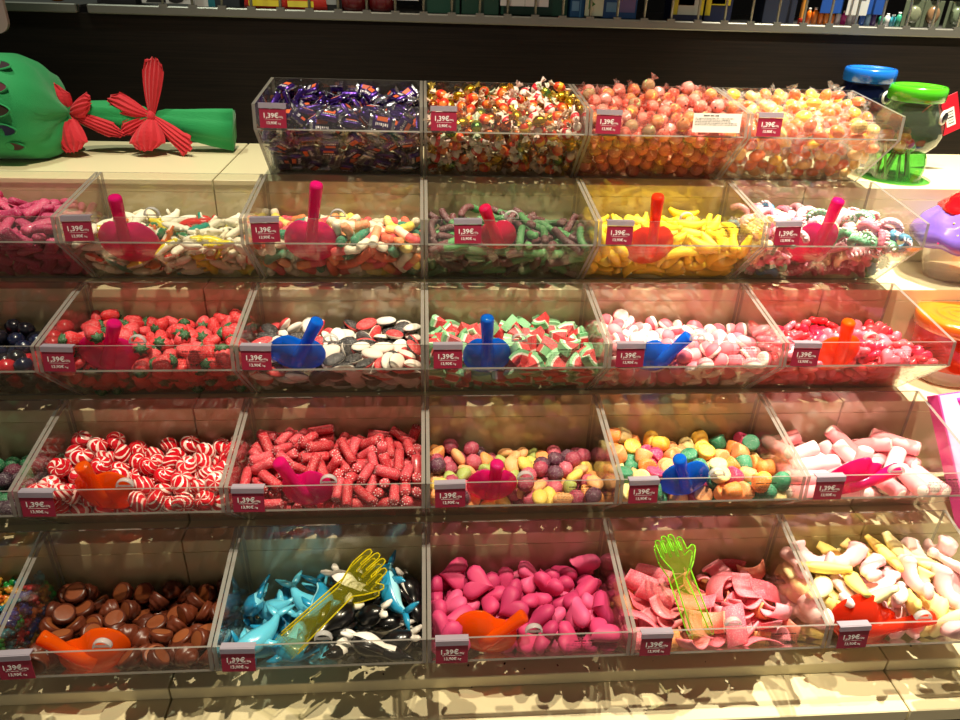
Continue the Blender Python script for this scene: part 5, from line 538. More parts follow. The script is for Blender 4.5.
  [-116,29,15,12,6,18,-22,86,20,-10,-3,-16,-122,25,59,-17,-2,14,-115,75,62,-13,3,-3,-124,90,45,-4,3,-17,-65,101,76,-5,5,-2,56,76,71,-12,5,-4,-31,21,87,3,-2,-4,-55,33,79,-16,-3,16,-100,131,115,-12,9,-2,-46,57,92,-6,1,15,10,58,92,-2,3,-6,-21,96,94,15,-1,-5,75,32,84,-14,2,-18,-120,106,28,-1,4,7,-73,10,13,9,-6,0,-83,99,21,-17,-4,-11,-96,131,52,-14,-3,-15,-83,117,71,-2,-2,16,102,80,17,3,-2,12,110,107,29,15,3,4,-125,20,40,-15,2,16,-94,108,41,-5,0,-16,32,137,69,-6,2,13,89,100,37,-9,3,-9,125,29,30,-6,-3,16,-25,106,61,-2,2,10,62,62,67,-3,-7,11,83,153,85,-12,-1,-4,125,94,59,-10,-3,-17,-117,100,92,4,-2,10,-120,133,105,3,6,4,29,53,82,-7,1,12,-12,118,76,2,1,0,60,17,88,-1,6,-2,61,52,83,3,-2,17,69,88,89,-17,4,5,72,116,96,-4,-1,-8,100,97,91,1,3,-8,-111,68,96,5,2,9,-94,25,87,10,-2,-16,-34,68,105,0,4,-16,-51,90,92,-12,-1,9,-31,124,95,10,-4,-6,1,49,105,5,3,-14],
  ],
 (2, 4): [[-122,51,16,11,1,-7,-121,80,10,0,0,-13,-89,134,64,-13,8,9,-50,15,18,-6,-9,-4,-14,110,39,5,-3,-1,21,138,68,13,1,-17,21,91,21,-10,1,8,39,105,25,3,3,14,36,122,51,-11,4,3,103,98,19,4,-1,-17,122,55,30,-2,3,8,121,59,16,17,-3,-5,128,91,23,9,3,-9,114,132,53,-3,-3,-4,-122,63,52,15,1,-6,-122,137,67,17,1,-10,-86,114,45,4,2,-6,-75,122,67,-7,-3,14,4,15,40,-14,7,-3,-2,98,30,2,-3,6,13,155,76,-4,1,1,56,17,31,15,3,-9,50,137,57,-4,-2,-2,93,103,42,15,2,-12,97,141,71,-8,-8,-11,-128,155,85,-9,-2,-9,-78,99,81,-1,2,13,-50,118,68,-3,-2,9,-72,16,58,5,-2,14,-48,45,62,4,0,0,14,90,72,17,-1,1,40,122,77,-10,-2,12,48,102,66,18,2,-8,37,149,78,-5,-7,-16,86,154,85,0,-5,7,122,79,72,10,6,-13,-120,63,85,17,0,-4,-98,117,80,-17,0,-13,-86,15,83,1,-5,16,-54,98,93,10,-1,-13,-49,126,86,2,-1,3,-24,58,82,8,-5,13,-14,82,73,4,0,17,-14,97,85,3,5,-4,-30,132,104,3,-7,0,-1,10,68,-9,-4,18,27,17,83,-13,4,-11,58,53,86,-6,2,-5,62,123,97,-10,-3,8,60,16,84,3,-1,16,83,128,95,5,-3,0,50,165,94,-2,6,-17,78,10,64,-9,-3,18,66,142,104,-6,5,-16,73,165,93,6,-2,-4,120,104,94,1,0,-1,102,147,96,-5,3,-6,128,56,95,9,6,-9,122,164,95,-15,7,-14,-102,17,97,-6,1,10,-121,76,104,-15,1,3,-109,117,107,-4,-2,6,-86,41,99,5,-1,-8,-77,16,106,11,-1,-16,-69,64,96,8,6,-15,-86,135,112,14,1,-16,-62,16,92,-15,3,-13,-6,66,90,-6,-2,-15,-15,122,98,1,6,-14,-19,17,92,11,-2,-9,28,67,100,16,-2,-13,9,86,90,-14,2,-13,39,131,99,4,0,7,7,17,87,3,-2,13,18,65,78,7,1,-6],
  [-120,74,30,-4,-2,-3,-122,124,45,1,4,11,-100,16,16,4,3,5,-106,106,37,16,3,-6,-71,90,19,-7,5,13,-52,102,34,-9,-3,8,-6,10,17,9,4,0,-31,86,18,7,-7,13,-5,84,16,-7,1,-16,39,15,10,0,0,17,17,111,39,17,1,1,1,126,54,12,-1,1,41,79,18,10,-7,-11,75,17,16,9,-2,-8,83,82,16,17,3,3,70,100,31,4,-6,10,116,113,34,-4,2,3,-121,93,49,-1,3,11,-109,117,57,-5,1,-3,-119,15,34,-18,-1,1,-108,36,24,6,-8,-1,-63,15,34,2,-5,-2,-98,166,96,-13,1,-10,-25,16,18,12,7,-5,-58,116,45,4,-2,0,-3,110,64,9,-3,2,40,25,51,-9,-1,-13,121,40,48,-2,2,-4,121,67,50,1,1,5,121,126,70,-2,3,1,-120,44,69,7,-2,1,-121,108,71,4,1,-15,-97,10,51,9,-6,0,-58,80,67,0,3,-3,-36,67,64,4,-7,-3,-26,45,61,-9,4,-8,-2,51,69,17,-6,-15,24,172,92,-4,2,3,49,44,67,-14,6,4,53,107,84,-10,-3,6,66,17,52,-13,1,12,67,62,63,13,3,18,87,94,67,-14,6,6,56,148,80,-8,3,-9,101,21,57,-17,1,5,81,40,57,14,2,8,101,119,84,9,-2,-10,122,101,75,-9,-3,-12,121,129,89,1,0,5,121,147,75,-11,-5,-16,-122,10,82,9,8,0,-105,40,83,5,2,8,-128,141,108,9,-5,9,-101,163,114,6,-2,-8,-49,38,89,1,-6,-1,-25,120,74,2,-1,9,-26,17,65,-2,2,-11,19,133,88,1,-2,2,14,111,98,4,3,5,45,67,78,6,5,3,79,89,94,-16,7,-1,121,30,84,-7,-3,-12,84,65,89,1,-4,-2,92,102,99,13,-3,-14,85,27,79,-14,7,-4,104,39,70,5,-7,6,97,64,75,-3,1,6,100,173,93,4,-1,-17,103,122,106,-1,-3,-15,-120,51,102,18,2,2,-121,99,92,-1,2,-17,-122,164,119,-11,4,9,-75,40,92,-17,5,-17,-93,66,89,0,-3,-8,-104,85,109,0,-3,13,-51,16,70,-6,-4,-6,-72,118,98,-5,1,-1,-79,87,102,-16,0,11,-36,35,85,-18,6,-18,-37,108,95,7,-3,17,-7,32,76,-4,-3,-2,54,87,94,-4,-3,-5],
  [-122,18,10,0,0,-8,-128,98,29,-9,0,-9,-100,90,21,-17,3,-3,-74,18,10,0,0,12,-80,102,31,-4,3,16,-53,84,17,0,-4,8,-39,104,35,9,-3,8,58,89,18,17,-5,-12,62,117,46,9,-2,-4,88,124,53,12,-1,3,120,15,10,0,0,-1,-122,16,54,15,5,-12,-128,41,40,9,-2,9,30,15,38,-16,4,-2,81,17,40,-13,-1,-8,78,140,71,8,-5,5,105,10,34,9,7,0,123,17,36,8,5,7,126,95,49,8,-3,-8,-121,31,65,-13,-5,3,-128,82,70,9,4,9,-104,149,80,-18,0,9,-32,112,57,6,0,-17,-39,10,48,-9,5,-18,-6,137,68,0,4,-12,-55,133,110,-15,6,-3,22,17,58,-1,2,-11,19,57,51,-4,-1,-10,32,54,72,7,5,-9,46,17,68,-2,-1,-6,64,36,69,-7,3,-8,77,110,81,8,2,-3,102,74,59,-8,-1,9,103,92,77,-10,-2,14,128,17,61,9,4,-9,-107,88,86,15,2,16,-128,124,89,9,-6,9,-100,18,70,2,3,-8,-91,45,70,13,1,10,-108,141,93,0,0,8,-120,174,101,-14,-1,-17,-57,78,93,10,3,-15,-63,55,73,6,2,-4,-44,64,89,-11,0,-4,-38,94,75,1,4,-13,-83,147,125,-12,1,0,-1,144,93,10,-3,-5,17,35,65,6,2,-1,17,41,89,-14,-1,-16,22,114,72,-12,6,6,32,91,83,6,0,8,39,157,108,5,1,-13,81,46,83,14,-7,14,67,79,75,5,-3,11,106,16,76,-8,-3,14,125,51,70,-7,-1,8,113,78,90,-2,1,11,-98,111,99,-14,2,-11,-112,139,119,-1,-7,-16,0,117,88,-14,-4,10],
  ],
 (2, 5): [[-100,143,63,-4,-2,-2,56,129,50,16,4,6,82,100,31,-2,-1,-17,-98,25,46,6,-3,7,30,157,77,2,4,12,105,49,54,-13,-1,-7,-89,87,79,6,1,3,-127,128,84,8,4,-10,-81,10,41,10,8,-17,-82,25,58,13,1,-6,-3,36,58,13,1,-11,-18,97,72,10,-5,7,-9,118,78,15,3,-4,3,99,74,0,-7,7,40,11,73,-7,-3,16,-114,28,85,3,-2,7,-113,58,85,16,3,13,-96,61,77,3,2,-17,-72,76,91,5,1,7,-68,97,101,1,-5,-9,-89,148,101,1,4,3,9,14,94,15,-1,-4,13,67,85,-4,-8,4,69,98,84,-4,-2,-17,98,167,95,1,3,16,106,55,86,13,-7,14,-125,45,14,4,4,-12,-77,84,16,6,3,-7,-115,110,32,-14,-1,-16,53,88,15,18,-3,15,79,88,19,2,-1,-2,-119,134,68,-2,0,10,-63,9,20,9,-1,0,-32,14,21,1,0,13,-41,110,36,6,0,10,123,11,14,11,5,-18,-71,108,62,8,3,-9,-25,9,52,9,7,0,30,10,50,-9,7,0,53,60,66,12,5,3,16,84,63,13,-3,0,110,10,57,-9,-3,-17,127,18,54,-8,8,-8,92,64,67,-10,-1,-2,122,97,63,4,-5,-6,-124,165,101,-17,-3,4,-69,71,71,-8,5,-1,-48,84,88,-16,-4,-4,-32,125,77,17,0,-13,13,21,74,15,-1,14,33,22,87,15,-1,-8,70,124,86,13,-4,1,87,41,61,12,1,-4,106,14,78,8,5,-7],
  [-86,123,53,-17,-2,-3,-30,91,18,12,1,-8,8,83,14,4,3,-6,82,120,42,16,4,6,125,29,19,-5,3,12,123,62,11,-18,0,-14,128,96,34,9,-5,-9,-119,18,55,18,-1,-8,-124,87,48,4,-4,-16,-114,152,78,2,1,-5,-95,104,72,8,3,-2,-27,111,49,1,4,-12,6,109,53,0,-4,1,52,144,69,18,1,-14,73,142,68,4,1,-6,98,109,67,16,4,-5,-96,74,61,8,2,18,-43,72,71,14,7,-15,-36,99,72,12,-3,-13,25,135,92,15,-4,-5,3,11,60,-8,5,2,34,110,84,2,2,12,29,73,81,12,5,5,35,127,76,18,-1,-8,67,18,78,0,4,-8,107,26,52,15,8,8,96,138,92,1,-2,1,-124,54,93,16,2,13,-116,80,90,2,1,14,-116,175,112,16,3,-14,-95,16,77,-15,3,-18,-66,52,85,-16,0,-3,-33,107,94,8,-6,-11,-54,113,92,0,-4,13,-22,129,92,3,2,-4,8,120,99,18,-3,18,-2,77,91,11,-1,12,48,57,93,2,1,6,76,25,86,-2,4,-9,54,117,91,6,1,0,123,69,81,8,-4,0,85,100,94,2,-2,7,-53,89,15,13,5,2,-79,114,40,17,1,-13,40,71,10,0,0,9,47,111,32,-16,4,12,122,80,16,-4,-1,15,-126,31,38,11,-2,-9,-115,68,37,-16,0,9,-24,104,38,14,2,16,-11,121,58,0,-7,13,53,17,38,17,1,-18,28,135,61,-2,3,-3,62,11,58,9,-4,16,-126,57,67,10,3,-9,-124,107,74,-16,1,14,-117,157,91,-15,0,-3,-75,166,87,15,-2,-3,-62,35,56,3,3,-13,-27,27,53,12,3,16,25,59,61,2,1,12,31,99,65,2,-1,-18,64,80,63,4,-4,8,76,149,86,18,-5,3,123,60,63,18,-2,-14,-119,96,83,1,2,10,-100,111,97,6,4,15,-73,22,73,17,-4,8,-81,99,88,-16,2,7,-92,175,101,2,-2,4,-47,14,81,13,-1,4,-46,46,80,-16,2,18,-25,60,72,3,-1,1,44,175,101,5,3,-4,53,76,91,9,-1,18,43,30,75,16,-5,-3,90,19,68,7,-3,-4,97,92,76,-9,6,-1,92,125,80,15,-1,16,73,168,94,9,0,9,112,84,63,4,-6,-6],
  [-126,17,20,-15,7,-17,-123,71,21,-9,-3,5,-86,101,22,-17,-4,-10,-57,109,30,3,3,14,52,10,14,10,-5,-18,-114,69,49,1,1,4,-117,112,61,-16,0,-16,-112,14,38,-2,-3,-12,-70,149,70,-16,-4,-12,-70,137,84,2,5,-1,-120,19,72,-15,-2,-10,-67,11,59,8,0,0,-33,43,65,18,1,-13,-43,19,67,14,3,8,-3,58,75,9,4,11,40,91,76,-1,0,-7,63,39,78,13,3,-8,126,21,80,-8,-2,11,-23,70,81,-2,3,-12,72,62,75,7,2,5,27,51,85,12,-8,5,80,67,87,6,3,5,109,33,84,6,-2,0,101,83,90,1,-4,-13,108,110,92,4,0,17,-110,23,17,-12,0,3,-102,41,12,-17,-1,7,20,107,28,-14,2,16,26,117,45,17,2,1,107,124,47,-14,4,13,89,74,10,0,0,-11,108,100,21,-4,-2,-2,-123,51,42,-8,3,-14,-93,122,67,-1,4,11,84,131,62,-2,2,17,121,164,85,13,-2,-2,-112,85,68,6,-3,-1,-49,13,46,-8,-3,-14,-79,55,58,-1,-5,16,50,166,93,5,3,-4,8,124,68,4,-1,-9,53,156,81,16,0,12,102,152,77,17,-1,-11,-95,38,70,-13,-7,-2,-106,56,64,13,1,-12,-59,113,79,-18,-4,13,-16,12,81,12,-4,-2,-1,79,69,17,6,11,72,87,72,14,3,-11,100,42,73,18,-6,-13,121,97,83,4,0,-9],
  [119,145,66,-14,-1,-17,-5,12,31,-8,0,1,89,19,25,-1,4,-6,127,70,43,8,-1,-9,123,137,76,4,1,14,-106,125,83,16,-4,-15,-79,130,74,6,-1,8,-94,149,89,14,-1,-8,-93,126,95,8,0,-17,127,45,77,9,-3,9,89,76,65,6,7,-5,117,116,70,17,3,-8,120,128,88,-17,4,9,-76,34,79,0,4,-11,0,31,81,15,1,12,-22,30,79,13,5,-4,-21,80,91,15,2,-13,45,92,89,2,0,13,18,91,91,10,3,-12,117,149,94,5,2,-4,-100,77,10,0,0,4,-117,92,19,15,2,-13,-122,127,50,-15,3,17,-11,97,17,4,-2,-16,-4,117,38,-17,4,10,83,16,13,14,-3,18,-119,101,41,-17,4,11,124,40,35,1,-5,1,128,114,51,-9,7,9,-115,39,65,-13,-3,8,34,149,92,12,1,4,-59,58,62,7,0,-1,3,115,86,15,1,-7,10,43,67,4,-5,-10,48,132,95,9,0,15,44,46,72,1,5,14],
  ],
 (3, 0): [[-122,67,36,9,-3,9,-121,117,48,-12,4,-8,-121,136,65,0,-5,-9,-120,84,16,-18,4,-7,-83,104,34,8,0,-2,-53,16,17,-17,-6,-15,-53,37,38,-12,2,-9,-44,75,39,15,-3,-3,-26,16,17,5,2,15,-6,81,16,0,3,-3,43,98,28,-2,-2,11,39,126,56,3,-8,-5,73,82,16,-2,-1,5,59,113,43,9,-5,-17,68,16,16,0,2,-14,74,93,40,8,-4,13,95,16,17,1,-6,5,101,79,41,-7,-1,9,120,45,16,-17,-1,-9,122,65,42,-12,0,10,122,116,46,17,7,17,-113,17,65,18,2,-12,-121,49,56,-9,-3,-3,-122,117,82,10,0,12,-96,142,72,4,0,7,-99,36,52,12,1,17,-81,65,59,-10,-1,-10,-95,82,43,-11,2,0,-82,98,61,-9,5,9,-71,148,77,17,0,-14,-95,16,37,-12,0,1,-77,124,67,-4,-2,-8,-34,53,48,16,-6,-9,-52,134,64,11,-4,-5,-48,16,56,-10,3,-3,-18,16,61,1,-1,-10,-18,72,38,-4,-4,-10,-30,115,45,11,3,-17,-14,130,60,-6,4,15,-5,19,40,0,-1,-5,6,66,39,-2,-8,3,13,128,58,-5,4,-11,11,75,65,9,-6,11,26,85,46,10,6,-3,15,101,64,-16,5,-4,27,144,72,-3,4,5,64,45,41,-9,4,-1,64,132,62,-12,-4,16,71,61,60,6,0,0,49,133,84,-9,4,-2,84,84,61,-3,-2,-7,87,141,70,-3,-8,12,103,36,33,-14,-6,-2,119,59,68,13,-2,16,121,82,78,11,1,-3,-99,51,72,14,3,15,-122,64,77,5,1,-11,-109,136,95,8,-3,7,-56,67,61,18,-4,16,-36,23,79,-6,1,-6,-50,40,65,-16,-1,15,-36,117,71,11,3,-3,-49,156,86,-5,-5,-12,0,26,78,3,1,-1,-20,41,65,10,-5,15,-23,109,90,15,0,-4,14,16,58,2,2,-17,35,84,72,6,0,-17,28,118,78,14,3,13,1,146,75,-1,2,8,87,17,77,0,-2,-7,53,110,72,5,1,3,42,159,88,10,3,-4,62,79,75,6,-2,-4,108,153,82,-18,1,4],
  [-121,17,41,15,3,-2,-95,121,50,1,-4,-14,-79,17,17,-5,3,-9,-93,86,17,3,5,-16,-37,84,16,5,-2,0,-48,101,31,-8,5,17,-62,117,46,13,6,3,-2,114,43,10,0,2,4,17,16,-2,2,6,17,92,22,-12,1,15,24,110,41,16,-6,4,43,75,16,-5,-3,-18,55,16,38,-11,5,-14,57,71,39,18,3,-16,99,87,16,1,0,-15,99,123,54,-8,-3,7,121,17,16,17,3,0,122,73,17,-17,-6,-3,121,97,27,-13,0,-4,-102,78,68,11,3,-12,-107,104,67,-18,5,-14,-93,57,37,1,0,4,-74,39,53,-5,1,10,-68,85,43,-11,7,16,-67,104,81,16,-5,-15,-69,16,40,-15,-6,10,-27,85,77,17,-1,-6,-52,98,60,-9,4,12,-28,91,53,12,2,0,14,39,43,6,2,7,0,90,46,16,8,6,-11,104,67,-12,4,4,40,16,59,3,5,-11,51,91,54,2,4,16,66,153,81,8,-4,-18,66,16,62,7,1,11,98,54,51,15,-3,-9,78,110,61,16,2,3,80,38,61,-9,-6,-18,103,102,68,-9,4,-1,-121,156,84,-14,4,14,-85,16,61,-13,-7,3,-71,49,77,-12,1,16,-79,80,80,-14,-2,11,-93,116,85,2,-8,-6,-92,160,90,-15,-7,-9,-36,60,75,-17,7,-2,-53,82,82,-9,-5,14,-14,67,62,3,2,10,-16,160,90,-8,-2,12,-29,145,74,3,-3,-15,5,49,65,1,-3,3,28,36,71,-17,0,-8,120,16,67,-11,2,18,92,64,75,12,0,-7],
  [-121,88,51,-7,-6,15,-119,16,15,18,0,15,-109,101,32,-11,5,8,-64,86,17,-13,-2,2,-19,99,29,-2,-7,7,39,36,40,-8,2,12,96,105,35,-10,6,-14,23,16,33,3,5,5,32,62,38,-1,-2,13,53,39,63,-6,0,4,121,40,52,-15,4,-5,98,16,54,7,-6,10,112,62,92,4,3,14,121,17,41,-3,2,-5,121,90,53,14,1,-7,120,136,65,3,0,14,-120,37,80,10,-1,-1,-121,90,83,-11,-6,3,1,122,81,-3,4,3,45,63,60,7,-6,-1,103,124,82,6,8,-10,105,36,72,17,-5,-6,122,108,85,18,7,2],
  ],
 (3, 1): [[-119,18,45,-17,-1,1,-119,48,50,-1,3,-12,-119,79,47,-1,3,11,-120,101,66,-2,-5,8,-118,149,83,17,4,-11,-118,133,66,18,3,-10,-58,18,34,-18,1,-17,-61,84,18,-5,1,17,-48,101,35,3,1,1,-16,111,39,16,-4,-5,22,18,17,-15,0,14,4,93,26,-17,-7,6,14,114,43,18,-6,-9,48,19,19,8,6,8,72,18,20,-8,-7,6,105,67,38,-15,1,-12,91,90,20,17,7,7,93,109,42,-10,2,3,120,51,17,15,-2,9,119,78,18,-13,1,-2,-119,77,86,2,3,-5,-118,170,100,-17,-1,-13,-75,19,64,16,0,-11,-68,73,76,-4,-1,-15,-61,122,51,-1,3,9,-24,18,38,-16,2,1,4,18,42,5,0,14,34,19,44,-18,3,4,44,136,65,7,1,17,61,15,53,-14,-7,-14,71,132,80,12,-3,4,90,19,40,-1,0,-5,119,87,57,-2,6,8,119,109,74,-16,5,-9,-120,18,88,-16,3,-14,-121,116,90,-6,-6,3,-90,18,88,15,1,17,-71,94,90,-16,-4,8,-53,18,79,-17,2,2,-42,59,74,-5,4,16,-45,80,93,15,0,-5,-74,122,77,14,7,-7,-41,85,67,-5,-1,-1,7,51,66,-18,-1,9,34,133,92,-2,-2,-4,36,42,60,-4,2,-10,38,84,79,-7,0,9,23,115,70,13,4,-6,21,153,80,-4,-2,-2,65,85,77,0,2,3,50,112,75,-2,1,8,53,156,86,0,-1,-10,94,68,72,11,-4,-9,89,152,79,0,4,9,119,14,50,-9,4,18,119,31,69,-2,-5,9,119,76,85,2,7,-5,119,156,88,4,-1,-2,-121,53,105,6,-1,-7,-95,80,118,0,2,-1,-116,109,119,13,1,-17,-88,42,111,-3,-2,-11,-51,49,100,0,-6,3,-62,97,113,17,-2,16,-22,61,93,13,-2,-11,2,89,106,18,-3,-18,-36,107,99,9,3,1,-35,27,92,17,5,-3,-17,91,87,-17,3,-12,11,17,93,4,6,11,26,41,87,-6,-3,-15,12,90,81,18,-3,-4,5,119,89,5,2,-9,44,19,97,-1,-2,-15,29,67,98,0,6,14,29,104,99,-17,-1,14,39,171,105,-7,5,13,73,42,97,8,-8,0,66,144,108,8,-1,-4,94,22,93,3,2,6,93,140,101,11,-5,-3,121,19,96,-6,0,-7,106,170,102,15,3,-17,-119,93,23,2,-8,-11,-92,81,15,18,0,-4,-92,125,54,13,-5,-3,-40,18,16,-1,2,15],
  [-88,16,41,9,-2,16,-9,19,16,-18,-2,1,37,94,27,2,7,-7,42,113,46,-7,2,-6,66,101,34,-13,0,0,67,119,53,10,-3,6,120,19,18,14,-1,8,119,97,31,-3,5,-14,119,120,47,-1,-4,-8,-106,19,66,-2,2,-6,-119,61,69,1,-3,5,-94,106,76,-3,-4,-16,-98,131,88,-8,-7,12,-47,30,54,17,-2,15,-70,127,103,1,-4,15,-34,110,58,15,2,11,14,170,103,7,-3,12,-5,102,62,13,-7,-10,89,100,68,0,-1,-7,92,130,60,-4,-8,-5,117,39,40,-3,1,1,120,60,61,4,-3,16,120,138,70,-4,2,14,-104,44,89,14,-1,7,-118,90,104,3,2,-3,-119,169,123,17,-1,-6,-73,43,84,3,2,3,-92,72,91,5,-6,13,-95,155,111,-2,4,2,-25,17,66,8,1,14,-25,45,67,-12,1,-5,-49,122,78,9,0,-8,5,18,68,1,-1,-17,-13,74,69,1,-3,-1,34,16,72,7,-2,16,61,31,74,4,-1,1,69,59,63,-17,3,1,91,16,66,15,-5,-7,91,41,71,6,7,-4,98,119,87,-13,2,-2,122,125,98,0,-8,17,-119,24,112,-17,0,-3,-119,138,109,0,3,-7,-71,67,103,5,4,11,-93,107,104,-15,-3,-4,-70,19,104,14,3,-7,-8,37,88,5,5,12,4,63,91,-10,-5,8,15,144,111,7,-2,16,48,56,80,-14,-4,-6,74,66,94,8,1,-3,57,85,102,1,2,-7,58,116,99,17,0,-13,111,50,87,-16,5,-1,90,92,91,3,0,16,75,170,100,10,-2,2,122,60,110,9,1,-12,118,94,101,13,3,-15,118,145,117,-5,3,-15,-110,14,19,8,7,17,-119,116,44,-17,-4,-10,-78,103,31,5,-1,-16,-25,89,19,-5,4,5],
  ],
 (3, 2): [[-103,102,24,-2,-4,-7,9,132,54,-9,1,17,69,113,36,-6,4,6,114,90,30,4,0,-17,-113,24,27,13,-3,-10,-43,107,42,-13,-3,16,10,144,85,4,2,-8,126,24,51,13,-1,-9,127,64,51,-9,6,9,114,111,56,-15,0,-17,-101,24,11,-18,0,-12,-87,97,39,0,-4,12,54,23,11,0,0,9,73,93,15,0,1,16,114,90,13,-9,0,18,2,22,24,17,-1,4,83,11,20,9,3,-18,-87,146,70,-4,-1,-17,-9,112,44,4,0,3,126,100,41,14,-5,9,-126,112,75,8,-5,9,14,11,44,0,2,0,10,109,71,1,2,-13,64,11,43,13,7,0,-126,35,59,18,-1,-9,30,134,75,17,-2,5,72,140,86,3,-4,-10,-114,24,69,5,0,-8,24,129,90,5,-1,-7,31,14,62,-1,-5,-17,60,122,85,-2,3,-12,96,20,56,-7,5,6,102,137,79,6,1,-17,3,24,80,1,-4,10,42,160,83,5,0,0,18,24,87,-12,-2,8,42,75,92,-9,0,-18,110,59,73,13,-1,-9,-106,28,84,4,1,-7,-29,37,88,18,0,-5,5,115,98,7,-5,-6,49,113,95,11,0,7,83,69,87,-11,0,-17,80,98,104,-2,-6,12,126,98,82,-5,-3,9,-112,97,98,0,1,-4,-68,82,87,13,-2,0,-42,53,91,14,-3,10,13,88,99,-16,-1,-7,-2,94,103,14,6,17,30,121,102,-4,-3,-10,83,116,104,-10,-2,18,126,46,84,4,9,-9,-126,126,104,-8,-1,9,-17,106,102,-17,-1,11,-6,68,104,-11,4,12,54,16,88,4,0,16,70,11,74,-9,-1,0,127,130,98,-13,6,9,-105,40,99,13,1,-3,-75,24,92,-4,-2,-10,-88,132,107,-3,1,-4,-49,40,113,0,1,-13,-30,81,111,18,1,2,45,27,97,4,1,-3,69,47,106,7,2,-8,120,11,100,5,-7,0,126,98,100,18,-3,9,-86,11,103,-5,-1,0,-28,11,97,-9,-1,0,-29,11,114,-14,1,18,26,161,102,8,-3,9],
  [-126,79,30,-4,-4,-9,-61,113,37,-10,-4,-6,116,41,12,3,0,-1,-126,136,58,-4,4,9,-15,11,26,-12,-4,0,127,41,30,-5,3,-9,113,78,40,-9,0,-18,112,116,39,3,-4,-7,-116,48,43,9,0,17,40,143,64,18,-4,-9,-125,94,20,-4,4,9,-107,128,51,11,4,12,86,116,38,2,-4,-12,-126,60,34,-18,-4,-9,-84,120,43,-17,-1,-17,-49,11,35,5,2,0,116,11,18,5,-3,0,-112,21,49,-2,0,9,-127,153,86,13,-1,-9,-19,22,55,-17,1,-12,52,123,63,16,-1,15,-119,129,77,-2,6,-2,-82,120,90,1,2,0,-35,22,61,-17,1,-12,81,11,49,9,-8,18,113,90,63,-8,-3,-9,117,123,68,17,0,0,-83,172,94,9,-1,-1,94,154,94,4,0,9,126,73,78,0,-3,9,-113,54,72,18,2,-1,-108,167,89,16,-4,-12,58,135,94,-2,-3,6,89,44,71,13,5,-13,77,87,91,-2,-1,2,79,134,99,15,4,9,116,21,64,-1,-3,-7,119,162,85,1,4,5,-91,20,89,-2,-5,-11,-74,105,72,14,-1,11,-27,88,80,5,1,12,-4,46,80,14,-2,12,52,44,82,-7,4,0,105,21,76,-17,3,11,110,142,98,1,-1,-9,-126,26,87,-1,-4,9,15,56,90,-12,0,3,73,76,114,4,9,14,116,73,95,2,2,-14,127,154,97,13,-4,-9,-118,71,104,9,-3,14,-73,85,107,-1,2,-4,-83,98,112,-13,-1,-2,-18,31,98,-16,5,7,-29,79,95,-3,-1,-16,12,148,100,8,2,-10,39,98,104,-2,-3,-10,83,128,115,5,2,0,127,21,78,5,4,9,109,107,88,0,-2,8,-83,57,111,-4,2,6,-74,64,100,-15,-4,-2,-30,11,80,9,-1,0,47,62,102,7,4,17,63,11,103,-12,1,0,112,121,109,-1,1,8,-113,19,111,18,1,15,-110,86,114,-14,1,4,-103,108,116,-10,-3,0,-84,30,114,1,2,-13,-63,27,111,12,0,6,26,56,109,-18,3,-11,59,90,109,6,0,10,51,124,111,7,0,-11],
  [-127,11,26,-17,-9,-1,-74,91,22,1,1,-1,23,112,34,4,-3,-15,112,59,11,-14,0,18,-126,94,52,0,-1,9,-88,11,41,13,3,18,-38,27,44,1,-1,6,41,26,34,5,2,-11,-112,64,58,0,-3,18,-113,104,66,13,-1,14,-91,22,53,1,4,-13,75,112,77,16,-2,-1,-85,69,11,0,0,-12,-24,99,22,-9,1,17,-12,22,11,0,0,-14,20,96,19,0,2,3,112,75,12,-9,0,18,-85,107,53,1,-1,-1,88,134,57,-13,2,2,112,27,20,13,1,0,112,68,26,5,0,18,52,109,52,-3,-2,7,-85,130,74,-17,6,10,71,153,75,-10,3,15,117,143,66,1,4,5,-71,24,60,-4,2,-13,-55,56,71,16,3,-8,-2,24,61,-14,-3,6,-103,118,80,17,1,-8,35,85,78,2,4,5,-116,69,80,13,4,-3,-62,107,95,12,-4,-14,-112,87,83,10,1,-1,-115,155,99,-13,5,7,-29,114,88,17,2,1,-6,74,81,-15,1,13,-108,126,95,-6,-1,-6,-59,26,96,12,0,8,-87,88,96,3,1,-7,-45,103,102,4,-4,-16,97,33,94,-4,-1,-7,-115,53,97,13,4,-3,-60,61,94,-15,-4,-3,3,33,101,-7,-1,7,82,41,99,-15,1,-8,99,87,105,-4,1,-9,-107,51,112,2,-3,12,14,44,104,7,1,6,19,74,115,12,2,-6,-31,108,112,-2,-3,7,52,162,99,-9,0,13,114,57,110,3,1,10,-39,56,113,5,5,2,-24,62,118,13,-2,-14,48,45,111,3,-3,-2,103,20,105,-7,2,-3],
  ],
 (3, 3): [[-58,17,37,13,-1,-17,-14,101,32,-2,-2,8,-15,45,41,-2,-1,10,13,104,34,15,-3,1,72,87,17,2,7,-1,120,86,16,0,-1,3,-64,109,40,4,3,-1,-31,18,53,-6,1,10,72,18,41,-15,1,5,94,124,55,-3,-2,6,-122,57,81,9,-6,9,-82,30,65,8,1,12,-65,26,84,3,0,-10,12,133,93,3,3,-17,-3,57,60,-16,-3,12,64,72,61,3,-5,-8,-99,16,82,2,2,-3,-102,72,76,-6,3,5,-100,120,86,-5,-4,-16,-47,103,84,1,5,0,43,81,81,8,-5,-12,100,56,80,-9,0,-1,89,144,73,15,-5,-4,115,16,60,6,-3,2,121,37,72,17,4,-12,-112,87,17,3,-1,-13,-86,152,82,-16,1,4,5,16,17,11,-7,1,8,84,17,-9,3,-16,32,16,17,-6,1,-2],
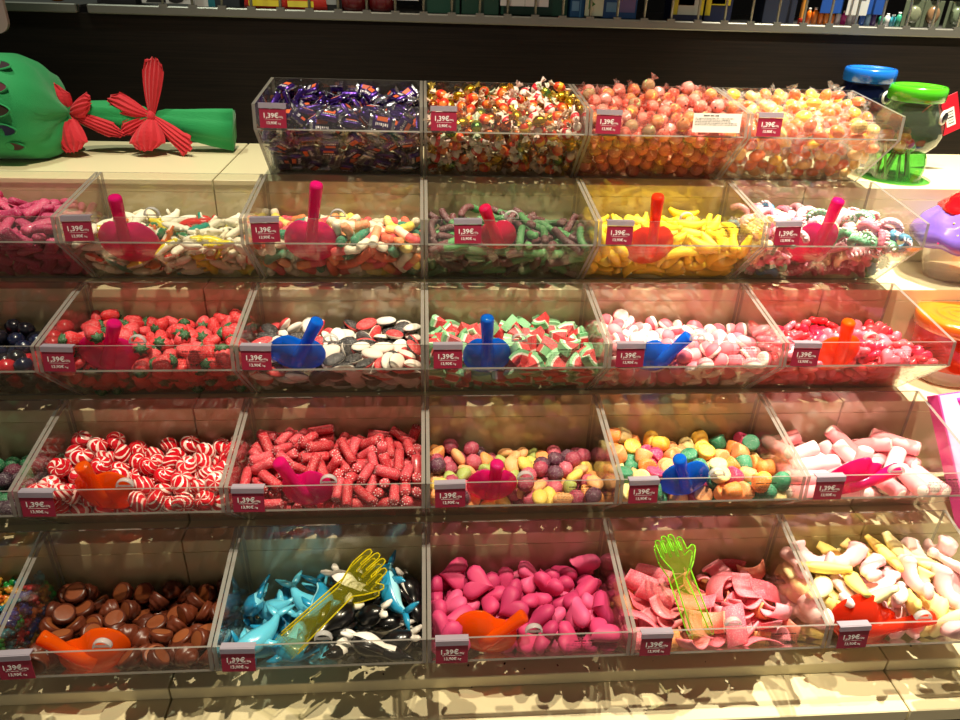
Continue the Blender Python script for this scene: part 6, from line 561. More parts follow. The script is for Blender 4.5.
  [-100,22,25,11,3,7,124,17,14,-11,1,9,125,63,16,-13,7,-6,64,143,66,4,1,17,65,45,51,7,2,13,81,55,37,12,-6,2,125,58,41,16,-4,9,124,140,65,11,-6,-9,-123,14,70,3,2,-15,-124,122,74,-8,-5,0,-47,112,60,-4,3,3,-41,38,70,4,-1,-12,4,82,59,7,1,13,75,97,60,-10,1,13,89,65,58,-16,0,-5,124,35,43,-16,2,-13,126,84,63,9,0,-9,111,129,71,6,-1,-13,-120,32,79,-16,2,-15,-125,172,102,-15,-3,8,-69,129,56,15,1,-14,-20,78,72,-14,5,5,56,27,62,16,-1,11,-53,16,13,-12,-1,7,-20,18,15,-11,4,12,-18,87,14,2,0,16],
  [-119,40,29,-13,0,-1,-118,128,51,4,1,17,-97,39,42,15,6,-7,-34,16,29,-2,4,-14,59,106,35,9,-6,-10,95,90,23,14,4,-12,117,42,14,-4,-1,2,-33,49,55,-17,0,-5,-43,122,45,-17,-4,-10,70,122,52,5,0,-10,122,62,61,18,5,-9,-93,71,54,-3,1,17,-21,117,48,8,-2,14,46,144,76,16,-3,8,36,40,59,5,3,-4,120,15,36,-1,-2,-17,-119,134,94,1,-1,-1,-9,121,82,-2,2,5,20,71,82,0,-4,15,31,157,86,0,0,8,94,101,80,13,-2,3,-123,64,17,-17,-5,16],
  [-120,16,34,-3,2,3,-106,17,57,16,-3,1,-52,16,66,3,-3,-2,-89,171,100,3,7,6,65,94,82,2,3,4,122,93,41,12,-8,6,-85,95,52,-16,6,-13,-27,100,67,14,-3,-2,-121,82,91,11,3,-13,49,56,72,0,2,14,73,46,73,17,3,-4,96,33,68,11,6,-12,113,153,83,13,-2,4,25,121,51,-13,-1,-9],
  [-37,98,25,-14,3,8,78,103,36,-10,7,-12,-121,68,60,0,0,-12,-107,113,61,10,-1,-1,8,34,53,-17,-1,-3,48,128,56,1,5,4,38,108,39,-5,0,12,45,12,38,9,1,0,-122,93,70,-16,-1,8,-80,51,53,-14,0,14,11,119,71,10,-6,5,21,18,67,-14,-2,-9,37,75,59,-4,-3,-16,93,29,45,14,0,-15,-87,48,83,6,-3,13,-74,69,70,11,1,-2,6,38,74,14,4,11,-5,14,64,-13,3,15,-1,67,79,-18,-3,10,35,115,73,3,0,-13,66,158,82,7,-1,-17,109,77,74,1,-4,-7,121,126,87,0,0,-7,-120,18,12,18,0,-14,-94,119,45,-18,-3,-3,39,94,22,-8,0,17],
  [-85,103,29,6,1,-1,-107,94,54,-9,-3,10,-18,84,51,-6,2,-10,40,15,59,-11,-3,8,-27,61,72,9,2,-14,-15,34,62,-9,-5,-12,24,99,58,-8,1,0,83,121,74,-16,5,10,105,51,56,10,-1,-12,-102,98,76,-9,-3,14,-43,80,79,-10,4,-3,-81,86,75,-9,5,16,-2,96,77,-12,-1,-14],
  [-113,59,39,-9,0,17,-121,82,41,-15,-6,-14,-94,135,65,12,0,-11,21,140,69,11,1,1,-9,17,40,-14,1,8,18,16,41,10,-4,9,78,17,16,-2,1,4,100,107,37,-17,0,10,121,119,48,-12,-4,18,-121,38,53,-12,2,9,-121,143,72,6,-7,-12,-84,16,42,2,9,-2,-60,37,54,14,-3,-3,-43,91,46,-16,-2,-14,-2,106,55,-2,3,-5,43,33,38,17,-2,3,-103,46,67,-18,-6,16,-110,159,90,13,-6,7,-48,69,60,-2,0,-7,-61,93,65,4,-3,-6,-79,112,70,2,3,0,22,55,66,12,-3,14,50,95,60,16,0,13,60,118,71,14,1,9,99,91,58,-16,-1,-4,117,105,71,-5,-8,13,-62,52,76,3,3,3,22,97,81,5,7,10,76,16,66,13,3,-3,84,77,76,-9,4,-10,-121,107,37,-2,-8,11,-77,16,16,-16,2,-15,-84,86,17,-5,2,18,-56,86,16,-15,-1,12],
  ],
 (3, 4): [[-80,14,21,-9,-3,18,61,116,46,5,-3,0,58,18,16,-10,0,-9,88,87,18,-18,-3,-16,120,43,15,0,0,13,121,90,20,-6,5,-13,-73,65,56,3,5,-15,33,155,84,16,-2,17,72,133,63,-15,3,-11,97,137,67,16,-2,12,-122,91,86,-5,3,-16,-97,24,75,6,8,4,-32,67,69,-11,0,13,38,172,101,-9,7,10,74,68,68,7,-4,-16,98,18,63,15,-7,-5,97,37,81,-17,5,6,121,78,80,-11,5,-11,-111,22,104,5,7,-13,-112,64,96,14,-1,8,-69,15,79,-10,0,-18,-74,104,100,11,3,-16,80,172,114,14,2,-1,70,91,87,-12,-1,11,123,102,91,9,9,-9,-122,43,17,-18,-1,-17,-121,80,16,11,-2,-4,-95,99,29,-4,-4,11,-67,126,56,6,-2,-2,-6,84,17,13,0,-2],
  [-122,64,41,-17,-8,-11,-105,135,64,17,6,-3,-80,141,74,-18,-7,4,-50,113,42,-6,-2,13,38,95,22,-4,-3,-3,-82,114,72,7,8,0,59,106,69,13,0,-17,121,24,38,-8,-5,-2,112,93,60,-8,7,7,123,137,69,9,-6,-9,-121,16,82,12,-8,-4,-99,52,64,-12,9,-13,-88,66,81,2,5,-3,-97,94,91,4,-1,-3,-29,99,65,-4,-3,-17,-80,169,99,14,3,5,29,55,67,8,-1,-11,62,44,73,-15,-1,17,58,124,87,-17,-3,7,83,152,83,-14,4,12,121,30,64,14,-7,13,-121,140,109,18,1,6,11,66,87,17,-2,3,16,98,93,4,3,16,30,128,87,16,-1,14,97,168,96,6,2,2,77,20,83,-15,-3,-10,97,83,84,-12,5,16,122,42,95,15,-2,12,122,157,109,1,-1,9,41,131,61,13,-2,-10],
  [-121,90,54,-8,-2,10,-93,118,48,17,-4,-10,-11,16,24,-7,3,-7,57,148,78,-13,-1,-17,33,15,17,-9,8,-18,66,99,26,-4,-1,-1,111,17,15,0,0,-5,120,120,50,8,4,-8,-114,110,71,-7,6,12,-5,92,52,-17,-1,-14,-30,27,72,5,-3,8,44,30,65,-18,-4,-8,98,59,62,-13,4,7,85,104,70,-3,-4,14,-80,42,90,16,1,-16,-40,16,92,-1,2,7,-30,41,98,4,4,1,35,68,96,17,-1,14,48,14,86,-9,6,-18,38,44,90,-12,-2,0,105,136,94,-1,1,-14,-86,81,17,-10,5,6],
  [-103,14,37,9,2,0,-35,25,41,12,3,7,-17,102,31,8,-6,7,-122,70,72,-6,-5,13,19,32,57,4,4,0,9,115,50,-7,-4,-8,81,38,59,-17,5,-15,120,50,41,11,0,-18,-56,41,79,-14,-3,5,-60,75,77,-13,6,10,-7,113,73,15,4,-9,-69,130,100,17,-1,-10,18,83,69,-16,4,13,28,107,67,-14,4,-8,65,16,60,14,-6,6,-46,61,90,5,-6,17,-60,101,81,-16,-2,-5,55,141,105,13,-5,6,121,16,85,11,-5,8,-122,101,32,14,-2,-4],
  [-63,16,41,16,-2,-15,11,100,29,-18,-8,-18,89,119,49,-13,-3,-15,107,105,35,6,-3,-4,-121,45,66,9,-1,-11,-86,16,56,-16,2,-11,-50,16,62,13,-3,7,-17,44,58,-12,-1,-16,12,16,42,-14,-2,6,40,16,43,-11,6,-10,97,14,38,9,-8,0,122,72,51,-13,-4,1,-123,41,90,10,-7,8,-121,115,96,-11,3,7,-121,162,91,15,-2,-16,-97,156,83,-1,4,8,1,61,61,5,7,1,23,16,78,3,-3,-12,121,54,71,14,2,-17,119,157,84,2,4,12,-107,173,107,8,-2,-18,-88,18,99,18,-7,0,-91,146,107,-18,5,-14,29,141,108,-17,-3,10,-9,85,76,8,2,1,43,105,95,-18,-1,1,-66,95,25,-9,0,-10,-34,17,17,10,1,2],
  [-122,38,41,11,-6,-2,84,16,16,-11,-4,-6,-119,17,56,-4,-8,-5,-121,137,82,-3,-3,5,-76,40,63,-15,8,14,-13,14,50,9,3,0,-17,120,49,-16,6,-16,34,112,42,-3,-5,11,-4,19,72,-1,2,-8,15,136,65,-15,3,-8,64,166,95,12,-3,8,43,86,77,-15,2,-4,108,116,75,10,5,7,-115,89,111,14,1,8,-72,78,98,13,0,-3,-95,125,93,-10,-2,-11,-39,109,98,14,-1,16,-34,87,87,16,6,-14,8,42,78,10,5,6,-16,55,84,13,-4,-17,60,67,89,16,7,-9,84,120,92,7,4,-13,99,60,92,12,-5,6,-121,17,16,-11,5,-1,-121,120,49,3,5,-6,22,77,15,0,0,5],
  ],
 (3, 5): [[81,47,41,18,0,1,-67,38,16,-17,0,5,-96,87,17,-17,0,18,-34,39,16,3,0,-12,97,64,16,14,0,3,35,17,36,1,2,17,-98,43,31,0,-3,0,-77,59,62,11,-1,-2,97,117,46,-12,-2,-16,-2,47,60,12,3,-6,-21,104,69,2,-4,-5,73,50,68,-2,0,-15,120,112,66,-17,1,9,-97,16,80,5,2,18,54,31,82,-8,-3,-4,-43,111,78,11,-5,-6,100,35,90,13,0,-4,-96,120,83,10,-1,-17,17,32,83,3,-3,14,67,139,88,7,1,8,-122,60,99,12,2,9],
  [-45,36,39,16,0,7,-83,71,40,16,0,-2,95,96,25,-4,2,2,-16,46,38,1,-1,7,-102,25,51,18,2,-17,-101,89,57,-12,-1,-1,-119,108,67,-2,-5,9,121,40,64,10,0,9,-101,141,70,12,0,0,33,129,77,-7,-1,-8],
  [-93,16,29,-6,2,-18,-93,106,35,-13,0,18,82,17,30,-2,-2,0,94,36,16,-2,0,-15,-16,90,19,7,0,18,7,95,76,-16,8,-14,29,108,39,-8,-3,-14,-47,123,52,12,0,-18,91,75,42,-1,0,1,22,43,48,15,-1,12,-37,43,65,12,0,12,95,117,74,-6,2,9,-94,66,86,-4,3,-18,-68,89,87,-6,0,1,16,69,75,14,-3,14,70,87,70,10,3,-13],
  ],
 (4, 0): [[-100,18,26,11,0,-8,94,11,37,3,2,0,123,23,36,-7,0,6,-17,141,75,-5,-5,-17,-112,157,94,-1,1,6,-64,58,79,-15,5,-2,-38,125,78,3,-2,0,-30,158,83,-17,-3,-3,57,10,75,-9,1,0,57,142,88,-9,-1,10,45,98,79,16,0,3,57,168,90,5,5,10,106,14,74,17,-2,18,88,48,79,17,2,17,65,63,83,-16,2,5,128,29,81,-6,8,-7,106,62,68,16,2,-4,-99,12,63,-6,4,1,-107,120,98,-2,1,16,-60,116,97,3,3,-8,-43,171,93,5,4,10,55,21,91,4,4,-15,47,87,90,16,0,3,51,120,99,0,3,0,63,33,89,-16,4,-17,71,163,92,-12,-4,16,96,38,98,3,-2,17,119,121,43,6,-1,-16,2,16,15,-2,4,7,124,78,49,-3,2,-7,-90,37,78,8,-1,-17,-78,11,41,5,3,-1,-76,98,76,-16,-2,-13,-5,149,89,-2,0,-3,83,134,78,-14,0,-9,98,114,74,-2,6,14,110,37,71,-1,-3,6,-108,53,83,-17,-1,-17,-93,70,86,-13,-2,-13,-106,85,80,13,5,7,-72,139,99,-15,3,15,-28,165,100,-4,2,10,-5,30,84,-8,2,-18,-4,67,82,3,2,0,22,16,82,2,-4,8,6,46,84,-4,-2,-15,7,115,88,-3,2,1,52,108,89,14,-1,-15,38,130,93,-3,1,-6,71,85,83,-1,-1,-14,78,149,90,-2,0,-1,98,28,84,-1,-1,-14,90,68,78,0,0,16,98,55,91,-17,2,-1,-96,25,89,-16,4,18,-81,49,82,-4,-4,-17,-27,22,94,12,2,-2,-11,146,105,-4,-2,5,28,82,102,-1,1,-4,62,74,99,-7,1,-7,44,169,104,-1,1,6,85,93,107,17,0,11,-85,107,112,18,3,-13,-59,77,102,2,-1,-12,-39,172,114,1,0,17],
  [-15,12,28,2,0,1,107,153,74,-1,-4,-7,120,111,59,-7,-1,-15,127,153,74,-4,5,10,73,148,69,-1,-4,-13,105,102,67,-12,-5,-3,109,85,69,7,-2,-4,-25,88,81,-1,1,5,31,145,86,3,3,6,125,129,80,-16,-3,9,-120,36,81,14,3,5,-52,133,102,-16,-8,9,0,165,108,0,1,7,115,10,94,-5,5,17,124,118,101,-2,-3,-9,126,43,12,6,0,-11,124,79,27,0,5,-17,-19,17,14,-2,3,6,-120,140,79,-5,0,-2,-34,10,49,-9,3,0,37,18,29,2,1,9,-46,107,84,-1,-3,18,-43,145,90,-18,4,7,83,117,91,5,2,5,-113,99,100,6,-4,-9,-102,41,94,1,-2,-1,-38,73,92,2,1,-7,-46,155,106,-2,-1,15,16,16,98,-2,1,15,47,31,70,1,-2,5,81,67,94,6,0,16,95,16,96,16,-2,-4,107,73,108,-15,4,18,119,162,108,-6,1,0,-128,31,99,8,1,-9,-16,43,96,14,0,-15,-33,116,108,1,-2,9],
  [15,11,34,8,3,-18,124,45,61,-1,0,-9,127,75,64,-13,0,9,-105,13,47,-17,5,-1,-127,47,71,-14,-3,-9,-126,80,74,4,2,10,-58,22,69,3,1,-9,37,16,59,11,-1,4,43,159,90,-12,1,7,-118,177,102,-10,4,17,-103,64,98,-10,0,-11,-48,29,82,3,2,1,-44,110,99,7,-2,9,2,57,99,-7,0,-13,33,13,73,-3,4,16,102,81,92,2,-2,-11,97,144,100,-14,-3,10,94,172,100,-17,1,-14,-65,20,10,18,0,7,127,73,11,5,0,-9,55,19,22,4,0,8,92,13,16,3,4,15,124,100,38,18,-4,-9,-63,10,24,-4,0,18,-9,160,80,14,-3,-3,127,58,35,-13,-8,16,117,95,55,-7,3,-17,-42,52,74,14,-2,8,10,149,78,15,1,-7,-120,73,85,-3,-2,-4,-85,17,77,-4,2,7,22,155,104,-1,-1,12,119,145,86,13,-2,-1,-115,18,95,18,-3,7,-127,112,95,-7,-8,7,-113,149,106,16,-3,-2,-60,147,117,-16,1,-17,25,48,95,12,-2,14,12,65,102,11,-3,5,30,64,98,0,-4,5,74,134,104,14,3,15,111,92,104,0,0,-14,112,55,105,2,1,-18,121,68,94,5,1,12,120,107,112,0,-2,-18,-83,66,99,18,2,11,-77,127,113,1,1,-6,-73,19,96,-1,-2,-12],
  [-114,18,24,6,0,10,-123,12,47,-1,-6,16,-127,157,88,4,-2,10,105,126,64,-12,-5,-1,-111,109,84,-13,-1,14,-99,96,75,-15,6,12,-105,162,83,-1,4,13,-14,124,92,-15,-3,-7,4,138,96,17,-2,-9,-90,146,104,1,-3,-6,-79,89,86,0,0,0,-11,76,95,-7,-1,18,-24,94,96,-4,0,2,-3,15,81,-16,-2,-1,-3,108,102,-15,0,-12,-29,133,94,2,0,-9,26,34,86,5,-2,15,21,62,83,18,-3,15,21,177,101,11,4,1,79,28,80,-9,-2,6,118,144,103,-5,0,-16,117,10,19,-10,-5,1,122,132,59,-7,-2,-12,66,12,41,2,-5,-1,51,148,71,15,2,5,-107,64,72,-18,1,-2,-126,107,74,-15,-2,-9,-96,132,87,-11,2,-14,-81,166,87,1,-4,-5,-46,32,60,-11,-4,-4,94,13,57,6,-6,5,122,22,54,-1,2,-5,98,94,84,-17,0,2,-120,10,74,-6,7,17,-124,128,99,-1,-7,8,-98,170,101,16,3,-7,-95,109,93,5,3,-3,-88,152,92,1,-4,-6,-24,110,94,7,4,-15,-9,170,97,2,-1,12,126,13,74,-17,7,0,122,90,91,-4,1,13,-123,59,96,14,3,14,-47,42,91,-7,0,-17,-67,166,112,18,-2,-7,-5,88,107,-1,-1,-15,34,144,105,-13,1,-6,59,148,104,-2,1,17,71,15,84,-13,-3,5,46,96,102,-1,1,-12,80,164,104,0,0,7,-69,25,77,9,1,-9,-86,172,110,0,2,-10,-19,59,101,7,-1,4,-51,55,103,2,1,16],
  [111,68,19,-7,7,-12,-67,152,84,-16,-2,10,10,30,69,17,1,0,-8,51,75,-4,1,-11,19,89,80,-16,1,9,65,127,82,4,-1,-5,93,129,93,5,-1,7,119,75,80,-14,0,-3,91,159,80,-2,5,11,-94,10,90,-10,7,17,-94,89,100,17,-1,14,-64,177,103,-2,0,0,16,110,100,2,-3,-7,46,67,96,-5,1,9,68,104,99,2,-1,-8,82,90,93,2,1,-10,121,44,90,-13,2,13,124,100,20,17,4,8,-38,11,27,6,5,1,122,27,19,12,-2,5,17,16,55,-15,1,4,127,42,40,15,-8,-11,124,104,76,-5,0,-10,-112,126,77,-1,6,2,7,10,69,-4,1,-18,44,126,77,6,0,10,28,159,80,0,-4,-10,87,91,72,3,0,3,114,165,91,1,-1,14,-71,110,87,2,-4,12,-26,36,83,6,-3,14,-5,95,86,17,2,4,27,103,91,7,-1,9,121,176,103,-18,-2,-18,-69,97,107,1,-3,-1,-56,93,93,1,-2,-16,-19,10,91,8,3,18,37,16,93,5,-2,6,117,33,99,1,4,10,107,125,106,9,2,-8,-116,43,106,1,-2,-12,-128,159,109,8,3,-10,-71,41,94,1,-2,-10,-32,142,106,2,2,15],
  [108,48,14,-13,0,-6,-60,13,48,-14,5,0,-14,17,60,6,1,-8,41,12,41,-3,-1,-18,-84,81,73,11,3,-16,-61,163,93,0,2,-7,-3,107,76,1,-1,18,21,131,88,-6,1,-11,79,21,62,10,2,-9,77,110,79,-1,4,-1,-128,85,97,-8,-2,9,-44,56,87,4,-2,2,-47,10,85,-14,-5,-18,13,84,93,-16,-1,-14,75,48,91,-6,1,4,104,105,93,-3,2,-1,-89,13,11,-17,0,0,-8,12,45,-11,2,-16,110,15,45,-4,3,-11,-128,24,66,9,8,-9,-25,15,72,11,-2,-6,0,127,80,2,-1,-17,124,54,75,18,1,8,13,162,93,-11,1,7,44,51,82,18,-2,-2,39,76,79,-18,3,-11,113,128,91,-14,-3,-4,-74,123,100,12,2,16,-101,133,109,1,3,18,-26,62,82,-3,0,7,8,127,109,0,-1,10,53,43,95,0,-3,-2,-65,71,88,-1,-1,17,-4,19,103,-5,7,-13,-36,85,103,-1,-1,1],
  ],
 (4, 1): [[-123,18,17,-14,-2,10,-124,76,20,-9,7,-9,-121,102,31,15,2,-4,-91,174,109,9,-3,18,-66,28,17,11,-3,6,-38,17,16,15,2,-16,-8,16,18,11,-5,-1,-17,81,39,-2,-4,15,24,13,19,-9,-3,-18,61,18,17,1,0,18,86,93,25,9,2,7,121,66,22,-1,-5,-16,117,97,25,18,-1,-17,-112,94,51,16,1,2,-124,119,59,-9,-7,-9,-103,139,70,4,-6,4,-97,35,33,6,-5,-13,-78,109,52,-9,1,-7,-55,17,41,14,4,-8,-70,52,32,17,2,18,-66,67,56,-13,-2,-1,-41,41,31,17,6,8,-47,67,37,14,3,-7,-24,121,52,1,6,-7,4,20,43,17,0,-1,20,114,73,-10,-7,-11,19,47,41,-10,-5,-10,32,70,37,-8,7,0,25,97,42,2,2,-9,27,138,68,-11,-3,-13,61,30,39,15,1,2,75,54,46,-10,5,-2,53,95,43,-8,0,-10,63,135,61,4,2,15,86,16,35,4,-1,-13,99,73,42,17,4,0,85,95,56,-8,2,18,98,137,63,1,4,10,122,50,48,10,0,4,119,77,56,-17,0,-14,121,98,48,12,-2,1,122,150,79,14,-4,3,-122,25,73,14,-2,-13,-120,39,50,-2,-6,7,-122,88,73,16,5,1,-87,82,67,16,3,12,-93,113,79,17,-2,-6,-124,149,83,9,7,9,-58,44,60,5,6,-8,-64,93,65,-14,-3,10,-68,126,69,-17,0,5,-42,16,66,-17,4,-11,-11,16,64,-16,3,-7,-8,105,77,4,-2,-5,27,13,63,9,-2,0,45,149,79,-16,0,7,53,20,59,-13,4,-14,54,88,69,-13,-6,18,44,118,80,-16,3,11,83,16,60,12,2,15,94,65,71,-13,3,-12,67,66,74,-10,-4,-4,74,113,69,-16,1,-13,95,158,89,-7,6,-11,109,13,66,-9,1,-18,120,45,75,-1,-1,-11,114,75,79,-15,-3,12,106,106,72,17,-2,-5,107,130,88,13,3,15],
  [-99,120,49,-12,2,-13,-91,16,16,16,-4,13,-57,101,33,-15,2,2,20,158,86,18,4,17,8,122,48,-4,1,1,39,120,51,-17,3,-11,45,66,17,-17,4,-14,66,114,42,10,5,4,96,115,44,11,-3,3,116,13,20,9,9,0,121,39,20,-8,1,-15,121,124,59,-7,1,-3,-111,15,41,2,6,16,-118,61,42,-11,5,16,-120,169,104,4,0,-2,-51,118,49,11,3,-7,-27,20,42,17,5,0,-8,48,42,16,1,8,6,71,54,0,-7,10,1,97,59,-14,2,-9,34,23,38,1,-5,10,67,74,44,8,3,-2,97,42,51,-15,1,-16,121,21,46,-17,-4,-5,-124,56,73,-9,-2,-9,-93,17,67,13,3,15,-89,50,65,17,0,8,-79,25,51,15,2,8,-25,43,59,14,-5,9,-38,67,62,-18,-1,8,-41,113,76,18,-5,15,13,38,69,-13,5,11,-28,92,62,16,7,10,57,167,95,14,4,-3,45,51,50,17,2,-16,27,82,65,-18,-1,-1,69,41,67,13,-4,-8,78,144,82,4,-3,13,-102,33,84,16,0,17,-106,72,81,18,-2,16],
  ],
 (4, 2): [[-120,96,45,7,2,9,-13,69,94,16,-1,-9,-60,141,79,1,0,-3,87,68,97,13,-1,11],
  [-81,50,48,17,-2,10,89,20,65,14,8,-10,-117,62,84,5,-3,-8],
  [-2,114,47,-17,-4,-7,-70,31,17,2,-1,1,-46,70,25,18,3,-13,-108,69,18,2,0,-6,-91,115,55,3,2,8,-49,106,55,16,0,-10,-3,54,51,2,2,-3,-39,58,74,1,1,-3,-95,63,70,3,-3,-4,-90,138,99,18,0,-13],
  [110,52,21,-15,1,-6,-13,36,18,3,1,-16,111,104,45,-2,2,6,82,53,41,6,0,-1,87,138,77,-17,3,18,25,146,83,1,-3,-12,-10,103,71,-13,1,-14,48,90,81,17,4,16,7,121,104,17,1,-13],
  [25,56,17,-18,1,8,51,22,50,-13,6,-1,60,92,29,3,-1,18,119,52,78,13,2,-7,72,86,58,-14,2,17,61,53,72,-13,1,-2,70,166,103,-4,1,-2,25,45,100,-1,0,-4],
  ],
 (4, 3): [[-118,65,34,17,0,4,12,20,20,4,4,-11,12,135,70,3,0,8,56,27,33,0,0,-1,82,138,62,-4,-2,-3,-111,108,54,16,-4,10,-27,125,70,-13,-6,7,-57,20,54,-4,0,-13,-26,61,57,10,5,15,90,111,72,-16,-3,14,115,77,79,14,5,9,-117,140,103,9,9,12,-32,96,21,3,-4,-13,56,106,33,15,-4,-4,115,25,19,3,-3,2,100,110,35,-4,0,0,-124,20,38,9,-4,9,-95,120,96,-1,3,-10,-17,20,39,10,4,-13,46,14,65,-9,-1,0,118,80,50,1,-1,14,-100,16,70,8,2,-16,-107,174,119,13,-6,15,7,83,67,-15,3,14,62,158,92,13,0,-10,35,39,54,6,6,-7,33,66,58,11,0,13,111,48,86,-4,0,7,107,156,106,-1,-1,-5,-60,57,106,18,4,-11,-15,37,81,6,4,-3,-52,125,94,17,-4,-12,21,77,88,4,-1,-16,48,55,93,8,0,14,-98,30,100,18,-4,9,-123,94,91,16,-8,3,-43,75,88,4,1,-12],
  [-81,16,28,18,-7,8,76,96,50,18,-5,-9,94,27,51,-16,-4,-14,48,134,66,5,-1,-12,-114,38,13,0,0,-5,-106,73,14,0,1,14,45,109,77,2,-6,-6,4,20,71,-4,5,-13,124,121,66,-9,-5,-9,-80,82,71,16,-1,9,21,34,93,14,4,-8,79,121,106,-5,5,13,79,53,60,17,-6,-9,-107,130,65,4,-3,4,-40,91,69,0,-2,-4,110,15,98,-12,7,14,103,106,92,6,-3,9,-100,78,84,4,-2,-8],
  [-82,39,70,-16,1,-1,-90,34,46,-5,-5,16,-16,98,100,4,2,-6,30,145,89,6,4,-14,80,17,81,0,-6,-12,124,29,53,9,1,9,105,151,85,17,0,0,-33,30,14,18,0,-15,8,116,41,4,-2,-15,-112,67,56,-17,-1,-9,-62,62,45,-16,-4,-12,0,40,41,13,2,-1,19,101,57,-14,-1,-16,111,50,27,-4,4,16,-47,26,71,3,2,1,-124,47,77,9,3,-9,-8,71,89,5,8,2,25,117,95,3,-5,-7,64,36,81,10,2,-2,76,81,90,17,-4,-4,117,113,107,-13,-3,10,-52,45,86,6,0,-1],
  ],
 (4, 4): [[34,18,30,-1,-3,10,-116,141,63,0,-6,-9,8,46,34,2,-3,6,126,45,45,-11,-4,11,-92,24,12,0,2,-16,-18,18,12,0,-2,-1,73,18,13,0,2,-1,-51,89,36,1,6,-15,93,25,47,-11,-2,5,-113,111,47,15,1,18,-114,48,47,-1,-3,10,-120,114,66,3,3,2,-65,100,67,-16,0,1,-20,74,68,17,2,-14,-30,98,76,15,0,-3,-78,133,69,-17,1,-17,37,74,59,6,1,8,-117,29,75,-17,1,-8,-24,134,86,2,-1,9,47,108,83,4,-3,18,65,48,86,-18,-2,-17,109,96,79,-6,0,-2,-66,106,93,2,-1,13,-55,68,83,13,-3,13,33,62,90,14,-3,6,64,97,88,4,-1,-17,71,73,97,-1,1,-9,-103,156,89,-5,1,16,-42,170,91,4,-2,-16],
  [12,20,12,18,0,1,114,18,12,-18,0,-10,99,100,31,4,3,-12,-25,98,32,-3,-2,-18,81,102,36,4,-1,-4,-120,19,50,-2,5,16,74,133,56,-1,5,7,-85,42,45,-9,-1,0,33,20,48,-3,-1,13,-55,128,52,1,1,10,67,26,69,10,4,-17,-121,79,60,16,1,18,-115,82,76,-16,1,2,89,98,70,-6,4,-3,-74,155,81,18,8,-9,-52,20,76,-14,2,-17,-113,52,78,16,-5,11],
  [-109,22,22,18,2,-18,106,18,27,1,-1,-1,65,76,23,-3,-5,17,-110,53,26,-15,2,-17,-111,21,36,1,-4,-1,25,110,42,-14,-1,1,-74,109,47,-3,-1,-17,-21,51,52,-17,3,-9,67,9,77,-9,-1,18,70,102,49,-14,-2,-3,-98,71,52,-2,-1,13,-4,153,73,4,-1,-15,64,155,75,14,1,1,62,78,75,6,1,2,5,98,70,15,2,-9,90,55,56,2,2,-15,87,131,79,3,-4,-12,-105,119,90,15,1,-2,-40,52,72,-4,-3,-2,14,33,65,-5,1,-6,-34,28,71,0,-4,-6,-88,72,72,0,-3,-18,-68,75,91,-5,-2,15,29,143,97,-16,3,-8,-88,56,96,5,3,-2,-65,33,89,-6,-2,16,-10,88,88,0,-1,-3,113,71,83,-15,2,1],
  [-80,18,39,0,3,17,-65,60,36,0,-1,-15,39,95,25,-5,3,-4,-124,93,31,-14,-4,-3,-25,109,45,4,2,3,37,132,54,4,0,-17,-8,120,50,3,-1,11,13,69,57,14,0,-18,126,120,70,-9,0,-9,-36,137,68,-1,1,2,53,65,66,-12,0,8,-81,27,67,-18,-1,-15,107,25,82,9,2,18,117,71,60,2,-3,9,4,127,84,-5,3,14,-3,53,84,-3,3,-6],
  [-44,20,46,2,2,16,9,92,38,-1,4,-11,69,12,42,9,5,18,122,91,20,13,1,-1,-114,68,12,-18,0,13,42,25,12,0,-1,0,-9,12,53,0,-6,9,114,68,20,-1,3,9,-9,18,33,17,-2,2,49,64,30,-2,-7,16,59,35,42,13,3,-12,60,108,58,-2,0,6,119,109,42,-5,-4,-15,-27,75,46,16,-7,10,105,53,47,1,3,-16,-87,105,76,15,-2,10,117,16,59,-1,-2,9,106,125,59,13,4,0,-111,128,78,-3,-1,-6,-56,120,80,-2,-2,-5,24,111,80,-5,3,-2,72,51,66,0,1,0,30,32,70,14,3,-4,44,23,89,7,5,-2,49,137,78,0,-2,-5,94,48,79,16,7,-2,104,119,91,5,6,14],
  ],
 (4, 5): [[-110,88,21,16,-2,-11,-4,17,25,14,0,18,-10,116,41,14,2,3,-95,107,35,18,-3,-14,90,18,43,-1,0,-17,-107,52,48,-8,-1,11,22,19,49,-15,0,18,-72,114,86,10,-2,18,103,31,65,-16,2,5,-84,21,65,18,-1,-3,-31,19,74,-2,-2,0,120,58,70,2,-3,11,-42,37,109,-17,2,-7,-65,23,89,10,1,3,-51,93,123,-1,-2,-11,22,133,113,8,3,6,-88,68,129,13,0,-1,28,42,128,4,0,10],
  [-70,42,14,-2,0,-7,-17,39,66,-17,0,-13,-77,69,65,-2,1,10,117,131,80,18,1,9,-37,123,118,14,-4,0,-2,36,100,-16,-1,14,96,143,93,-3,1,14,73,155,104,-8,-5,-1,-111,28,89,-1,-2,-13,-101,96,117,-1,1,5,58,39,125,17,-3,14,98,60,120,0,2,1],
  [-96,38,15,14,1,-6,-126,52,38,-9,4,9,14,103,57,-18,0,7,112,113,38,16,5,9,-97,108,56,0,2,-1,102,112,59,-5,2,6,77,101,64,7,4,15,46,124,81,-17,1,-11,-15,106,87,12,1,5,7,67,94,9,2,18,-11,99,116,-2,-2,1,108,112,106,2,2,-8,-14,67,123,4,-1,-13,84,174,100,10,0,0,-92,45,120,16,-3,16,87,109,116,7,2,-9,-111,43,111,15,-1,-9,47,88,119,8,1,-9,-37,49,124,13,1,-16],
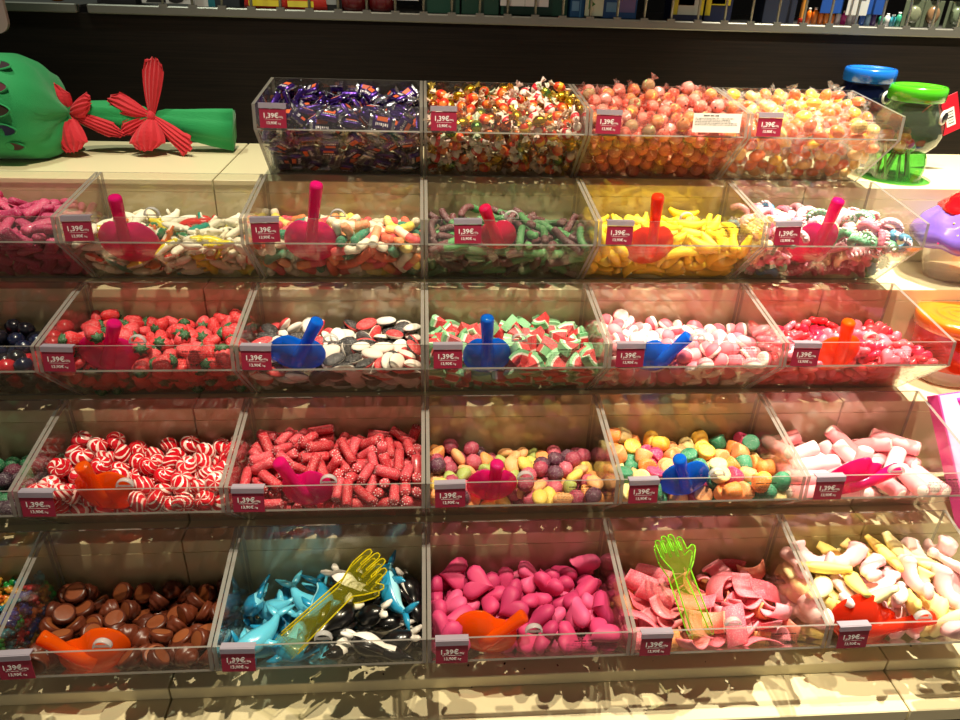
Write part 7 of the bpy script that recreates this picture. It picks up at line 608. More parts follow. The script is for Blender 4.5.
  [124,44,16,7,1,10,-54,42,30,16,0,12,-10,114,69,3,3,17,68,37,70,15,-2,-6,86,13,78,7,0,-18,16,109,101,9,3,5,-125,129,93,7,-2,-9,94,81,86,4,-1,-17,-61,99,107,15,-1,-10,100,35,107,1,3,-4,119,77,134,4,1,11,126,37,126,7,5,8],
  [64,37,19,2,-2,-4,51,112,56,-4,4,12,20,65,71,-18,1,8,-22,87,75,1,2,3,-110,44,71,1,0,9,-76,64,84,17,0,-18,46,39,94,14,-2,8,61,106,107,13,-2,9,-95,75,97,-17,1,-1,94,60,97,15,2,1,4,27,115,17,-2,18],
  ],
}
random.seed(7)
sc = bpy.context.scene
COL = sc.collection
# ------------------------------------------------------------------ materials
_M = {}
def _new(name):
    m = bpy.data.materials.new(name); m.use_nodes = True; nt = m.node_tree
    for n in list(nt.nodes):
        if n.type != 'OUTPUT_MATERIAL': nt.nodes.remove(n)
    return m, nt, [n for n in nt.nodes if n.type == 'OUTPUT_MATERIAL'][0]
def _noise_bump(nt, p, scale, strength, dist=.0005, obj=True):
    tc = nt.nodes.new('ShaderNodeTexCoord'); no = nt.nodes.new('ShaderNodeTexNoise'); bu = nt.nodes.new('ShaderNodeBump')
    no.inputs['Scale'].default_value = scale; bu.inputs['Strength'].default_value = strength; bu.inputs['Distance'].default_value = dist
    nt.links.new(tc.outputs['Object'], no.inputs['Vector']); nt.links.new(no.outputs[0], bu.inputs['Height']); nt.links.new(bu.outputs[0], p.inputs['Normal'])
    return tc, no
def mat(style, h='ffffff', **kw):
    key = (style, h, tuple(sorted(kw.items())))
    if key in _M: return _M[key]
    m, nt, out = _new(f'{style}_{h}'); c = (*C(h), 1)
    if style in ('sugar', 'gummy', 'foam', 'gloss', 'choc', 'foil', 'silver', 'paper', 'paperg', 'plain', 'metal', 'matte', 'emit', 'crepe', 'wood', 'laminate', 'card'):
        p = nt.nodes.new('ShaderNodeBsdfPrincipled'); nt.links.new(p.outputs[0], out.inputs[0])
        p.inputs['Base Color'].default_value = c; I = p.inputs
        if style == 'sugar':
            I['Roughness'].default_value = .55; tc, no = _noise_bump(nt, p, 620, .8, .0010)
            mx = nt.nodes.new('ShaderNodeMix'); mx.data_type = 'RGBA'; cr = nt.nodes.new('ShaderNodeValToRGB')
            cr.color_ramp.elements[0].position = .52; cr.color_ramp.elements[1].position = .75; cr.color_ramp.elements[1].color = (.42, .42, .42, 1)
            nt.links.new(no.outputs[0], cr.inputs[0]); nt.links.new(cr.outputs[0], mx.inputs[0])
            mx.inputs[6].default_value = c; mx.inputs[7].default_value = (.95, .9, .88, 1); nt.links.new(mx.outputs[2], I['Base Color'])
            I['Coat Weight'].default_value = .15
        elif style == 'gummy':
            I['Roughness'].default_value = .28; I['Coat Weight'].default_value = .4; I['Coat Roughness'].default_value = .15
            I['Subsurface Weight'].default_value = .25; I['Subsurface Radius'].default_value = (.006, .003, .002); I['Subsurface Scale'].default_value = 1
        elif style == 'foam':
            I['Roughness'].default_value = .6; _noise_bump(nt, p, 260, .12, .0008)
        elif style == 'gloss':
            I['Roughness'].default_value = .2; I['Coat Weight'].default_value = .6; I['Coat Roughness'].default_value = .06
        elif style == 'choc':
            I['Roughness'].default_value = .36; _noise_bump(nt, p, 120, .15, .001)
        elif style == 'foil':
            I['Metallic'].default_value = .75; I['Roughness'].default_value = .26; _noise_bump(nt, p, 180, .5, .0012)
        elif style == 'silver':
            I['Metallic'].default_value = .9; I['Roughness'].default_value = .22; _noise_bump(nt, p, 220, .6, .0012)
        elif style == 'paper': I['Roughness'].default_value = .5
        elif style == 'paperg': I['Roughness'].default_value = .3; I['Coat Weight'].default_value = .35; _noise_bump(nt, p, 200, .4, .001)
        elif style == 'card': I['Roughness'].default_value = .45
        elif style == 'metal': I['Metallic'].default_value = .6; I['Roughness'].default_value = .45
        elif style == 'matte': I['Roughness'].default_value = .8
        elif style == 'crepe':
            I['Roughness'].default_value = .75; I['Sheen Weight'].default_value = .2
            tc = nt.nodes.new('ShaderNodeTexCoord'); mp = nt.nodes.new('ShaderNodeMapping'); mp.inputs['Scale'].default_value = kw.get('sc', (30, 200, 200))
            no = nt.nodes.new('ShaderNodeTexNoise'); no.inputs['Scale'].default_value = 4; bu = nt.nodes.new('ShaderNodeBump'); bu.inputs['Strength'].default_value = .35; bu.inputs['Distance'].default_value = .002
            for a, b in ((tc.outputs['Object'], mp.inputs[0]), (mp.outputs[0], no.inputs['Vector']), (no.outputs[0], bu.inputs['Height']), (bu.outputs[0], I['Normal'])): nt.links.new(a, b)
        elif style == 'wood':   # dark stained board, fine horizontal grain
            I['Roughness'].default_value = .75; p.inputs[13].default_value = .2
            tc = nt.nodes.new('ShaderNodeTexCoord'); mp = nt.nodes.new('ShaderNodeMapping'); mp.inputs['Scale'].default_value = (3, 60, 160)
            no = nt.nodes.new('ShaderNodeTexNoise'); no.inputs['Scale'].default_value = 2.5; no.inputs['Detail'].default_value = 6
            cr = nt.nodes.new('ShaderNodeValToRGB'); cr.color_ramp.elements[0].color = tuple(x*.6 for x in c[:3])+(1,); cr.color_ramp.elements[1].color = tuple(min(1, x*1.5) for x in c[:3])+(1,)
            cr.color_ramp.elements[0].position = .35; cr.color_ramp.elements[1].position = .7
            for a, b in ((tc.outputs['Object'], mp.inputs[0]), (mp.outputs[0], no.inputs['Vector']), (no.outputs[0], cr.inputs[0]), (cr.outputs[0], I['Base Color'])): nt.links.new(a, b)
        elif style == 'laminate':
            I['Roughness'].default_value = .38
            tc = nt.nodes.new('ShaderNodeTexCoord'); no = nt.nodes.new('ShaderNodeTexNoise'); no.inputs['Scale'].default_value = 3; no.inputs['Detail'].default_value = 5
            cr = nt.nodes.new('ShaderNodeValToRGB'); cr.color_ramp.elements[0].color = tuple(x*.93 for x in c[:3])+(1,); cr.color_ramp.elements[1].color = c
            for a, b in ((tc.outputs['Object'], no.inputs['Vector']), (no.outputs[0], cr.inputs[0]), (cr.outputs[0], I['Base Color'])): nt.links.new(a, b)
        elif style == 'emit':
            I['Emission Color'].default_value = c; I['Emission Strength'].default_value = kw.get('e', 3)
    elif style == 'acrylic':
        tr = nt.nodes.new('ShaderNodeBsdfTransparent'); tr.inputs[0].default_value = (.955, .95, .93, 1)
        gl = nt.nodes.new('ShaderNodeBsdfGlossy'); gl.inputs['Roughness'].default_value = .035; gl.inputs[0].default_value = (1, 1, 1, 1)
        lw = nt.nodes.new('ShaderNodeLayerWeight'); lw.inputs[0].default_value = .5; pw = nt.nodes.new('ShaderNodeMath'); pw.operation = 'POWER'; pw.inputs[1].default_value = 4.5; nt.links.new(lw.outputs['Facing'], pw.inputs[0])
        fr = nt.nodes.new('ShaderNodeMath'); fr.operation = 'MULTIPLY_ADD'; fr.inputs[1].default_value = .80; fr.inputs[2].default_value = .04; nt.links.new(pw.outputs[0], fr.inputs[0])
        df = nt.nodes.new('ShaderNodeBsdfDiffuse'); df.inputs[0].default_value = (.75, .72, .68, 1)
        m1 = nt.nodes.new('ShaderNodeMixShader'); m2 = nt.nodes.new('ShaderNodeMixShader'); m1.inputs[0].default_value = kw.get('haze', .012)
        nt.links.new(tr.outputs[0], m1.inputs[1]); nt.links.new(df.outputs[0], m1.inputs[2])
        nt.links.new(fr.outputs[0], m2.inputs[0]); nt.links.new(m1.outputs[0], m2.inputs[1]); nt.links.new(gl.outputs[0], m2.inputs[2]); nt.links.new(m2.outputs[0], out.inputs[0])
    elif style == 'glass':
        tr = nt.nodes.new('ShaderNodeBsdfTransparent'); tr.inputs[0].default_value = c
        gl = nt.nodes.new('ShaderNodeBsdfGlossy'); gl.inputs['Roughness'].default_value = .04
        lw = nt.nodes.new('ShaderNodeLayerWeight'); lw.inputs[0].default_value = .5; pw = nt.nodes.new('ShaderNodeMath'); pw.operation = 'POWER'; pw.inputs[1].default_value = 3; nt.links.new(lw.outputs['Facing'], pw.inputs[0])
        fr = nt.nodes.new('ShaderNodeMath'); fr.operation = 'MULTIPLY_ADD'; fr.inputs[1].default_value = .7; fr.inputs[2].default_value = .06; nt.links.new(pw.outputs[0], fr.inputs[0])
        df = nt.nodes.new('ShaderNodeBsdfDiffuse'); df.inputs[0].default_value = c; m1 = nt.nodes.new('ShaderNodeMixShader'); m1.inputs[0].default_value = kw.get('haze', .1); m2 = nt.nodes.new('ShaderNodeMixShader')
        nt.links.new(tr.outputs[0], m1.inputs[1]); nt.links.new(df.outputs[0], m1.inputs[2])
        nt.links.new(fr.outputs[0], m2.inputs[0]); nt.links.new(m1.outputs[0], m2.inputs[1]); nt.links.new(gl.outputs[0], m2.inputs[2]); nt.links.new(m2.outputs[0], out.inputs[0])
    elif style in ('edge', 'film', 'filmr', 'tint', 'jar'):
        par = {'edge': (.30, .3, .12), 'film': (.88, .16, .10), 'filmr': (.78, .25, .12), 'tint': (.50, .30, .05), 'jar': (.60, .12, .05)}[style]
        if 't' in kw: par = (kw['t'], par[1], par[2])
        tr = nt.nodes.new('ShaderNodeBsdfTransparent'); tr.inputs[0].default_value = c if style != 'tint' else tuple(lerp(x, 1, .88 if kw.get('t', 0) > .8 else .12) for x in c[:3])+(1,)
        p = nt.nodes.new('ShaderNodeBsdfPrincipled'); p.inputs['Base Color'].default_value = c; p.inputs['Roughness'].default_value = par[2]
        p.inputs['Coat Weight'].default_value = .5; p.inputs['Coat Roughness'].default_value = .05
        tl = nt.nodes.new('ShaderNodeBsdfTranslucent'); tl.inputs[0].default_value = c
        m1 = nt.nodes.new('ShaderNodeMixShader'); m1.inputs[0].default_value = par[1]
        m2 = nt.nodes.new('ShaderNodeMixShader'); m2.inputs[0].default_value = par[0]
        if style in ('film', 'filmr'): _noise_bump(nt, p, 260, 1., .003)
        nt.links.new(p.outputs[0], m1.inputs[1]); nt.links.new(tl.outputs[0], m1.inputs[2])
        nt.links.new(m1.outputs[0], m2.inputs[1]); nt.links.new(tr.outputs[0], m2.inputs[2]); nt.links.new(m2.outputs[0], out.inputs[0])
    _M[key] = m
    return m
ACR = mat('acrylic'); EDGE = mat('edge', 'b8b4ac', t=.42)

# ------------------------------------------------------------------ objects
def obj(name, me, parent=None, loc=None):
    o = bpy.data.objects.new(name, me); COL.objects.link(o)
    if parent is not None: o.parent = parent
    if loc is not None: o.location = loc
    return o
def tag(o, label, cat, group=None, kind=None):
    if label: o['label'] = label
    if cat: o['category'] = cat
    if group: o['group'] = group
    if kind: o['kind'] = kind
    return o
def thing(name, label, cat, loc=(0, 0, 0), group=None, rot=None):
    o = bpy.data.objects.new(name, None); COL.objects.link(o); o.location = loc; o.empty_display_size = .02
    if rot: o.rotation_euler = rot
    return tag(o, label, cat, group)
def struct(name, me, loc=(0, 0, 0)):
    o = obj(name, me, None, loc); o['kind'] = 'structure'; return o
_T = {}
def text_mesh(s, size, m, ext=.0002, bold=0.):
    k = (s, size, m.name)
    if k in _T: return _T[k]
    cu = bpy.data.curves.new('txt', 'FONT'); cu.body = s; cu.size = size; cu.extrude = ext; cu.offset = bold; cu.align_x = 'LEFT'; cu.resolution_u = 3
    o = bpy.data.objects.new('txt', cu); COL.objects.link(o)
    bpy.context.view_layer.update()
    me = bpy.data.meshes.new_from_object(o.evaluated_get(bpy.context.evaluated_depsgraph_get()))
    bpy.data.objects.remove(o); me.materials.clear(); me.materials.append(m); _T[k] = me
    return me
def join_mesh(parts, name, mats):
    """parts: (mesh, Matrix, material index) -> one mesh"""
    b = MB()
    for me, M, mi in parts: b.add([M @ v.co for v in me.vertices], [tuple(p.vertices) for p in me.polygons], mi, True)
    return b.mesh(name, mats)
def boxmesh(name, d, m, bev=.0):
    b = MB()
    if bev:
        hx, hy, hz = d[0]/2, d[1]/2, d[2]/2
        def ring(z, k): 
            x, y = hx-k, hy-k; e = min(bev, x*.5, y*.5)
            return [Vector(p) for p in ((-x+e, -y, z), (x-e, -y, z), (x, -y+e, z), (x, y-e, z), (x-e, y, z), (-x+e, y, z), (-x, y-e, z), (-x, -y+e, z))]
        b.rings([ring(-hz, bev), ring(-hz+bev, 0), ring(hz-bev, 0), ring(hz, bev)], 0, flat=True)
    else: b.box((0, 0, 0), d, 0)
    return b.mesh(name, [m])

# ------------------------------------------------------------------ the display stand
XL, XR = -1.35, 1.62
CREAM = mat('laminate', 'e9deb6')
stand = thing('stepped_display_stand', 'cream laminate display stand of five steps carrying the clear candy bins', 'display stand', (0, 0, 0))
seams = [XL, -.372, .716, XR]
LIPY = -.18157
for r in range(5):
    y1 = .123 if r == 0 else -(r-1)*D-.172
    y0 = LIPY-r*D
    for i in range(3):
        xa, xb = seams[i]+.0012, seams[i+1]-.0012
        obj('shelf_board', boxmesh('shelf_board', (xb-xa, y1-y0, .0227), CREAM, .0012), stand, ((xa+xb)/2, (y0+y1)/2, -r*H-.01135))
        if r < 5:
            zt = -r*H-.0227; zb = -(r+1)*H if r < 4 else -.609
            if r < 4: obj('riser_panel', boxmesh('riser_panel', (xb-xa, .010, zt-zb), CREAM), stand, ((xa+xb)/2, -r*D-.172-.005, (zt+zb)/2))
for i in range(3):
    xa, xb = seams[i]+.0012, seams[i+1]-.0012
    obj('ledge_board', boxmesh('ledge_board', (xb-xa, .145, .026), CREAM, .0015), stand, ((xa+xb)/2, -.7625, -.6225))
obj('plinth', boxmesh('plinth', (XR-XL, .60, .51), mat('wood', '17100b')), stand, ((XL+XR)/2, -.49, -.8915))
# crumbs on the bottom board
b = MB(); rr = random.Random(5)
for k in range(46):
    x = rr.choice((rr.gauss(.12, .05), rr.uniform(-.4, .8), rr.gauss(-.12, .05))); y = rr.uniform(-.765, -.70); s_ = rr.uniform(.0008, .0024)
    z = -4*H if y > -.762 else -.609
    b.box((x, y, z+s_*.4), (s_*rr.uniform(.8, 1.6), s_, s_*.8), 0, Matrix.Rotation(rr.uniform(0, 3), 3, 'Z'))
tag(obj('candy_crumbs', b.mesh('candy_crumbs', [mat('choc', '2c1a10')])), 'dark crumbs scattered on the cream board under the lowest bins', 'crumbs', kind='stuff')

# room: back wall, floor, far wall, ceiling
struct('wall_back', boxmesh('wall_back', (XR-XL, .02, .305), mat('wood', '17100b')), ((XL+XR)/2, .133, .2435-.1525))
struct('floor', boxmesh('floor', (9, 8, .05), mat('laminate', '8a8478')), (0, -1.2, -1.172))
struct('wall_far', boxmesh('wall_far', (9, .05, 3.2), mat('matte', '15171a')), (0, 2.4, .45))
struct('ceiling', boxmesh('ceiling', (9, 8, .05), mat('matte', '3a3632')), (0, -1.2, 2.0))

# ------------------------------------------------------------------ bins
COLN = {0: 'first', 1: 'second', 2: 'third', 3: 'fourth', 4: 'fifth', 5: 'sixth'}
BIN_LABEL = {
 (0, 2): 'clear acrylic bin heaped with purple foil chocolates', (0, 3): 'clear acrylic bin heaped with paper twist toffees', (0, 4): 'clear acrylic bin of film-wrapped bubblegum balls with a white card', (0, 5): 'clear acrylic bin heaped with orange and yellow fruit drops beside the jars',
 (1, 0): 'clear acrylic bin of magenta gummy strips cut by the photo edge', (1, 1): 'clear acrylic bin of white-bellied gummy crocodiles with a magenta scoop', (1, 2): 'clear acrylic bin of ribbed gummy caterpillars with a magenta scoop', (1, 3): 'clear acrylic bin of brown and green gummy snakes', (1, 4): 'clear acrylic bin of yellow banana candies', (1, 5): 'clear acrylic bin of pastel gummy dentures near the cupcake jar',
 (2, 0): 'clear acrylic bin of black and red berry gummies at the photo edge', (2, 1): 'clear acrylic bin of red strawberry gummies with green leaves', (2, 2): 'clear acrylic bin of black, red and white liquorice ovals', (2, 3): 'clear acrylic bin of watermelon slice gummies', (2, 4): 'clear acrylic bin of pink and white foam mushrooms', (2, 5): 'clear acrylic bin of red heart gummies with an orange scoop',
 (3, 0): 'clear acrylic bin of dark purple and green berry gummies at the photo edge', (3, 1): 'clear acrylic bin of red and white swirl candies', (3, 2): 'clear acrylic bin of sugared red sour tubes', (3, 3): 'clear acrylic bin of sugared fruit jellies with a magenta scoop', (3, 4): 'clear acrylic bin of orange, green and yellow gumdrops', (3, 5): 'clear acrylic bin of pink marshmallow twists',
 (4, 0): 'clear acrylic bin of jewel-coloured gummy bears at the photo edge', (4, 1): 'clear acrylic bin of swirled milk chocolates', (4, 2): 'clear acrylic bin of blue dolphin and black penguin gummies', (4, 3): 'clear acrylic bin of magenta heart candies', (4, 4): 'clear acrylic bin of pink and orange sour belts', (4, 5): 'clear acrylic bin of yellow and pink foam bananas and shrimps',
}
BW = W-.0016; SP = .0054   # outer width, side thickness
def prism_x(b, prof, x0, x1, m, me=None):
    """solid with a yz profile between x0 and x1; rim faces get material me"""
    n = len(prof)
    V = [(x0, y, z) for y, z in prof]+[(x1, y, z) for y, z in prof]
    b.add(V, [tuple(range(n))], m, True); o = len(b.v)-2*n
    b.f.append(tuple(o+n+i for i in range(n))[::-1]); b.m.append(m); b.flat.append(True)
    for i in range(n):
        j = (i+1) % n; b.f.append((o+i, o+n+i, o+n+j, o+j)); b.m.append(m if me is None else me); b.flat.append(True)
def bin_meshes(hb):
    out = {}
    prof = [(0, 0), (YG, 0), (YF, ZF), (YT, ZT), (0, hb)]
    b = MB(); prism_x(b, prof, -SP/2, SP/2, 0, 1); out['side_panel'] = b.mesh('side_panel', [ACR, EDGE])
    x0, x1 = -BW/2+SP, BW/2-SP; th = .0030
    def slab(name, p0, p1, side):
        p0, p1 = Vector((0, *p0)), Vector((0, *p1)); t = (p1-p0).normalized(); n_ = Vector((0, t.z, -t.y))
        if (n_.y > 0) == (side < 0): n_ = -n_
        q = [p0, p1, p1+n_*th, p0+n_*th]; b = MB()
        V = [(x, p.y, p.z) for x in (x0, x1) for p in q]
        b.add(V, [(0, 1, 2, 3), (7, 6, 5, 4), (0, 4, 5, 1), (2, 6, 7, 3)], 0, True)
        b.add([V[i] for i in (1, 2, 6, 5)], [(0, 1, 2, 3)], 1, True)
        b.add([V[i] for i in (0, 3, 7, 4)], [(0, 1, 2, 3)], 1, True)
        out[name] = b.mesh(name, [ACR, EDGE])
    slab('front_panel', (YF, ZF), (YT, ZT), 1); slab('lower_front_panel', (YG, .0005), (YF, ZF), 1)
    slab('back_panel', (0, .0005), (0, hb), -1)
    b = MB(); b.box((0, YG/2, .0018), (x1-x0, -YG-.004, .0030), 0); out['base_panel'] = b.mesh('base_panel', [ACR])
    return out
TAGX = {(1, 3): .036, (0, 2): .002, (4, 0): .150}
CARD = mat('card', '9e2040'); WHITE = mat('card', 'f4f0ee'); BAND = mat('edge', 'c4bccb', t=.25); INK = mat('card', '2a2622')
big = text_mesh('1,39€', .0108, WHITE, .0001, .0002); bg2 = text_mesh('/100g', .0040, WHITE, .0001); sm = text_mesh('13,90€', .0062, WHITE, .0001, .0001); sm2 = text_mesh('/kg', .0040, WHITE, .0001)
RX = Matrix.Rotation(pi/2, 4, 'X')
def at(x, y, z): return Matrix.Translation((x, y, z)) @ RX
letter = join_mesh([(big, at(.0050, -.0023, -.0218), 0), (bg2, at(.0290, -.0023, -.0216), 0), (sm, at(.0100, -.0023, -.0318), 0), (sm2, at(.0290, -.0023, -.0318), 0)], 'price_lettering', [WHITE])
b = MB(); b.box((.0215, -.0016, -.0300+.0073), (.043, .0007, .0300), 0); b.box((.0215, -.00205, -.0243), (.026, .0002, .0003), 1); card_me = b.mesh('price_card', [CARD, WHITE])
b = MB(); b.box((.0215, -.0018, -.0030), (.0445, .0022, .0078), 0); b.box((.0215, .0040, .0006), (.0445, .0100, .0014), 0); b.box((.0215, -.0010, -.0225), (.0445, .0006, .034), 1); hold_me = b.mesh('price_tag', [BAND, mat('acrylic')])
def info_mesh(seed, card=False):
    rr = random.Random(seed); b = MB()
    if card: b.box((.041, -.0008, -.0155), (.084, .0006, .031), 1)
    y = -.0013
    x = .018+rr.uniform(-.004, .004)
    for wd in (rr.uniform(.010, .014), rr.uniform(.006, .010), rr.uniform(.006, .012)):
        n = int(wd/.0021)
        for k in range(n): b.box((x+k*.0021, y, -.0035), (.0015, .0002, rr.uniform(.0016, .0025)), 0)
        x += n*.0021+.0018
    for ln in range(7 if not card else 5):
        z = -.0080-ln*.0026; x = .003; end = rr.uniform(.060, .080) if ln else .070
        while x < end:
            wd = rr.uniform(.0015, .006)
            for k in range(max(1, int(wd/.0012))): b.box((x+k*.0012, y, z), (.0008, .0002, rr.uniform(.0007, .0012)), 0)
            x += max(1, int(wd/.0012))*.0012+.0011
    return b.mesh('ingredient_print' if not card else 'ingredient_card', [INK, mat('card', 'f0ece6')])
INFO = {(0, 5), (1, 3), (1, 4), (1, 5), (2, 1), (2, 3), (2, 4), (2, 5), (3, 1), (3, 3), (3, 4), (3, 5), (4, 3), (4, 4)}
_bm = {r: bin_meshes(HB[r]) for r in range(5)}
b = MB()
b.tube([(.0110*cos(a), 0, .0110*sin(a)+.004) for a in [pi*i/12 for i in range(13)]], [(.0013, .0045)]*13, 8, 0, up=(0, 1, 0)); b.box((0, .0, .0035), (.024, .004, .0012), 0); ring_me = b.mesh('scoop_ring', [mat('edge', 'e8e8e8', t=.5)])
front_t = Vector((0, YT-YF, ZT-ZF)).normalized()
ang_front = math.atan2(-(YT-YF), ZT-ZF)      # lean of the front strip
rrj = random.Random(21)
BINO = {}
for (r, c), lab in BIN_LABEL.items():
    o = thing('candy_bin', lab, 'bin', (bin_x(c), -r*D+BO, -r*H), 'clear acrylic candy bins on the steps')
    BINO[(r, c)] = o
    for s_ in (-1, 1): obj('side_panel', _bm[r]['side_panel'], o, (s_*(BW/2-SP/2), 0, 0))
    for k in ('front_panel', 'lower_front_panel', 'back_panel', 'base_panel'): obj(k, _bm[r][k], o)
    if (r, c) not in ((1, 0), (2, 0), (3, 0)):
        t = obj('price_tag', hold_me, o, (-W/2+.012+TAGX.get((r, c), 0)+rrj.uniform(-.001, .001), YT-.0036, ZT+.0015)); t.rotation_euler = (ang_front*-1 if False else -math.atan2(YT-YF, ZT-ZF), rrj.uniform(-.03, .03), 0)
        obj('price_card', card_me, t); obj('price_lettering', letter, t)
    if (r, c) in INFO:
        t = obj('ingredient_print', info_mesh(r*7+c), o, (.046, YT-.0034, ZT-.004)); t.rotation_euler = (-math.atan2(YT-YF, ZT-ZF), 0, 0)
    if (r, c) == (0, 4):
        t = obj('ingredient_card', info_mesh(99, True), o, (.040, YT-.0034, ZT-.0005)); t.rotation_euler = (-math.atan2(YT-YF, ZT-ZF), .0, 0)
    if r > 0: obj('scoop_ring', ring_me, o, (.003+rrj.uniform(-.004, .004), YT+.008, ZT-.002 if r < 3 else ZT-.004))

# ------------------------------------------------------------------ scoops
SC_COL = {'magenta': 'f01c88', 'cherry': 'f02060', 'vermilion': 'f4401c', 'blue': '1078f0', 'orange': 'ff6a10'}
SC_LAB = {(1, 1): 'magenta translucent scoop with upright handle in the crocodile gummy bin', (1, 2): 'large magenta scoop with tall straight handle in the caterpillar gummy bin', (1, 3): 'small cherry red scoop standing in the gummy snake bin', (1, 4): 'red-orange scoop with upright handle among yellow banana candies', (1, 5): 'magenta scoop tilted to one side among pastel gummy dentures',
 (2, 1): 'magenta scoop with stubby handle in the strawberry gummy bin', (2, 2): 'blue scoop with leaning handle in the liquorice oval bin', (2, 3): 'blue scoop with upright handle in the watermelon gummy bin', (2, 4): 'blue scoop leaning far over among pink foam mushrooms', (2, 5): 'orange scoop standing among red heart gummies',
 (3, 1): 'orange scoop among red and white swirl candies', (3, 2): 'magenta scoop leaning in the red sour tube bin', (3, 3): 'pink scoop with short handle in the fruit jelly bin', (3, 4): 'blue scoop among orange and green gumdrops', (3, 5): 'dark magenta scoop with handle lying over pink marshmallow twists',
 (4, 1): 'orange scoop with handle lying sideways on swirled chocolates', (4, 3): 'orange scoop resting on magenta heart candies', (4, 5): 'red-orange scoop lying on yellow and pink foam candies'}
for s in SCOOPS:
    r, c, col = s[:3]
    m = mat('tint', SC_COL[col], t=.36)
    o = thing('candy_scoop', SC_LAB[(r, c)], 'scoop', (bin_x(c), -r*D+BO, -r*H), 'plastic scoops in the bins')
    obj('scoop_pan', scoop_pan(s).mesh('scoop_pan', [m]), o); obj('scoop_handle', scoop_handle(s).mesh('scoop_handle', [m]), o)

# ------------------------------------------------------------------ tongs with hand-shaped ends
def hand_arm(b, base, d, n, L, wd, th, lift):
    """flat arm from base along d, hand at the end; n face normal"""
    d = Vector(d).normalized(); s_ = d.cross(Vector(n)).normalized(); n = s_.cross(d).normalized()
    o = [(-.5, 0), (-.42, .35), (-.36, .60), (-.62, .74)]
    fx = (-.52, -.17, .17, .52)
    top = [.97, 1.0, 1.0, .95]
    o = [(-.5, 0), (-.40, .62), (-.62, .76)]
    for k, f in enumerate(fx):
        o += [(f-.13, .80+.02*(k in (1, 2))), (f-.13, top[k]-.03), (f-.07, top[k]), (f+.07, top[k]), (f+.13, top[k]-.03), (f+.13, .82)]
    o += [(.66, .80), (.95, .84), (1.06, .82), (1.02, .78), (.70, .66), (.42, .58), (.5, 0)]
    P = []
    for u, v in o:
        bendup = lift*max(0, v-.62)
        P.append(Vector(base)+s_*(u*wd)+d*(v*L)+n*bendup)
    N = len(P); b.add([p+n*th/2 for p in P]+[p-n*th/2 for p in P], [tuple(range(N))[::-1], tuple(range(N, 2*N))], 0, True)
    q = len(b.v)-2*N
    for i in range(N):
        j = (i+1) % N; b.f.append((q+i, q+j, q+N+j, q+N+i)); b.m.append(1); b.flat.append(True)
    for i in range(N):     # tubes added along the outline, the edge glow put into their bright colour
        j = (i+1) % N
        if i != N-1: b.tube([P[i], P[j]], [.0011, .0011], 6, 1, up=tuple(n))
def tongs(r, c, base, tip, n, wd, h0, h1, lab):
    o = thing('hand_tongs', lab, 'tongs', (bin_x(c), -r*D+BO, -r*H), 'hand-shaped serving tongs')
    base, tip, n = Vector(base), Vector(tip), Vector(n).normalized(); d = (tip-base); L = d.length; dn = d.normalized()
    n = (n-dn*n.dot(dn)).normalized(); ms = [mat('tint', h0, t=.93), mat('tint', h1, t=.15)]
    g = .011
    for sg in (1, -1):
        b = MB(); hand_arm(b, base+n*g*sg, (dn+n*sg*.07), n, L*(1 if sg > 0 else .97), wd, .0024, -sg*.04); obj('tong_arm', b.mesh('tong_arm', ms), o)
    s_ = dn.cross(n).normalized(); b = MB(); R = []
    for i in range(9):
        a = pi*i/8; p = base+n*g*cos(a)-dn*g*sin(a)*.9; rd = (n*cos(a)-dn*sin(a))*.0012
        R.append([p+s_*wd*.5+rd, p-s_*wd*.5+rd, p-s_*wd*.5-rd, p+s_*wd*.5-rd])
    b.rings(R, 0, mf=lambda i, j: 1 if j in (1, 3) else 0, flat=True); obj('tong_bend', b.mesh('tong_bend', ms), o)
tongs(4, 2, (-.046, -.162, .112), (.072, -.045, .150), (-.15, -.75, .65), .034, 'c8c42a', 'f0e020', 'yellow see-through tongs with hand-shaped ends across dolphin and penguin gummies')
tongs(4, 4, (-.032, -.160, .108), (-.058, -.045, .178), (0, -.8, .6), .032, 'b4dc3c', '9cf03c', 'neon green-yellow tongs with hand-shaped ends standing in the sour belts')

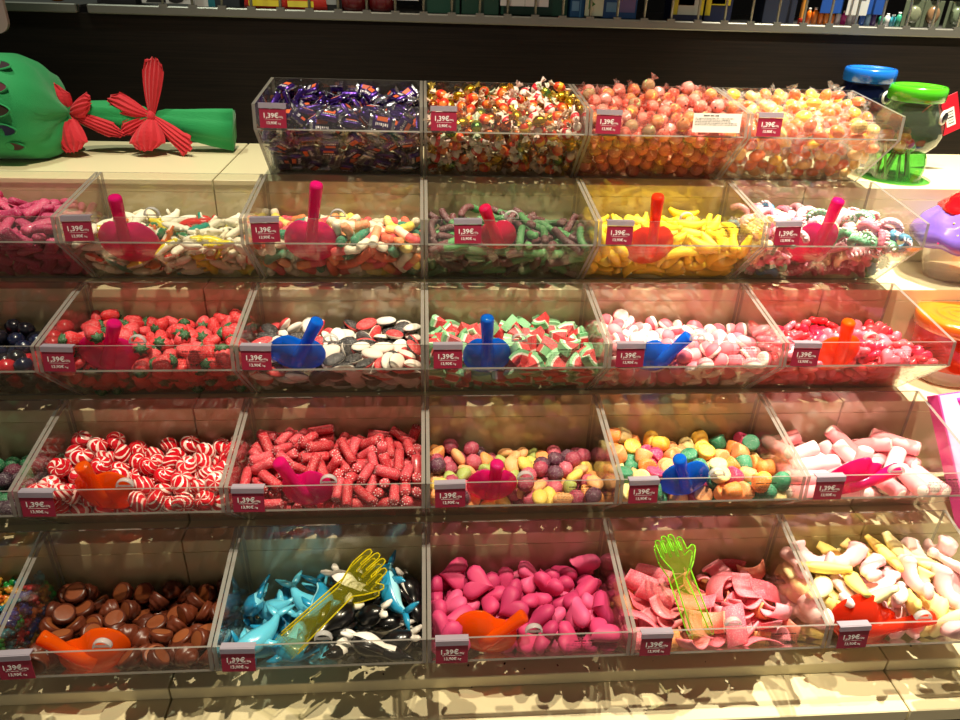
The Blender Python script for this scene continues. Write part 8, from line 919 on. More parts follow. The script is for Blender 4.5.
# ------------------------------------------------------------------ candies
def decode():
    """settled candies: per bin one list for each variant; six numbers each (mm along x, depth, height; turns in tens of degrees)"""
    out = {}
    for (r, c), lists in HEAPS.items():
        vv = [(ki, vi) for ki, (k, _) in enumerate(BINS[(r, c)][1]) for vi in range(len(KINDS[k][1]))]
        L = []
        for (ki, vi), a in zip(vv, lists):
            for i in range(0, len(a), 6):
                L.append((ki, vi, Vector((a[i]/1000, -a[i+1]/1000, a[i+2]/1000)), Euler([radians(10*t) for t in a[i+3:i+6]], 'XYZ').to_quaternion()))
        out[(r, c)] = L
    return out
NOUN = {'wrapped_chocolate': 'wrapped chocolate', 'wrapped_toffee': 'twist-wrapped toffee', 'wrapped_bubblegum': 'film-wrapped bubblegum', 'wrapped_fruit_drop': 'film-wrapped fruit drop', 'pink_gummy_strip': 'gummy strip', 'gummy_crocodile': 'gummy crocodile', 'gummy_caterpillar': 'ribbed gummy', 'gummy_snake': 'gummy snake', 'banana_candy': 'banana candy', 'gummy_dentures': 'gummy dentures', 'berry_gummy': 'berry gummy', 'strawberry_gummy': 'strawberry gummy', 'liquorice_oval': 'liquorice oval', 'watermelon_gummy': 'watermelon slice gummy', 'foam_mushroom': 'foam mushroom', 'heart_gummy': 'heart gummy', 'purple_berry_gummy': 'sugared berry gummy', 'swirl_candy': 'swirl candy', 'sour_tube_candy': 'sour tube', 'fruit_jelly': 'fruit jelly', 'gumdrop': 'gumdrop', 'marshmallow_twist': 'marshmallow twist', 'gummy_bear': 'gummy bear', 'chocolate_turban': 'swirl', 'dolphin_gummy': 'dolphin gummy', 'penguin_gummy': 'penguin gummy', 'heart_candy': 'sugared heart', 'sour_belt': 'sour belt piece', 'foam_banana': 'foam banana', 'foam_shrimp': 'foam shrimp'}
PLUR = lambda k: k.replace('_', ' ')+'s'
FLATK = {'wrapped_chocolate', 'liquorice_oval', 'watermelon_gummy', 'heart_gummy', 'heart_candy', 'foam_mushroom', 'chocolate_turban', 'swirl_candy', 'gumdrop', 'sour_belt', 'gummy_dentures', 'fruit_jelly', 'strawberry_gummy'}
def xword(x):
    t = (x+W/2)/W*7
    return ('against the left wall', 'near the left wall', 'left of centre', 'at the centre', 'right of centre', 'near the right wall', 'against the right wall')[max(0, min(6, int(t)))]
LEAF = None
_pm = {}
for (r, c), items in decode().items():
    kinds = BINS[(r, c)][1]; org = Vector((bin_x(c), -r*D+BO, -r*H))
    seen_lab = {}
    recs = []
    for ki, vi, p, q in items:
        kind = kinds[ki][0]; proto, vs, cat = KINDS[kind]; v, mk, phrase = vs[vi]
        key = (kind, vi)
        if key not in _pm: _pm[key] = proto(v).mesh(kind, [mat(s_, h) for s_, h in mk])
        o = bpy.data.objects.new(kind, _pm[key]); COL.objects.link(o)
        o.location = org+p; o.rotation_mode = 'QUATERNION'; o.rotation_quaternion = q
        if kind == 'strawberry_gummy':
            if LEAF is None: LEAF = bigger(p_strawberry_leaf, 1.15)().mesh('leaf_cap', [mat('sugar', '1c5c2a')])
            l = bpy.data.objects.new('leaf_cap', LEAF); COL.objects.link(l); l.parent = o; l['label'] = 'green leaf cap'
        recs.append((o, kind, phrase, p, q, cat))
    if not recs: continue
    zsort = sorted(recs, key=lambda t: -t[3].z)
    ztop = zsort[max(0, len(zsort)//12)][3].z
    special = {id(zsort[0][0]): 'topmost of the heap'}
    for o, kind, phrase, p, q, cat in recs:
        if id(o) in special: pos = special[id(o)]
        else:
            dep = 'by the back' if p.y > -.055 else ('mid-depth' if p.y > -.115 else 'by the front')
            lay = 'on top' if p.z > ztop-.028 else ('lower down' if p.z > .03 else 'at the bottom')
            pos = f'{lay}, {dep}, {xword(p.x)}'
        sc_ = [s for s in SCOOPS if s[0] == r and s[1] == c]
        if sc_ and (p-Vector(sc_[0][3])).length < .050 and id(o) not in special: pos = pos.split(', by')[0].split(', mid')[0]+', beside the scoop, '+xword(p.x)
        st = ''
        if kind in FLATK:
            up = abs((q @ Vector((0, 0, 1))).z); st = 'lying flat, ' if up > .85 else ('on edge, ' if up < .35 else '')
        else:
            dx = q @ Vector((1, 0, 0)); st = 'upright, ' if abs(dx.z) > .7 else ('pointing sideways, ' if abs(dx.x) > .75 else ('pointing forward, ' if abs(dx.y) > .75 else ''))
        lb = f'{phrase} {NOUN[kind]}, {st}{pos}'
        if len(lb.replace(',', '').replace('-', ' ').split()) > 16: lb = f'{phrase} {NOUN[kind]}, {pos}'
        tag(o, lb, cat, PLUR(kind)+' in their bin')

# ------------------------------------------------------------------ giant crepe-paper candy
GREEN = mat('crepe', '0e9450'); RED = mat('crepe', 'c8182c', sc=(200, 60, 60))
gc = thing('crepe_paper_candy', 'giant green crepe paper candy tied with red ribbons on the top shelf', 'decoration', (-.832, -.008, 0))
b = MB(); R = []
st = [(-.17, .070), (-.165, .088), (-.10, .0935), (-.03, .0935), (.04, .0930), (.100, .0925), (.122, .087), (.138, .074), (.149, .050), (.155, .028), (.163, .012)]
rr = random.Random(3)
for i, (x, rad) in enumerate(st):
    zc = lerp(.0935, .079, max(0, (x-.10)/.06)) if x > .10 else .0935
    ring = []
    for j in range(40):
        a = 2*pi*j/40; k = 1+(.012*sin(a*7+1)+(.05 if i > 6 else .0)*sin(a*11)+(.09 if i > 7 else 0)*sin(a*9+.5))
        ring.append(Vector((x+.004*sin(a*3)*(i > 3), rad*k*cos(a)-.030*min(1, max(0, (.163-x)/.05)), max(.001, zc+rad*k*sin(a)))))
    R.append(ring)
b.rings(R, 0, True, True); obj('candy_body', b.mesh('candy_body', [GREEN]), gc)
# scalloped cut-outs in the wrapper, dark openings with turned edges
for k, a in enumerate((1.0, .52, .10, -.28, -.66)):
    rad = .0915
    cc = Vector((.104, -.030-rad*cos(a), .0935+rad*sin(a))); nn = Vector((0, -cos(a), sin(a))); tt = Vector((0, sin(a), cos(a)))
    b = MB(); pts = lambda q, e: [cc+Vector((1, 0, 0))*(.014*cos(t)*q)+tt*(.0095*sin(t)*q*(1-.35*cos(t)))+nn*e for t in [2*pi*j/18 for j in range(18)]]
    b.rings([pts(1.25, -.001), pts(1.15, .0022), pts(1.0, .0005)], 0, False, False); b.rings([pts(1.0, .0004), pts(.5, .0002)], 1, False, True)
    obj('wrapper_cutout', b.mesh('wrapper_cutout', [GREEN, mat('matte', ('2a1420', '5a2030', '302818', '1c2850', '402020', '281830')[k])]), gc)
# neck between the bows and the flared tail, folded paper
def crepe_strip(name, pts, rad, m, parent, seed, n=22, amp=.12):
    rr = random.Random(seed); ph = [rr.uniform(0, 6) for _ in range(4)]; b = MB()
    P = [Vector(p) for p in pts]; K = len(P)
    b.tube(P, rad, n, 0, rf=lambda i, j: 1+amp*sin(j*2*pi/n*5+ph[0]+i*.15)+amp*.7*sin(j*2*pi/n*8+ph[1]))
    return obj(name, b.mesh(name, [m]), parent)
ox, oy = .832, .008
def L_(x, y, z): return (x+ox, y+oy, z)
crepe_strip('paper_neck', [L_(-.672, .01, .077), L_(-.655, .02, .074), L_(-.62, .028, .070), L_(-.58, .03, .068), L_(-.545, .03, .068), L_(-.527, .03, .068)], [(.012, .012), (.020, .022), (.024, .026), (.024, .026), (.018, .018), (.010, .010)], GREEN, gc, 4)
crepe_strip('paper_tail', [L_(-.527, .03, .068), L_(-.505, .032, .063), L_(-.47, .035, .055), L_(-.42, .038, .049), L_(-.378, .04, .045)], [(.010, .010), (.016, .020), (.020, .027), (.024, .034), (.026, .038)], GREEN, gc, 5, 26, .10)
def leaf(name, root, tip, side, w0, w1, bulge, m, parent, seed, n=9, k=11, end=.1):
    """pleated ribbon loop fanning out from the knot"""
    rr = random.Random(seed); root, tip, side = Vector(root), Vector(tip), Vector(side).normalized(); b = MB(); R = []
    d = tip-root; nrm = d.cross(side).normalized()
    for i in range(n+1):
        t = i/n; w = lerp(w0, w1, math.sin(min(1, t*1.15)*pi/2)) * (1 if t < .8 else lerp(1, end*6 if end > .1 else .55, (t-.8)/.2))
        ring = []
        for sgn in (1, -1):
            for j in range(k):
                u = (j/(k-1)*2-1)*sgn
                off = bulge*math.sin(pi*min(1, t*1.02))*(1-u*u)*sgn+.0016*(1 if j % 2 else -1)*(.3+t)
                tipj = rr.uniform(-.05, .05)*(t > .9)
                ring.append(root+d*(t*(1+tipj-.10*u*u*(t > .85)))+side*(u*w)+nrm*off)
        R.append(ring)
    b.rings(R, 0, True, True, flat=True); return obj(name, b.mesh(name, [m]), parent)
k1 = L_(-.676, .005, .077); k2 = L_(-.528, .022, .069)
leaf('ribbon_loop', k1, L_(-.690, -.005, .132), (1, .2, -.3), .006, .026, .015, RED, gc, 1)
leaf('ribbon_loop', k1, L_(-.628, .0, .098), (.2, .2, 1), .005, .024, .014, RED, gc, 2)
leaf('ribbon_loop', k1, L_(-.668, -.035, .012), (1, 0, .1), .006, .032, .018, RED, gc, 3)
leaf('ribbon_loop', k1, L_(-.580, .0, .038), (.5, 0, 1), .008, .016, .006, RED, gc, 4)
leaf('ribbon_loop', k2, L_(-.585, .002, .042), (-.5, 0, 1), .008, .016, .006, RED, gc, 5)
leaf('ribbon_tail', k2, L_(-.505, .022, .178), (1, 0, -.1), .005, .020, .006, RED, gc, 6, end=.13)
leaf('ribbon_loop', k2, L_(-.600, .015, .100), (.3, 0, 1), .005, .024, .014, RED, gc, 7)
leaf('ribbon_loop', k2, L_(-.535, -.022, .014), (1, .1, 0), .005, .034, .018, RED, gc, 8)
leaf('ribbon_tail', k2, L_(-.455, -.012, .016), (.5, 0, 1), .005, .019, .007, RED, gc, 9, end=.2)
for i, k_ in enumerate((k1, k2)):
    b = MB(); b.rings([[Vector(k_)+p for p in rg] for rg in ellip(14, 8, .0085, .012, .0125, lambda t, p: 1+.08*sin(5*p))], 0); obj('ribbon_knot', b.mesh('ribbon_knot', [RED]), gc)

# ------------------------------------------------------------------ jars on the right
def jar(name, lab, loc, lidh, glassh, tall, footh, eyes):
    o = thing(name, lab, 'jar', loc, 'goggle-eyed candy jars'); z1 = tall
    b = MB(); b.lathe([(.047, z1-.027), (.0505, z1-.025), (.0512, z1-.010), (.0500, z1-.003), (.0475, z1), (.042, z1+.0003), (.040, z1-.003), (.01, z1-.003)], 40, 0); obj('jar_lid', b.mesh('jar_lid', [mat('gloss', lidh)]), o)
    b = MB(); b.lathe([(.045, z1-.027), (.046, z1-.034), (.055, z1-.048), (.0625, z1-.068), (.0635, z1-.086), (.058, z1-.104), (.047, z1-.116), (.043, z1-.120)], 40, 0, cap=False); obj('jar_bulb', b.mesh('jar_bulb', [mat('glass', glassh, haze=.04)]), o)
    b = MB(); b.lathe([(.043, z1-.120), (.047, z1-.124), (.052, (z1-.124)*.75), (.053, (z1-.124)*.5), (.051, .008), (.052, .003)], 48, 0, rf=lambda i, j: 1+.09*cos(5*2*pi*j/48)*(0, .4, 1, 1, .8, .6)[i], cap=False)
    b.lathe([(.066, .0005), (.067, .002), (.050, .004), (.01, .004)], 40, 0, cap=False); obj('jar_foot', b.mesh('jar_foot', [mat('glass', footh, haze=.10)]), o)
    for x in eyes:
        x = radians(x); nn = Vector((sin(x), -cos(x), 0)); e = MB(); cc = nn*.0575+Vector((0, 0, z1-.050)); sd = nn.cross(Vector((0, 0, 1))).normalized()
        e.rings([[cc+nn*h+sd*(0.0128*k*cos(t))+Vector((0, 0, 1))*(.0135*k*sin(t)) for t in [2*pi*j/20 for j in range(20)]] for k, h in ((1, 0), (1, .003), (.9, .004))], 0)
        ey = obj('eye', e.mesh('eye', [mat('gloss', 'eef2ee')]), o)
        e = MB(); e.rings([[cc+nn*h+sd*(.0098*k*cos(t))+Vector((0, 0, 1))*(.0100*k*sin(t)) for t in [2*pi*j/20 for j in range(20)]] for k, h in ((1, .0035), (1, .005), (.8, .0056))], 0)
        obj('pupil', e.mesh('pupil', [mat('gloss', '0a0a0c')]), ey)
    return o
gj = jar('lollipop_jar', 'round glass jar with bright green screw lid and goggle eyes', (.934, -.100, 0), '4cc41e', 'd0e8c8', .174, '9ae08c', (32,))
bj = jar('lollipop_jar', 'dark jar with blue screw lid half hidden behind the green-lidded jar', (.920, .050, 0), '1a6fd8', '3a4c8c', .188, '3a5ca0', (14,))
rr = random.Random(9)
for k in range(12):
    a = rr.uniform(0, 6.28); p = Vector((.932+.030*cos(a), -.100+.030*sin(a), .004)); e = p+Vector((rr.uniform(-.028, .028), rr.uniform(-.02, .02), rr.uniform(.05, .085)))
    o = thing('lollipop', f'lollipop inside the green-lidded jar, {"cream" if k % 2 else "red"} stick', 'lollipop', (0, 0, 0), 'lollipops in the green-lidded jar')
    b = MB(); b.tube([p, e], [.0022, .0022], 6, 0); obj('stick', b.mesh('stick', [mat('plain', ('e8e4c0' if k % 2 else 'c84050'))]), o)
    b = MB(); b.rings([[e+Vector((q.x, q.y, q.z)) for q in rg] for rg in ellip(10, 7, .0115, .0115, .011)], 0); obj('candy_head', b.mesh('candy_head', [mat('gloss', ('b02838', '6aa83a', 'c86a2c')[k % 3])]), o)
# red hang tag behind the jar
o = thing('hang_tag', 'red hang tag with a small white barcode sticker beside the green-lidded jar', 'tag', (1.062, -.030, .112), rot=(radians(-8), radians(-22), radians(10)))
obj('tag_card', boxmesh('tag_card', (.044, .0012, .075), mat('card', 'c8102a'), .0004), o)
b = MB(); b.box((0, -.0012, -.006), (.020, .0006, .036), 0)
x = -.007
for k, wd in enumerate((2, 1, 3, 1, 2)): b.box((0, -.0017, -.018+k*.0058), (.013, .0003, wd*.0008), 1)
obj('barcode_sticker', b.mesh('barcode_sticker', [WHITE, INK]), o)
tc_ = obj('tag_cord', MB().tube([(.0, 0, .036), (-.02, -.01, .046), (-.075, -.02, .035)], [.0008]*3, 6, 0).mesh('tag_cord', [mat('gloss', 'c01030')]), o)

# cupcake jar
o = thing('cupcake_jar', 'cupcake-shaped jar with purple swirl frosting lid and red top on the second shelf', 'jar', (.985, -.262, -H))
b = MB(); b.lathe([(.034, .0), (.0355, .002), (.045, .035), (.0565, .068), (.059, .072)], 48, 0, rf=lambda i, j: 1+.035*(1 if j % 3 else -1), cap=False); b.lathe([(.001, .003), (.034, .003)], 48, 0, cap=False); obj('fluted_cup', b.mesh('fluted_cup', [mat('glass', 'f0e4dc', haze=.25)]), o)
b = MB(); R = []
pr = [(.060, .064), (.070, .066), (.076, .074), (.0775, .084), (.074, .094), (.069, .100), (.066, .108), (.058, .116), (.050, .122), (.040, .130), (.022, .137), (.008, .139)]
for i, (rad, z) in enumerate(pr): R.append([Vector((rad*cos(2*pi*j/48)*(1+.055*abs(sin(2*pi*j/48*4+i*.45))), rad*sin(2*pi*j/48)*(1+.055*abs(sin(2*pi*j/48*4+i*.45))), z+.003*sin(2*pi*j/48*7+i*.55))) for j in range(48)])
b.rings(R, 0); obj('frosting_lid', b.mesh('frosting_lid', [mat('gloss', '8468d4')]), o)
b = MB(); R = []
pr = [(.054, .124), (.056, .129), (.050, .137), (.044, .141), (.042, .148), (.034, .155), (.022, .160), (.008, .165)]
for i, (rad, z) in enumerate(pr): R.append([Vector((rad*cos(2*pi*j/36)*(1+.07*sin(2*pi*j/36*6+i*.7))+.012, rad*sin(2*pi*j/36)*(1+.07*sin(2*pi*j/36*6+i*.7)), z)) for j in range(36)])
b.rings(R, 0); obj('red_topping', b.mesh('red_topping', [mat('gloss', 'd8101c')]), o)
b = MB(); rr = random.Random(4)
for k in range(26):
    a = rr.uniform(3.2, 6.2); z = rr.uniform(.075, .118); rad = .0785-(max(0, z-.085))*.65
    b.rings([[Vector((rad*cos(a), rad*sin(a), z))+q for q in rg] for rg in ellip(6, 4, .002, .002, .002)], k % 3)
obj('sprinkles', b.mesh('sprinkles', [mat('gloss', 'e83c8c'), mat('gloss', 'f4e04c'), mat('gloss', 'e8602c')]), o)['kind'] = 'stuff'
# orange lidded tub
o = thing('candy_tub', 'round tub with flat orange lid and red-orange sides on the third shelf', 'tub', (.948, -.383, -2*H))
b = MB(); b.lathe([(.066, .098), (.0715, .100), (.072, .118), (.0695, .123), (.040, .1235), (.038, .1215), (.034, .1215), (.032, .1235), (.020, .1235), (.0185, .1220), (.016, .1220), (.0145, .1235), (.002, .1235)], 48, 0); obj('tub_lid', b.mesh('tub_lid', [mat('gloss', 'f8801c')]), o)
b = MB(); b.lathe([(.063, .098), (.064, .09), (.061, .05), (.057, .030)], 48, 0, cap=False); obj('tub_wall', b.mesh('tub_wall', [mat('tint', 'e8401c', t=.2)]), o)
b = MB(); b.lathe([(.057, .030), (.060, .018), (.056, .006), (.050, .0008), (.01, .0008)], 48, 0, cap=False); obj('tub_base', b.mesh('tub_base', [mat('jar', 'e8d0c0', t=.55)]), o)
# pink box leaning on the step
o = thing('pink_gift_box', 'flat pink box with a curved magenta band leaning against the third step', 'box', (.936, -.559, -.347), rot=(radians(53), 0, radians(12)))
obj('box_body', boxmesh('box_body', (.17, .22, .024), mat('card', 'e0489c'), .001), o)
b = MB(); b.box((0, 0, .0122), (.166, .216, .001), 0); obj('box_top', b.mesh('box_top', [mat('card', 'f4b8e4')]), o)
b = MB(); b.rings([[Vector((.005+rad*cos(t), .085+rad*.8*sin(t), .0130+h)) for t in [pi+pi*j/20 for j in range(21)]+[2*pi-pi*j/20 for j in range(21)] for rad in [0]][:0] or [Vector((.0+(.050 if j < 21 else .036)*cos(t), .100+(.050 if j < 21 else .036)*.75*sin(t), .0129+h)) for j, t in enumerate([pi+pi*j/20 for j in range(21)]+[2*pi-pi*j/20 for j in range(21)])] for h in (0, .0006)], 0)
obj('curved_band', b.mesh('curved_band', [mat('card', 'e028a8')]), o)

# pinkish rounded panel hanging in the corner
o = thing('hanging_sign', 'pinkish white panel with rounded corner at the upper photo corner', 'sign', (-.818, .02, .314))
b = MB(); pts = []
for cx, cz, a0 in ((.045, -.080, -pi/2), (.045, .2, 0), (-.2, .2, pi/2), (-.2, -.080, pi)):
    for k in range(7): a = a0+pi/2*k/6; pts.append((cx+.022*cos(a), cz+.022*sin(a)))
b.rings([[Vector((x, y, z)) for x, z in pts] for y in (.004, -.004)], 0, flat=True); obj('sign_board', b.mesh('panel_board', [mat('gloss', 'b89a98')]), o)
b = MB(); b.tube([(-.05, 0, .2), (-.05, 0, .9)], [.006, .006], 8, 0); obj('sign_pole', b.mesh('panel_pole', [mat('metal', '8a8a8a')]), o)

# ------------------------------------------------------------------ wire-fronted shelf above the wall
ZR = .2435
GREY = mat('metal', '82827c')
o = thing('wire_front_shelf', 'grey metal shelf with upright wire fence above the dark wall', 'shelf', (0, .123, ZR))
for xa, xb in ((-1.3, -.668), (-.648, XR)):
    obj('shelf_rail', boxmesh('shelf_rail', (xb-xa, .018, .0165), GREY, .002), o, ((xa+xb)/2, .004, .0085))
    obj('shelf_deck', boxmesh('shelf_deck', (xb-xa, .40, .004), mat('metal', '707070')), o, ((xa+xb)/2, .216, .012))
x = -.504; k = 0
while x < 1.45:
    b = MB(); b.tube([(0, 0, 0), (0, .004, .10), (0, .004, .22)], [.0028]*3, 8, 0); b.box((0, 0, .001), (.016, .006, .006), 0)
    obj('fence_wire', b.mesh('fence_wire', [GREY]), o, (x, -.002, .0165)); x += .0562
b = MB(); b.tube([(-.504, .004, .215), (1.45, .004, .215)], [.003, .003], 8, 0, up=(0, 1, 0)); obj('fence_top_wire', b.mesh('fence_top_wire', [GREY]), o, (0, 0, .0165))
DZ = ZR+.0165
def GX(px): return .115+(px-480)*.00216   # along the shelf, counted in steps of two millimetres
BX = [  # centre, width, height, body colour, (panels: x0,x1,z0,z1 (0..1), colour), category, label
 (GX(148), .075, .09, '1c1c20', [(.1, .4, .1, .6, '3a3a44')], 'box', 'black carton between the orange ball and the percent sign'),
 (GX(238), .088, .12, '2a3038', [(.0, .3, 0, 1, 'e0e0dc'), (.3, .45, 0, 1, '208090')], 'box', 'white and teal carton beside the percent sign'),
 (GX(338), .060, .10, '1c2224', [(.05, .9, .10, .2, 'a0a8a8'), (.1, .5, .4, .5, '60686a')], 'box', 'black carton with grey stripes on the wire-fronted shelf'),
 (GX(444), .076, .12, '184a3a', [(.1, .9, .5, .6, '1c4c3c')], 'box', 'first dark green carton behind the fence'),
 (GX(481), .076, .12, '164434', [(.1, .9, .4, .5, '1a4638')], 'box', 'second dark green carton, between the other green cartons'),
 (GX(534), .140, .11, '1e5442', [], 'box', 'wide green carton behind the two white cards numbered 1'),
 (GX(574), .030, .12, '18568c', [(.1, .6, .1, .25, '6fa0c8'), (.65, .75, 0, 1, '4a88b8')], 'box', 'slim blue booklet before the cream card with a green arrow'),
 (GX(615), .072, .12, '1c5290', [(.1, .4, .1, .25, '6fa0c8'), (.45, .95, .1, .6, '7a6aa0')], 'box', 'wide blue booklet with violet figure'),
 (GX(681), .068, .11, '20284c', [(0, .2, .1, 1, 'd8c828'), (.85, 1, .1, 1, 'd8c828'), (.2, .85, .10, .5, 'c8ccc0'), (.2, .7, .26, .40, 'c03a20')], 'box', 'yellow, white and navy carton'),
 (GX(712), .058, .11, '20284c', [(0, .2, .1, 1, 'd8c828'), (.2, .9, .28, .5, 'd8c828'), (.2, .7, .30, .42, 'c03a20')], 'box', 'yellow and navy carton with red lettering strip, nearer the dark carton'),
 (GX(773), .070, .09, '262c40', [], 'box', 'plain dark blue-grey carton'),
]
for x, w_, h_, body, pans, cat, lab in BX:
    y = .178 if w_ < .1 else .200
    o = thing('product_box', lab, cat, (x, y, DZ), 'goods on the wire-fronted shelf')
    obj('carton', boxmesh('carton', (w_, .05, h_), mat('card', body), .001), o, (0, 0, h_/2))
    if pans:
        b = MB(); ms = []
        for k, (x0, x1, z0, z1, hh) in enumerate(pans): b.box((-w_/2+w_*(x0+x1)/2, -.0256, h_*(z0+z1)/2), (w_*(x1-x0)*.98, .0008, h_*(z1-z0)), k); ms.append(mat('card', hh))
        obj('printed_panel', b.mesh('printed_panel', ms), o)
def sign(x, y, w_, h_, s, size, sx, sz, lab, z0=.012, bg='d8d8d6', fg='1a1a1a', extra=None):
    o = thing('price_sign', lab, 'sign', (x, y, DZ+z0), 'signs on the wire-fronted shelf')
    obj('sign_card', boxmesh('sign_card', (w_, .0016, h_), mat('card', bg), .0004), o, (0, 0, h_/2))
    if s:
        t = text_mesh(s, size, mat('card', fg), .0002, .0004); q = obj('sign_lettering', t, o, (sx-w_/2, -.0012, sz)); q.rotation_euler = (pi/2, 0, 0)
    if extra: extra(o)
sign(GX(196), .138, .100, .14, '25', .085, .006, .002, 'white sale sign with large black 25 percent figures', .004)
o = [x for x in bpy.data.objects if x.name.startswith('price_sign')][-1]
q = obj('sign_lettering', text_mesh('%', .036, mat('card', '1a1a1a'), .0002, .0006), o, (.014, -.0014, .010)); q.rotation_euler = (pi/2, 0, 0)
sign(GX(411), .142, .052, .10, '1,79', .022, .012, .020, 'white price card before the first green carton', .022)
sign(GX(511), .142, .050, .10, '1,', .030, .022, .022, 'white price card numbered 1 above the small vents', .018)
sign(GX(534), .142, .048, .10, '1.', .030, .022, .020, 'white price card numbered 1 at the edge of green carton', .018)
sign(GX(589), .142, .038, .12, '', .02, 0, 0, 'cream card with a green arrow between blue booklets', .004, 'd4dcc0')
q = obj('arrow', MB().add([(0, 0, 0), (.014, 0, .010), (0, 0, .020)], [(0, 1, 2)], 0, True).mesh('arrow', [mat('card', '2c8a38')]), [x for x in bpy.data.objects if x.name.startswith('price_sign')][-1], (-.012, -.0014, .012))
sign(GX(847), .140, .046, .12, '2', .030, .024, .030, 'pale grey card numbered 2 between hanging blue boards', .020, 'c8cac8')
# packets, jars, boards
for x, y, w_, h_, c0, c1, lab in ((GX(286), .158, .10, .05, 'e03428', 'f0dc30', 'red packet with yellow band, nearer the percent sign'), (GX(324)-.012, .158, .085, .045, 'e83c34', 'f0e040', 'red packet with small yellow corner')):
    o = thing('snack_packet', lab, 'packet', (x, y, DZ), 'goods on the wire-fronted shelf')
    b = MB(); b.rings([[Vector((w_/2*k*sx_, .012*q*sy_, z)) for sx_, sy_ in ((-1, -1), (0, -1.3), (1, -1), (1, 1), (0, 1.3), (-1, 1))] for k, q, z in ((1, .6, 0), (1, 1, .006), (.86, .8, h_*.9), (.8, .1, h_))], 0, mf=lambda i, j: 1 if i == 1 and j in (0, 1) and False else 0); obj('packet_bag', b.mesh('packet_bag', [mat('gloss', c0)]), o)
    b = MB(); b.box((-w_*.1, -.0165, .010), (w_*.6, .001, .011), 0); obj('packet_band', b.mesh('packet_band', [mat('gloss', c1)]), o)
for k, x in enumerate((GX(362), GX(388))):
    o = thing('dark_red_jar', ('dark red round jar nearer the packets', 'dark red round jar nearer the green cartons')[k], 'jar', (x, .168, DZ), 'goods on the wire-fronted shelf')
    b = MB(); b.lathe([(.022, 0), (.027, .005), (.028, .03), (.022, .040)], 20, 0); obj('jar_body', b.mesh('jar_body', [mat('gloss', '6a1418')]), o)
    b = MB(); b.lathe([(.020, .040), (.024, .041), (.024, .055), (.022, .057)], 20, 0); obj('jar_cap', b.mesh('jar_cap', [mat('gloss', '202020')]), o)
o = thing('orange_ball', 'orange ball lying near the break in the grey rail', 'ball', (GX(102)-.02, .17, DZ+.026)); b = MB(); b.rings(ellip(20, 12, .026, .026, .026), 0); obj('ball', b.mesh('ball', [mat('gloss', 'e8743c')]), o); 
b = MB(); b.tube([(.0262*cos(2*pi*j/24), .0262*sin(2*pi*j/24), 0) for j in range(25)], [.0012]*25, 6, 0); obj('ball_seam', b.mesh('ball_seam', [mat('gloss', 'c05a28')]), o)
for x, w_, lab in ((GX(824), .048, 'blue hanging board nearer the orange bottles'), (GX(868), .046, 'blue hanging board nearer the green-grey packs')):
    o = thing('hanging_board', lab, 'sign', (x, .152, DZ+.022), 'goods on the wire-fronted shelf')
    obj('board_panel', boxmesh('board_panel', (w_, .003, .11), mat('card', '1c4ca0'), .0008), o, (0, 0, .055)); obj('board_trim', boxmesh('board_trim', (w_, .004, .004), mat('card', '3a70c8')), o, (0, 0, .108))
rr = random.Random(12)
k = 0
for x0, x1, cols, hh, nm in ((GX(806), GX(832), ('f07a1c', 'f08a30'), .032, 'orange'), (GX(836), GX(858), ('f4e8f0', 'e83c9c', 'f4f0f4'), .030, 'pink and white'), (GX(861), GX(878), ('3a6ac8', 'a0c8e8', '5a3a80'), .028, 'blue'), (GX(881), GX(900), ('3aa080', 'e0e0e0', '40a8c0'), .026, 'green')):
    x = x0; i = 0
    while x < x1:
        o = thing('small_bottle', f'{nm} capped bottle on the wire-fronted shelf near the blue boards', 'bottle', (x, .165, DZ), 'small bottles by the blue boards'); hgt = hh*rr.uniform(.85, 1.1); cc = cols[i % len(cols)]
        b = MB(); b.lathe([(.0055, 0), (.0058, hgt*.7), (.003, hgt*.85)], 10, 0); obj('bottle_body', b.mesh('bottle_body', [mat('gloss', cc)]), o)
        b = MB(); b.lathe([(.0032, hgt*.85), (.0032, hgt)], 10, 0); obj('bottle_cap', b.mesh('bottle_cap', [mat('gloss', 'e8e8e8')]), o)
        x += .0128; i += 1
for k, x in enumerate((GX(797),)):
    o = thing('sauce_bottle', 'thin orange bottle with red foot behind the fence', 'bottle', (x, .155, DZ)); b = MB(); b.lathe([(.006, 0), (.0065, .012), (.0065, .05), (.003, .08)], 12, 0); obj('bottle_body', b.mesh('bottle_body', [mat('gloss', 'e8a040')]), o)
    b = MB(); b.lathe([(.007, -.0), (.0075, .010), (.0068, .011)], 12, 0); obj('bottle_foot', b.mesh('bottle_foot', [mat('gloss', 'c03020')]), o)
# shelf of grey-green blister packs at the far end
for j in range(2):
    for k in range(6):
        x = 1.045+k*.048; z = .0+j*.062
        o = thing('blister_pack', ('upper' if j else 'lower')+f' row grey-green blister pack {("nearest the blue boards", "second from the blue boards", "third from the blue boards", "fourth from the blue boards", "fifth from the blue boards", "last in its row")[k]}', 'packet', (x, .160+.008*(k % 2), DZ+z), 'blister packs at the shelf end')
        obj('pack_card', boxmesh('pack_card', (.044, .002, .052), mat('card', '5a6450'), .0005), o, (0, 0, .026))
        b = MB(); b.rings([[Vector((.014*q*cos(t), -.001-h, .024+.018*q*sin(t))) for t in [2*pi*i/12 for i in range(12)]] for q, h in ((1, 0), (.9, .008), (.5, .010))], 0); obj('pack_blister', b.mesh('pack_blister', [mat('gloss', ('7a8068', '8a6a4c', '6a7860')[k % 3])]), o)
        if j == 1 or k % 2: obj('pack_sticker', boxmesh('pack_sticker', (.014, .0008, .012), mat('card', 'd0ccc8')), o, (.004, -.0022, .006))

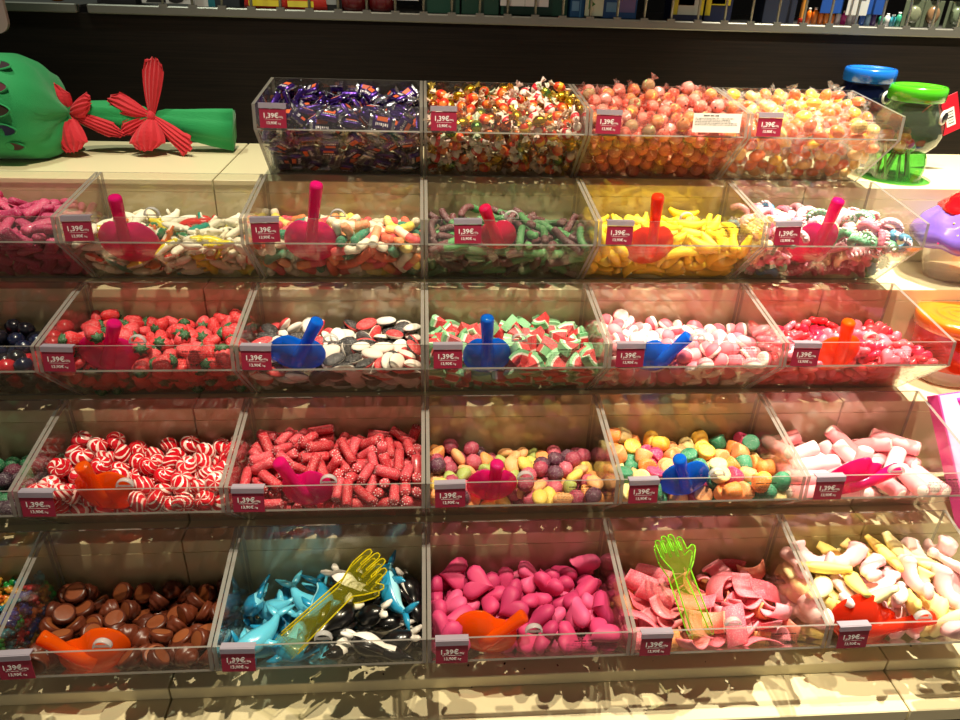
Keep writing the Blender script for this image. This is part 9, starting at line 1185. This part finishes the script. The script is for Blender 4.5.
# ------------------------------------------------------------------ light
def spot(name, loc, tgt, power, col, size=75, blend=.6, rad=.02):
    l = bpy.data.lights.new(name, 'SPOT'); l.energy = power; l.color = col; l.spot_size = radians(size); l.spot_blend = blend; l.shadow_soft_size = rad
    o = bpy.data.objects.new(name, l); COL.objects.link(o); o.location = loc; d = Vector(tgt)-Vector(loc); o.rotation_euler = d.to_track_quat('-Z', 'Y').to_euler(); return o
def lamp(name, loc, tgt, power, col, lab, **kw):
    """ceiling spotlight: can, lens ring and the light itself"""
    o = thing('ceiling_spotlight', lab, 'lamp', loc, 'ceiling spotlights'); d = (Vector(tgt)-Vector(loc)).normalized(); o.rotation_euler = d.to_track_quat('-Z', 'Y').to_euler()
    b = MB(); b.lathe([(.045, .16), (.045, .02), (.05, .0)], 20, 0, cap=False); b.lathe([(.045, .16), (.002, .16)], 20, 0, cap=False); obj('lamp_can', b.mesh('lamp_can', [mat('metal', '303030')]), o)
    s_ = spot('lamp_light', (0, 0, .012), (0, 0, -1), power, col, **kw); s_.parent = o; s_.rotation_euler = (0, 0, 0)
    return o
WARM = (1, .80, .52); WARM2 = (1, .86, .64); COOL = (.93, 1, .80)
lamp('a', (-.75, -.15, 1.9), (-.72, -.12, -.1), 62, COOL, 'ceiling spotlight over the giant paper candy', size=50)
lamp('b', (-.15, -.82, 1.9), (-.12, -.72, -.6), 190, WARM2, 'ceiling spotlight over the middle of the bins', size=66)
lamp('c', (1.10, -.30, 1.9), (1.04, -.30, -.3), 500, (1, .90, .70), 'ceiling spotlight over the jars', size=46)
lamp('d', (.62, -.84, 1.9), (.60, -.72, -.6), 210, (1, .86, .62), 'ceiling spotlight toward the lowest bins', size=60)
w = bpy.data.worlds.new('store'); sc.world = w; w.use_nodes = True
bg = w.node_tree.nodes['Background']; bg.inputs[0].default_value = (1, .86, .70, 1); bg.inputs[1].default_value = .28

# ------------------------------------------------------------------ camera
cd = bpy.data.cameras.new('camera'); cd.sensor_width = 36; cd.lens = 731.0622/960*36; cd.clip_start = .02; cd.clip_end = 50
cam = bpy.data.objects.new('camera', cd); COL.objects.link(cam); cam.location = (-.0005, -1.49856, .34233); cam.rotation_euler = (1.07967, -.03009, -.06964)
sc.camera = cam
sc.view_settings.view_transform = 'Standard'; sc.view_settings.look = 'None'; sc.view_settings.gamma = 1; sc.view_settings.use_curve_mapping = False; sc.view_settings.exposure = 0
cy = sc.cycles; cy.transparent_max_bounces = 40; cy.max_bounces = 10; cy.glossy_bounces = 4; cy.diffuse_bounces = 3; cy.transmission_bounces = 6; cy.sample_clamp_indirect = 4; cy.use_denoising = True
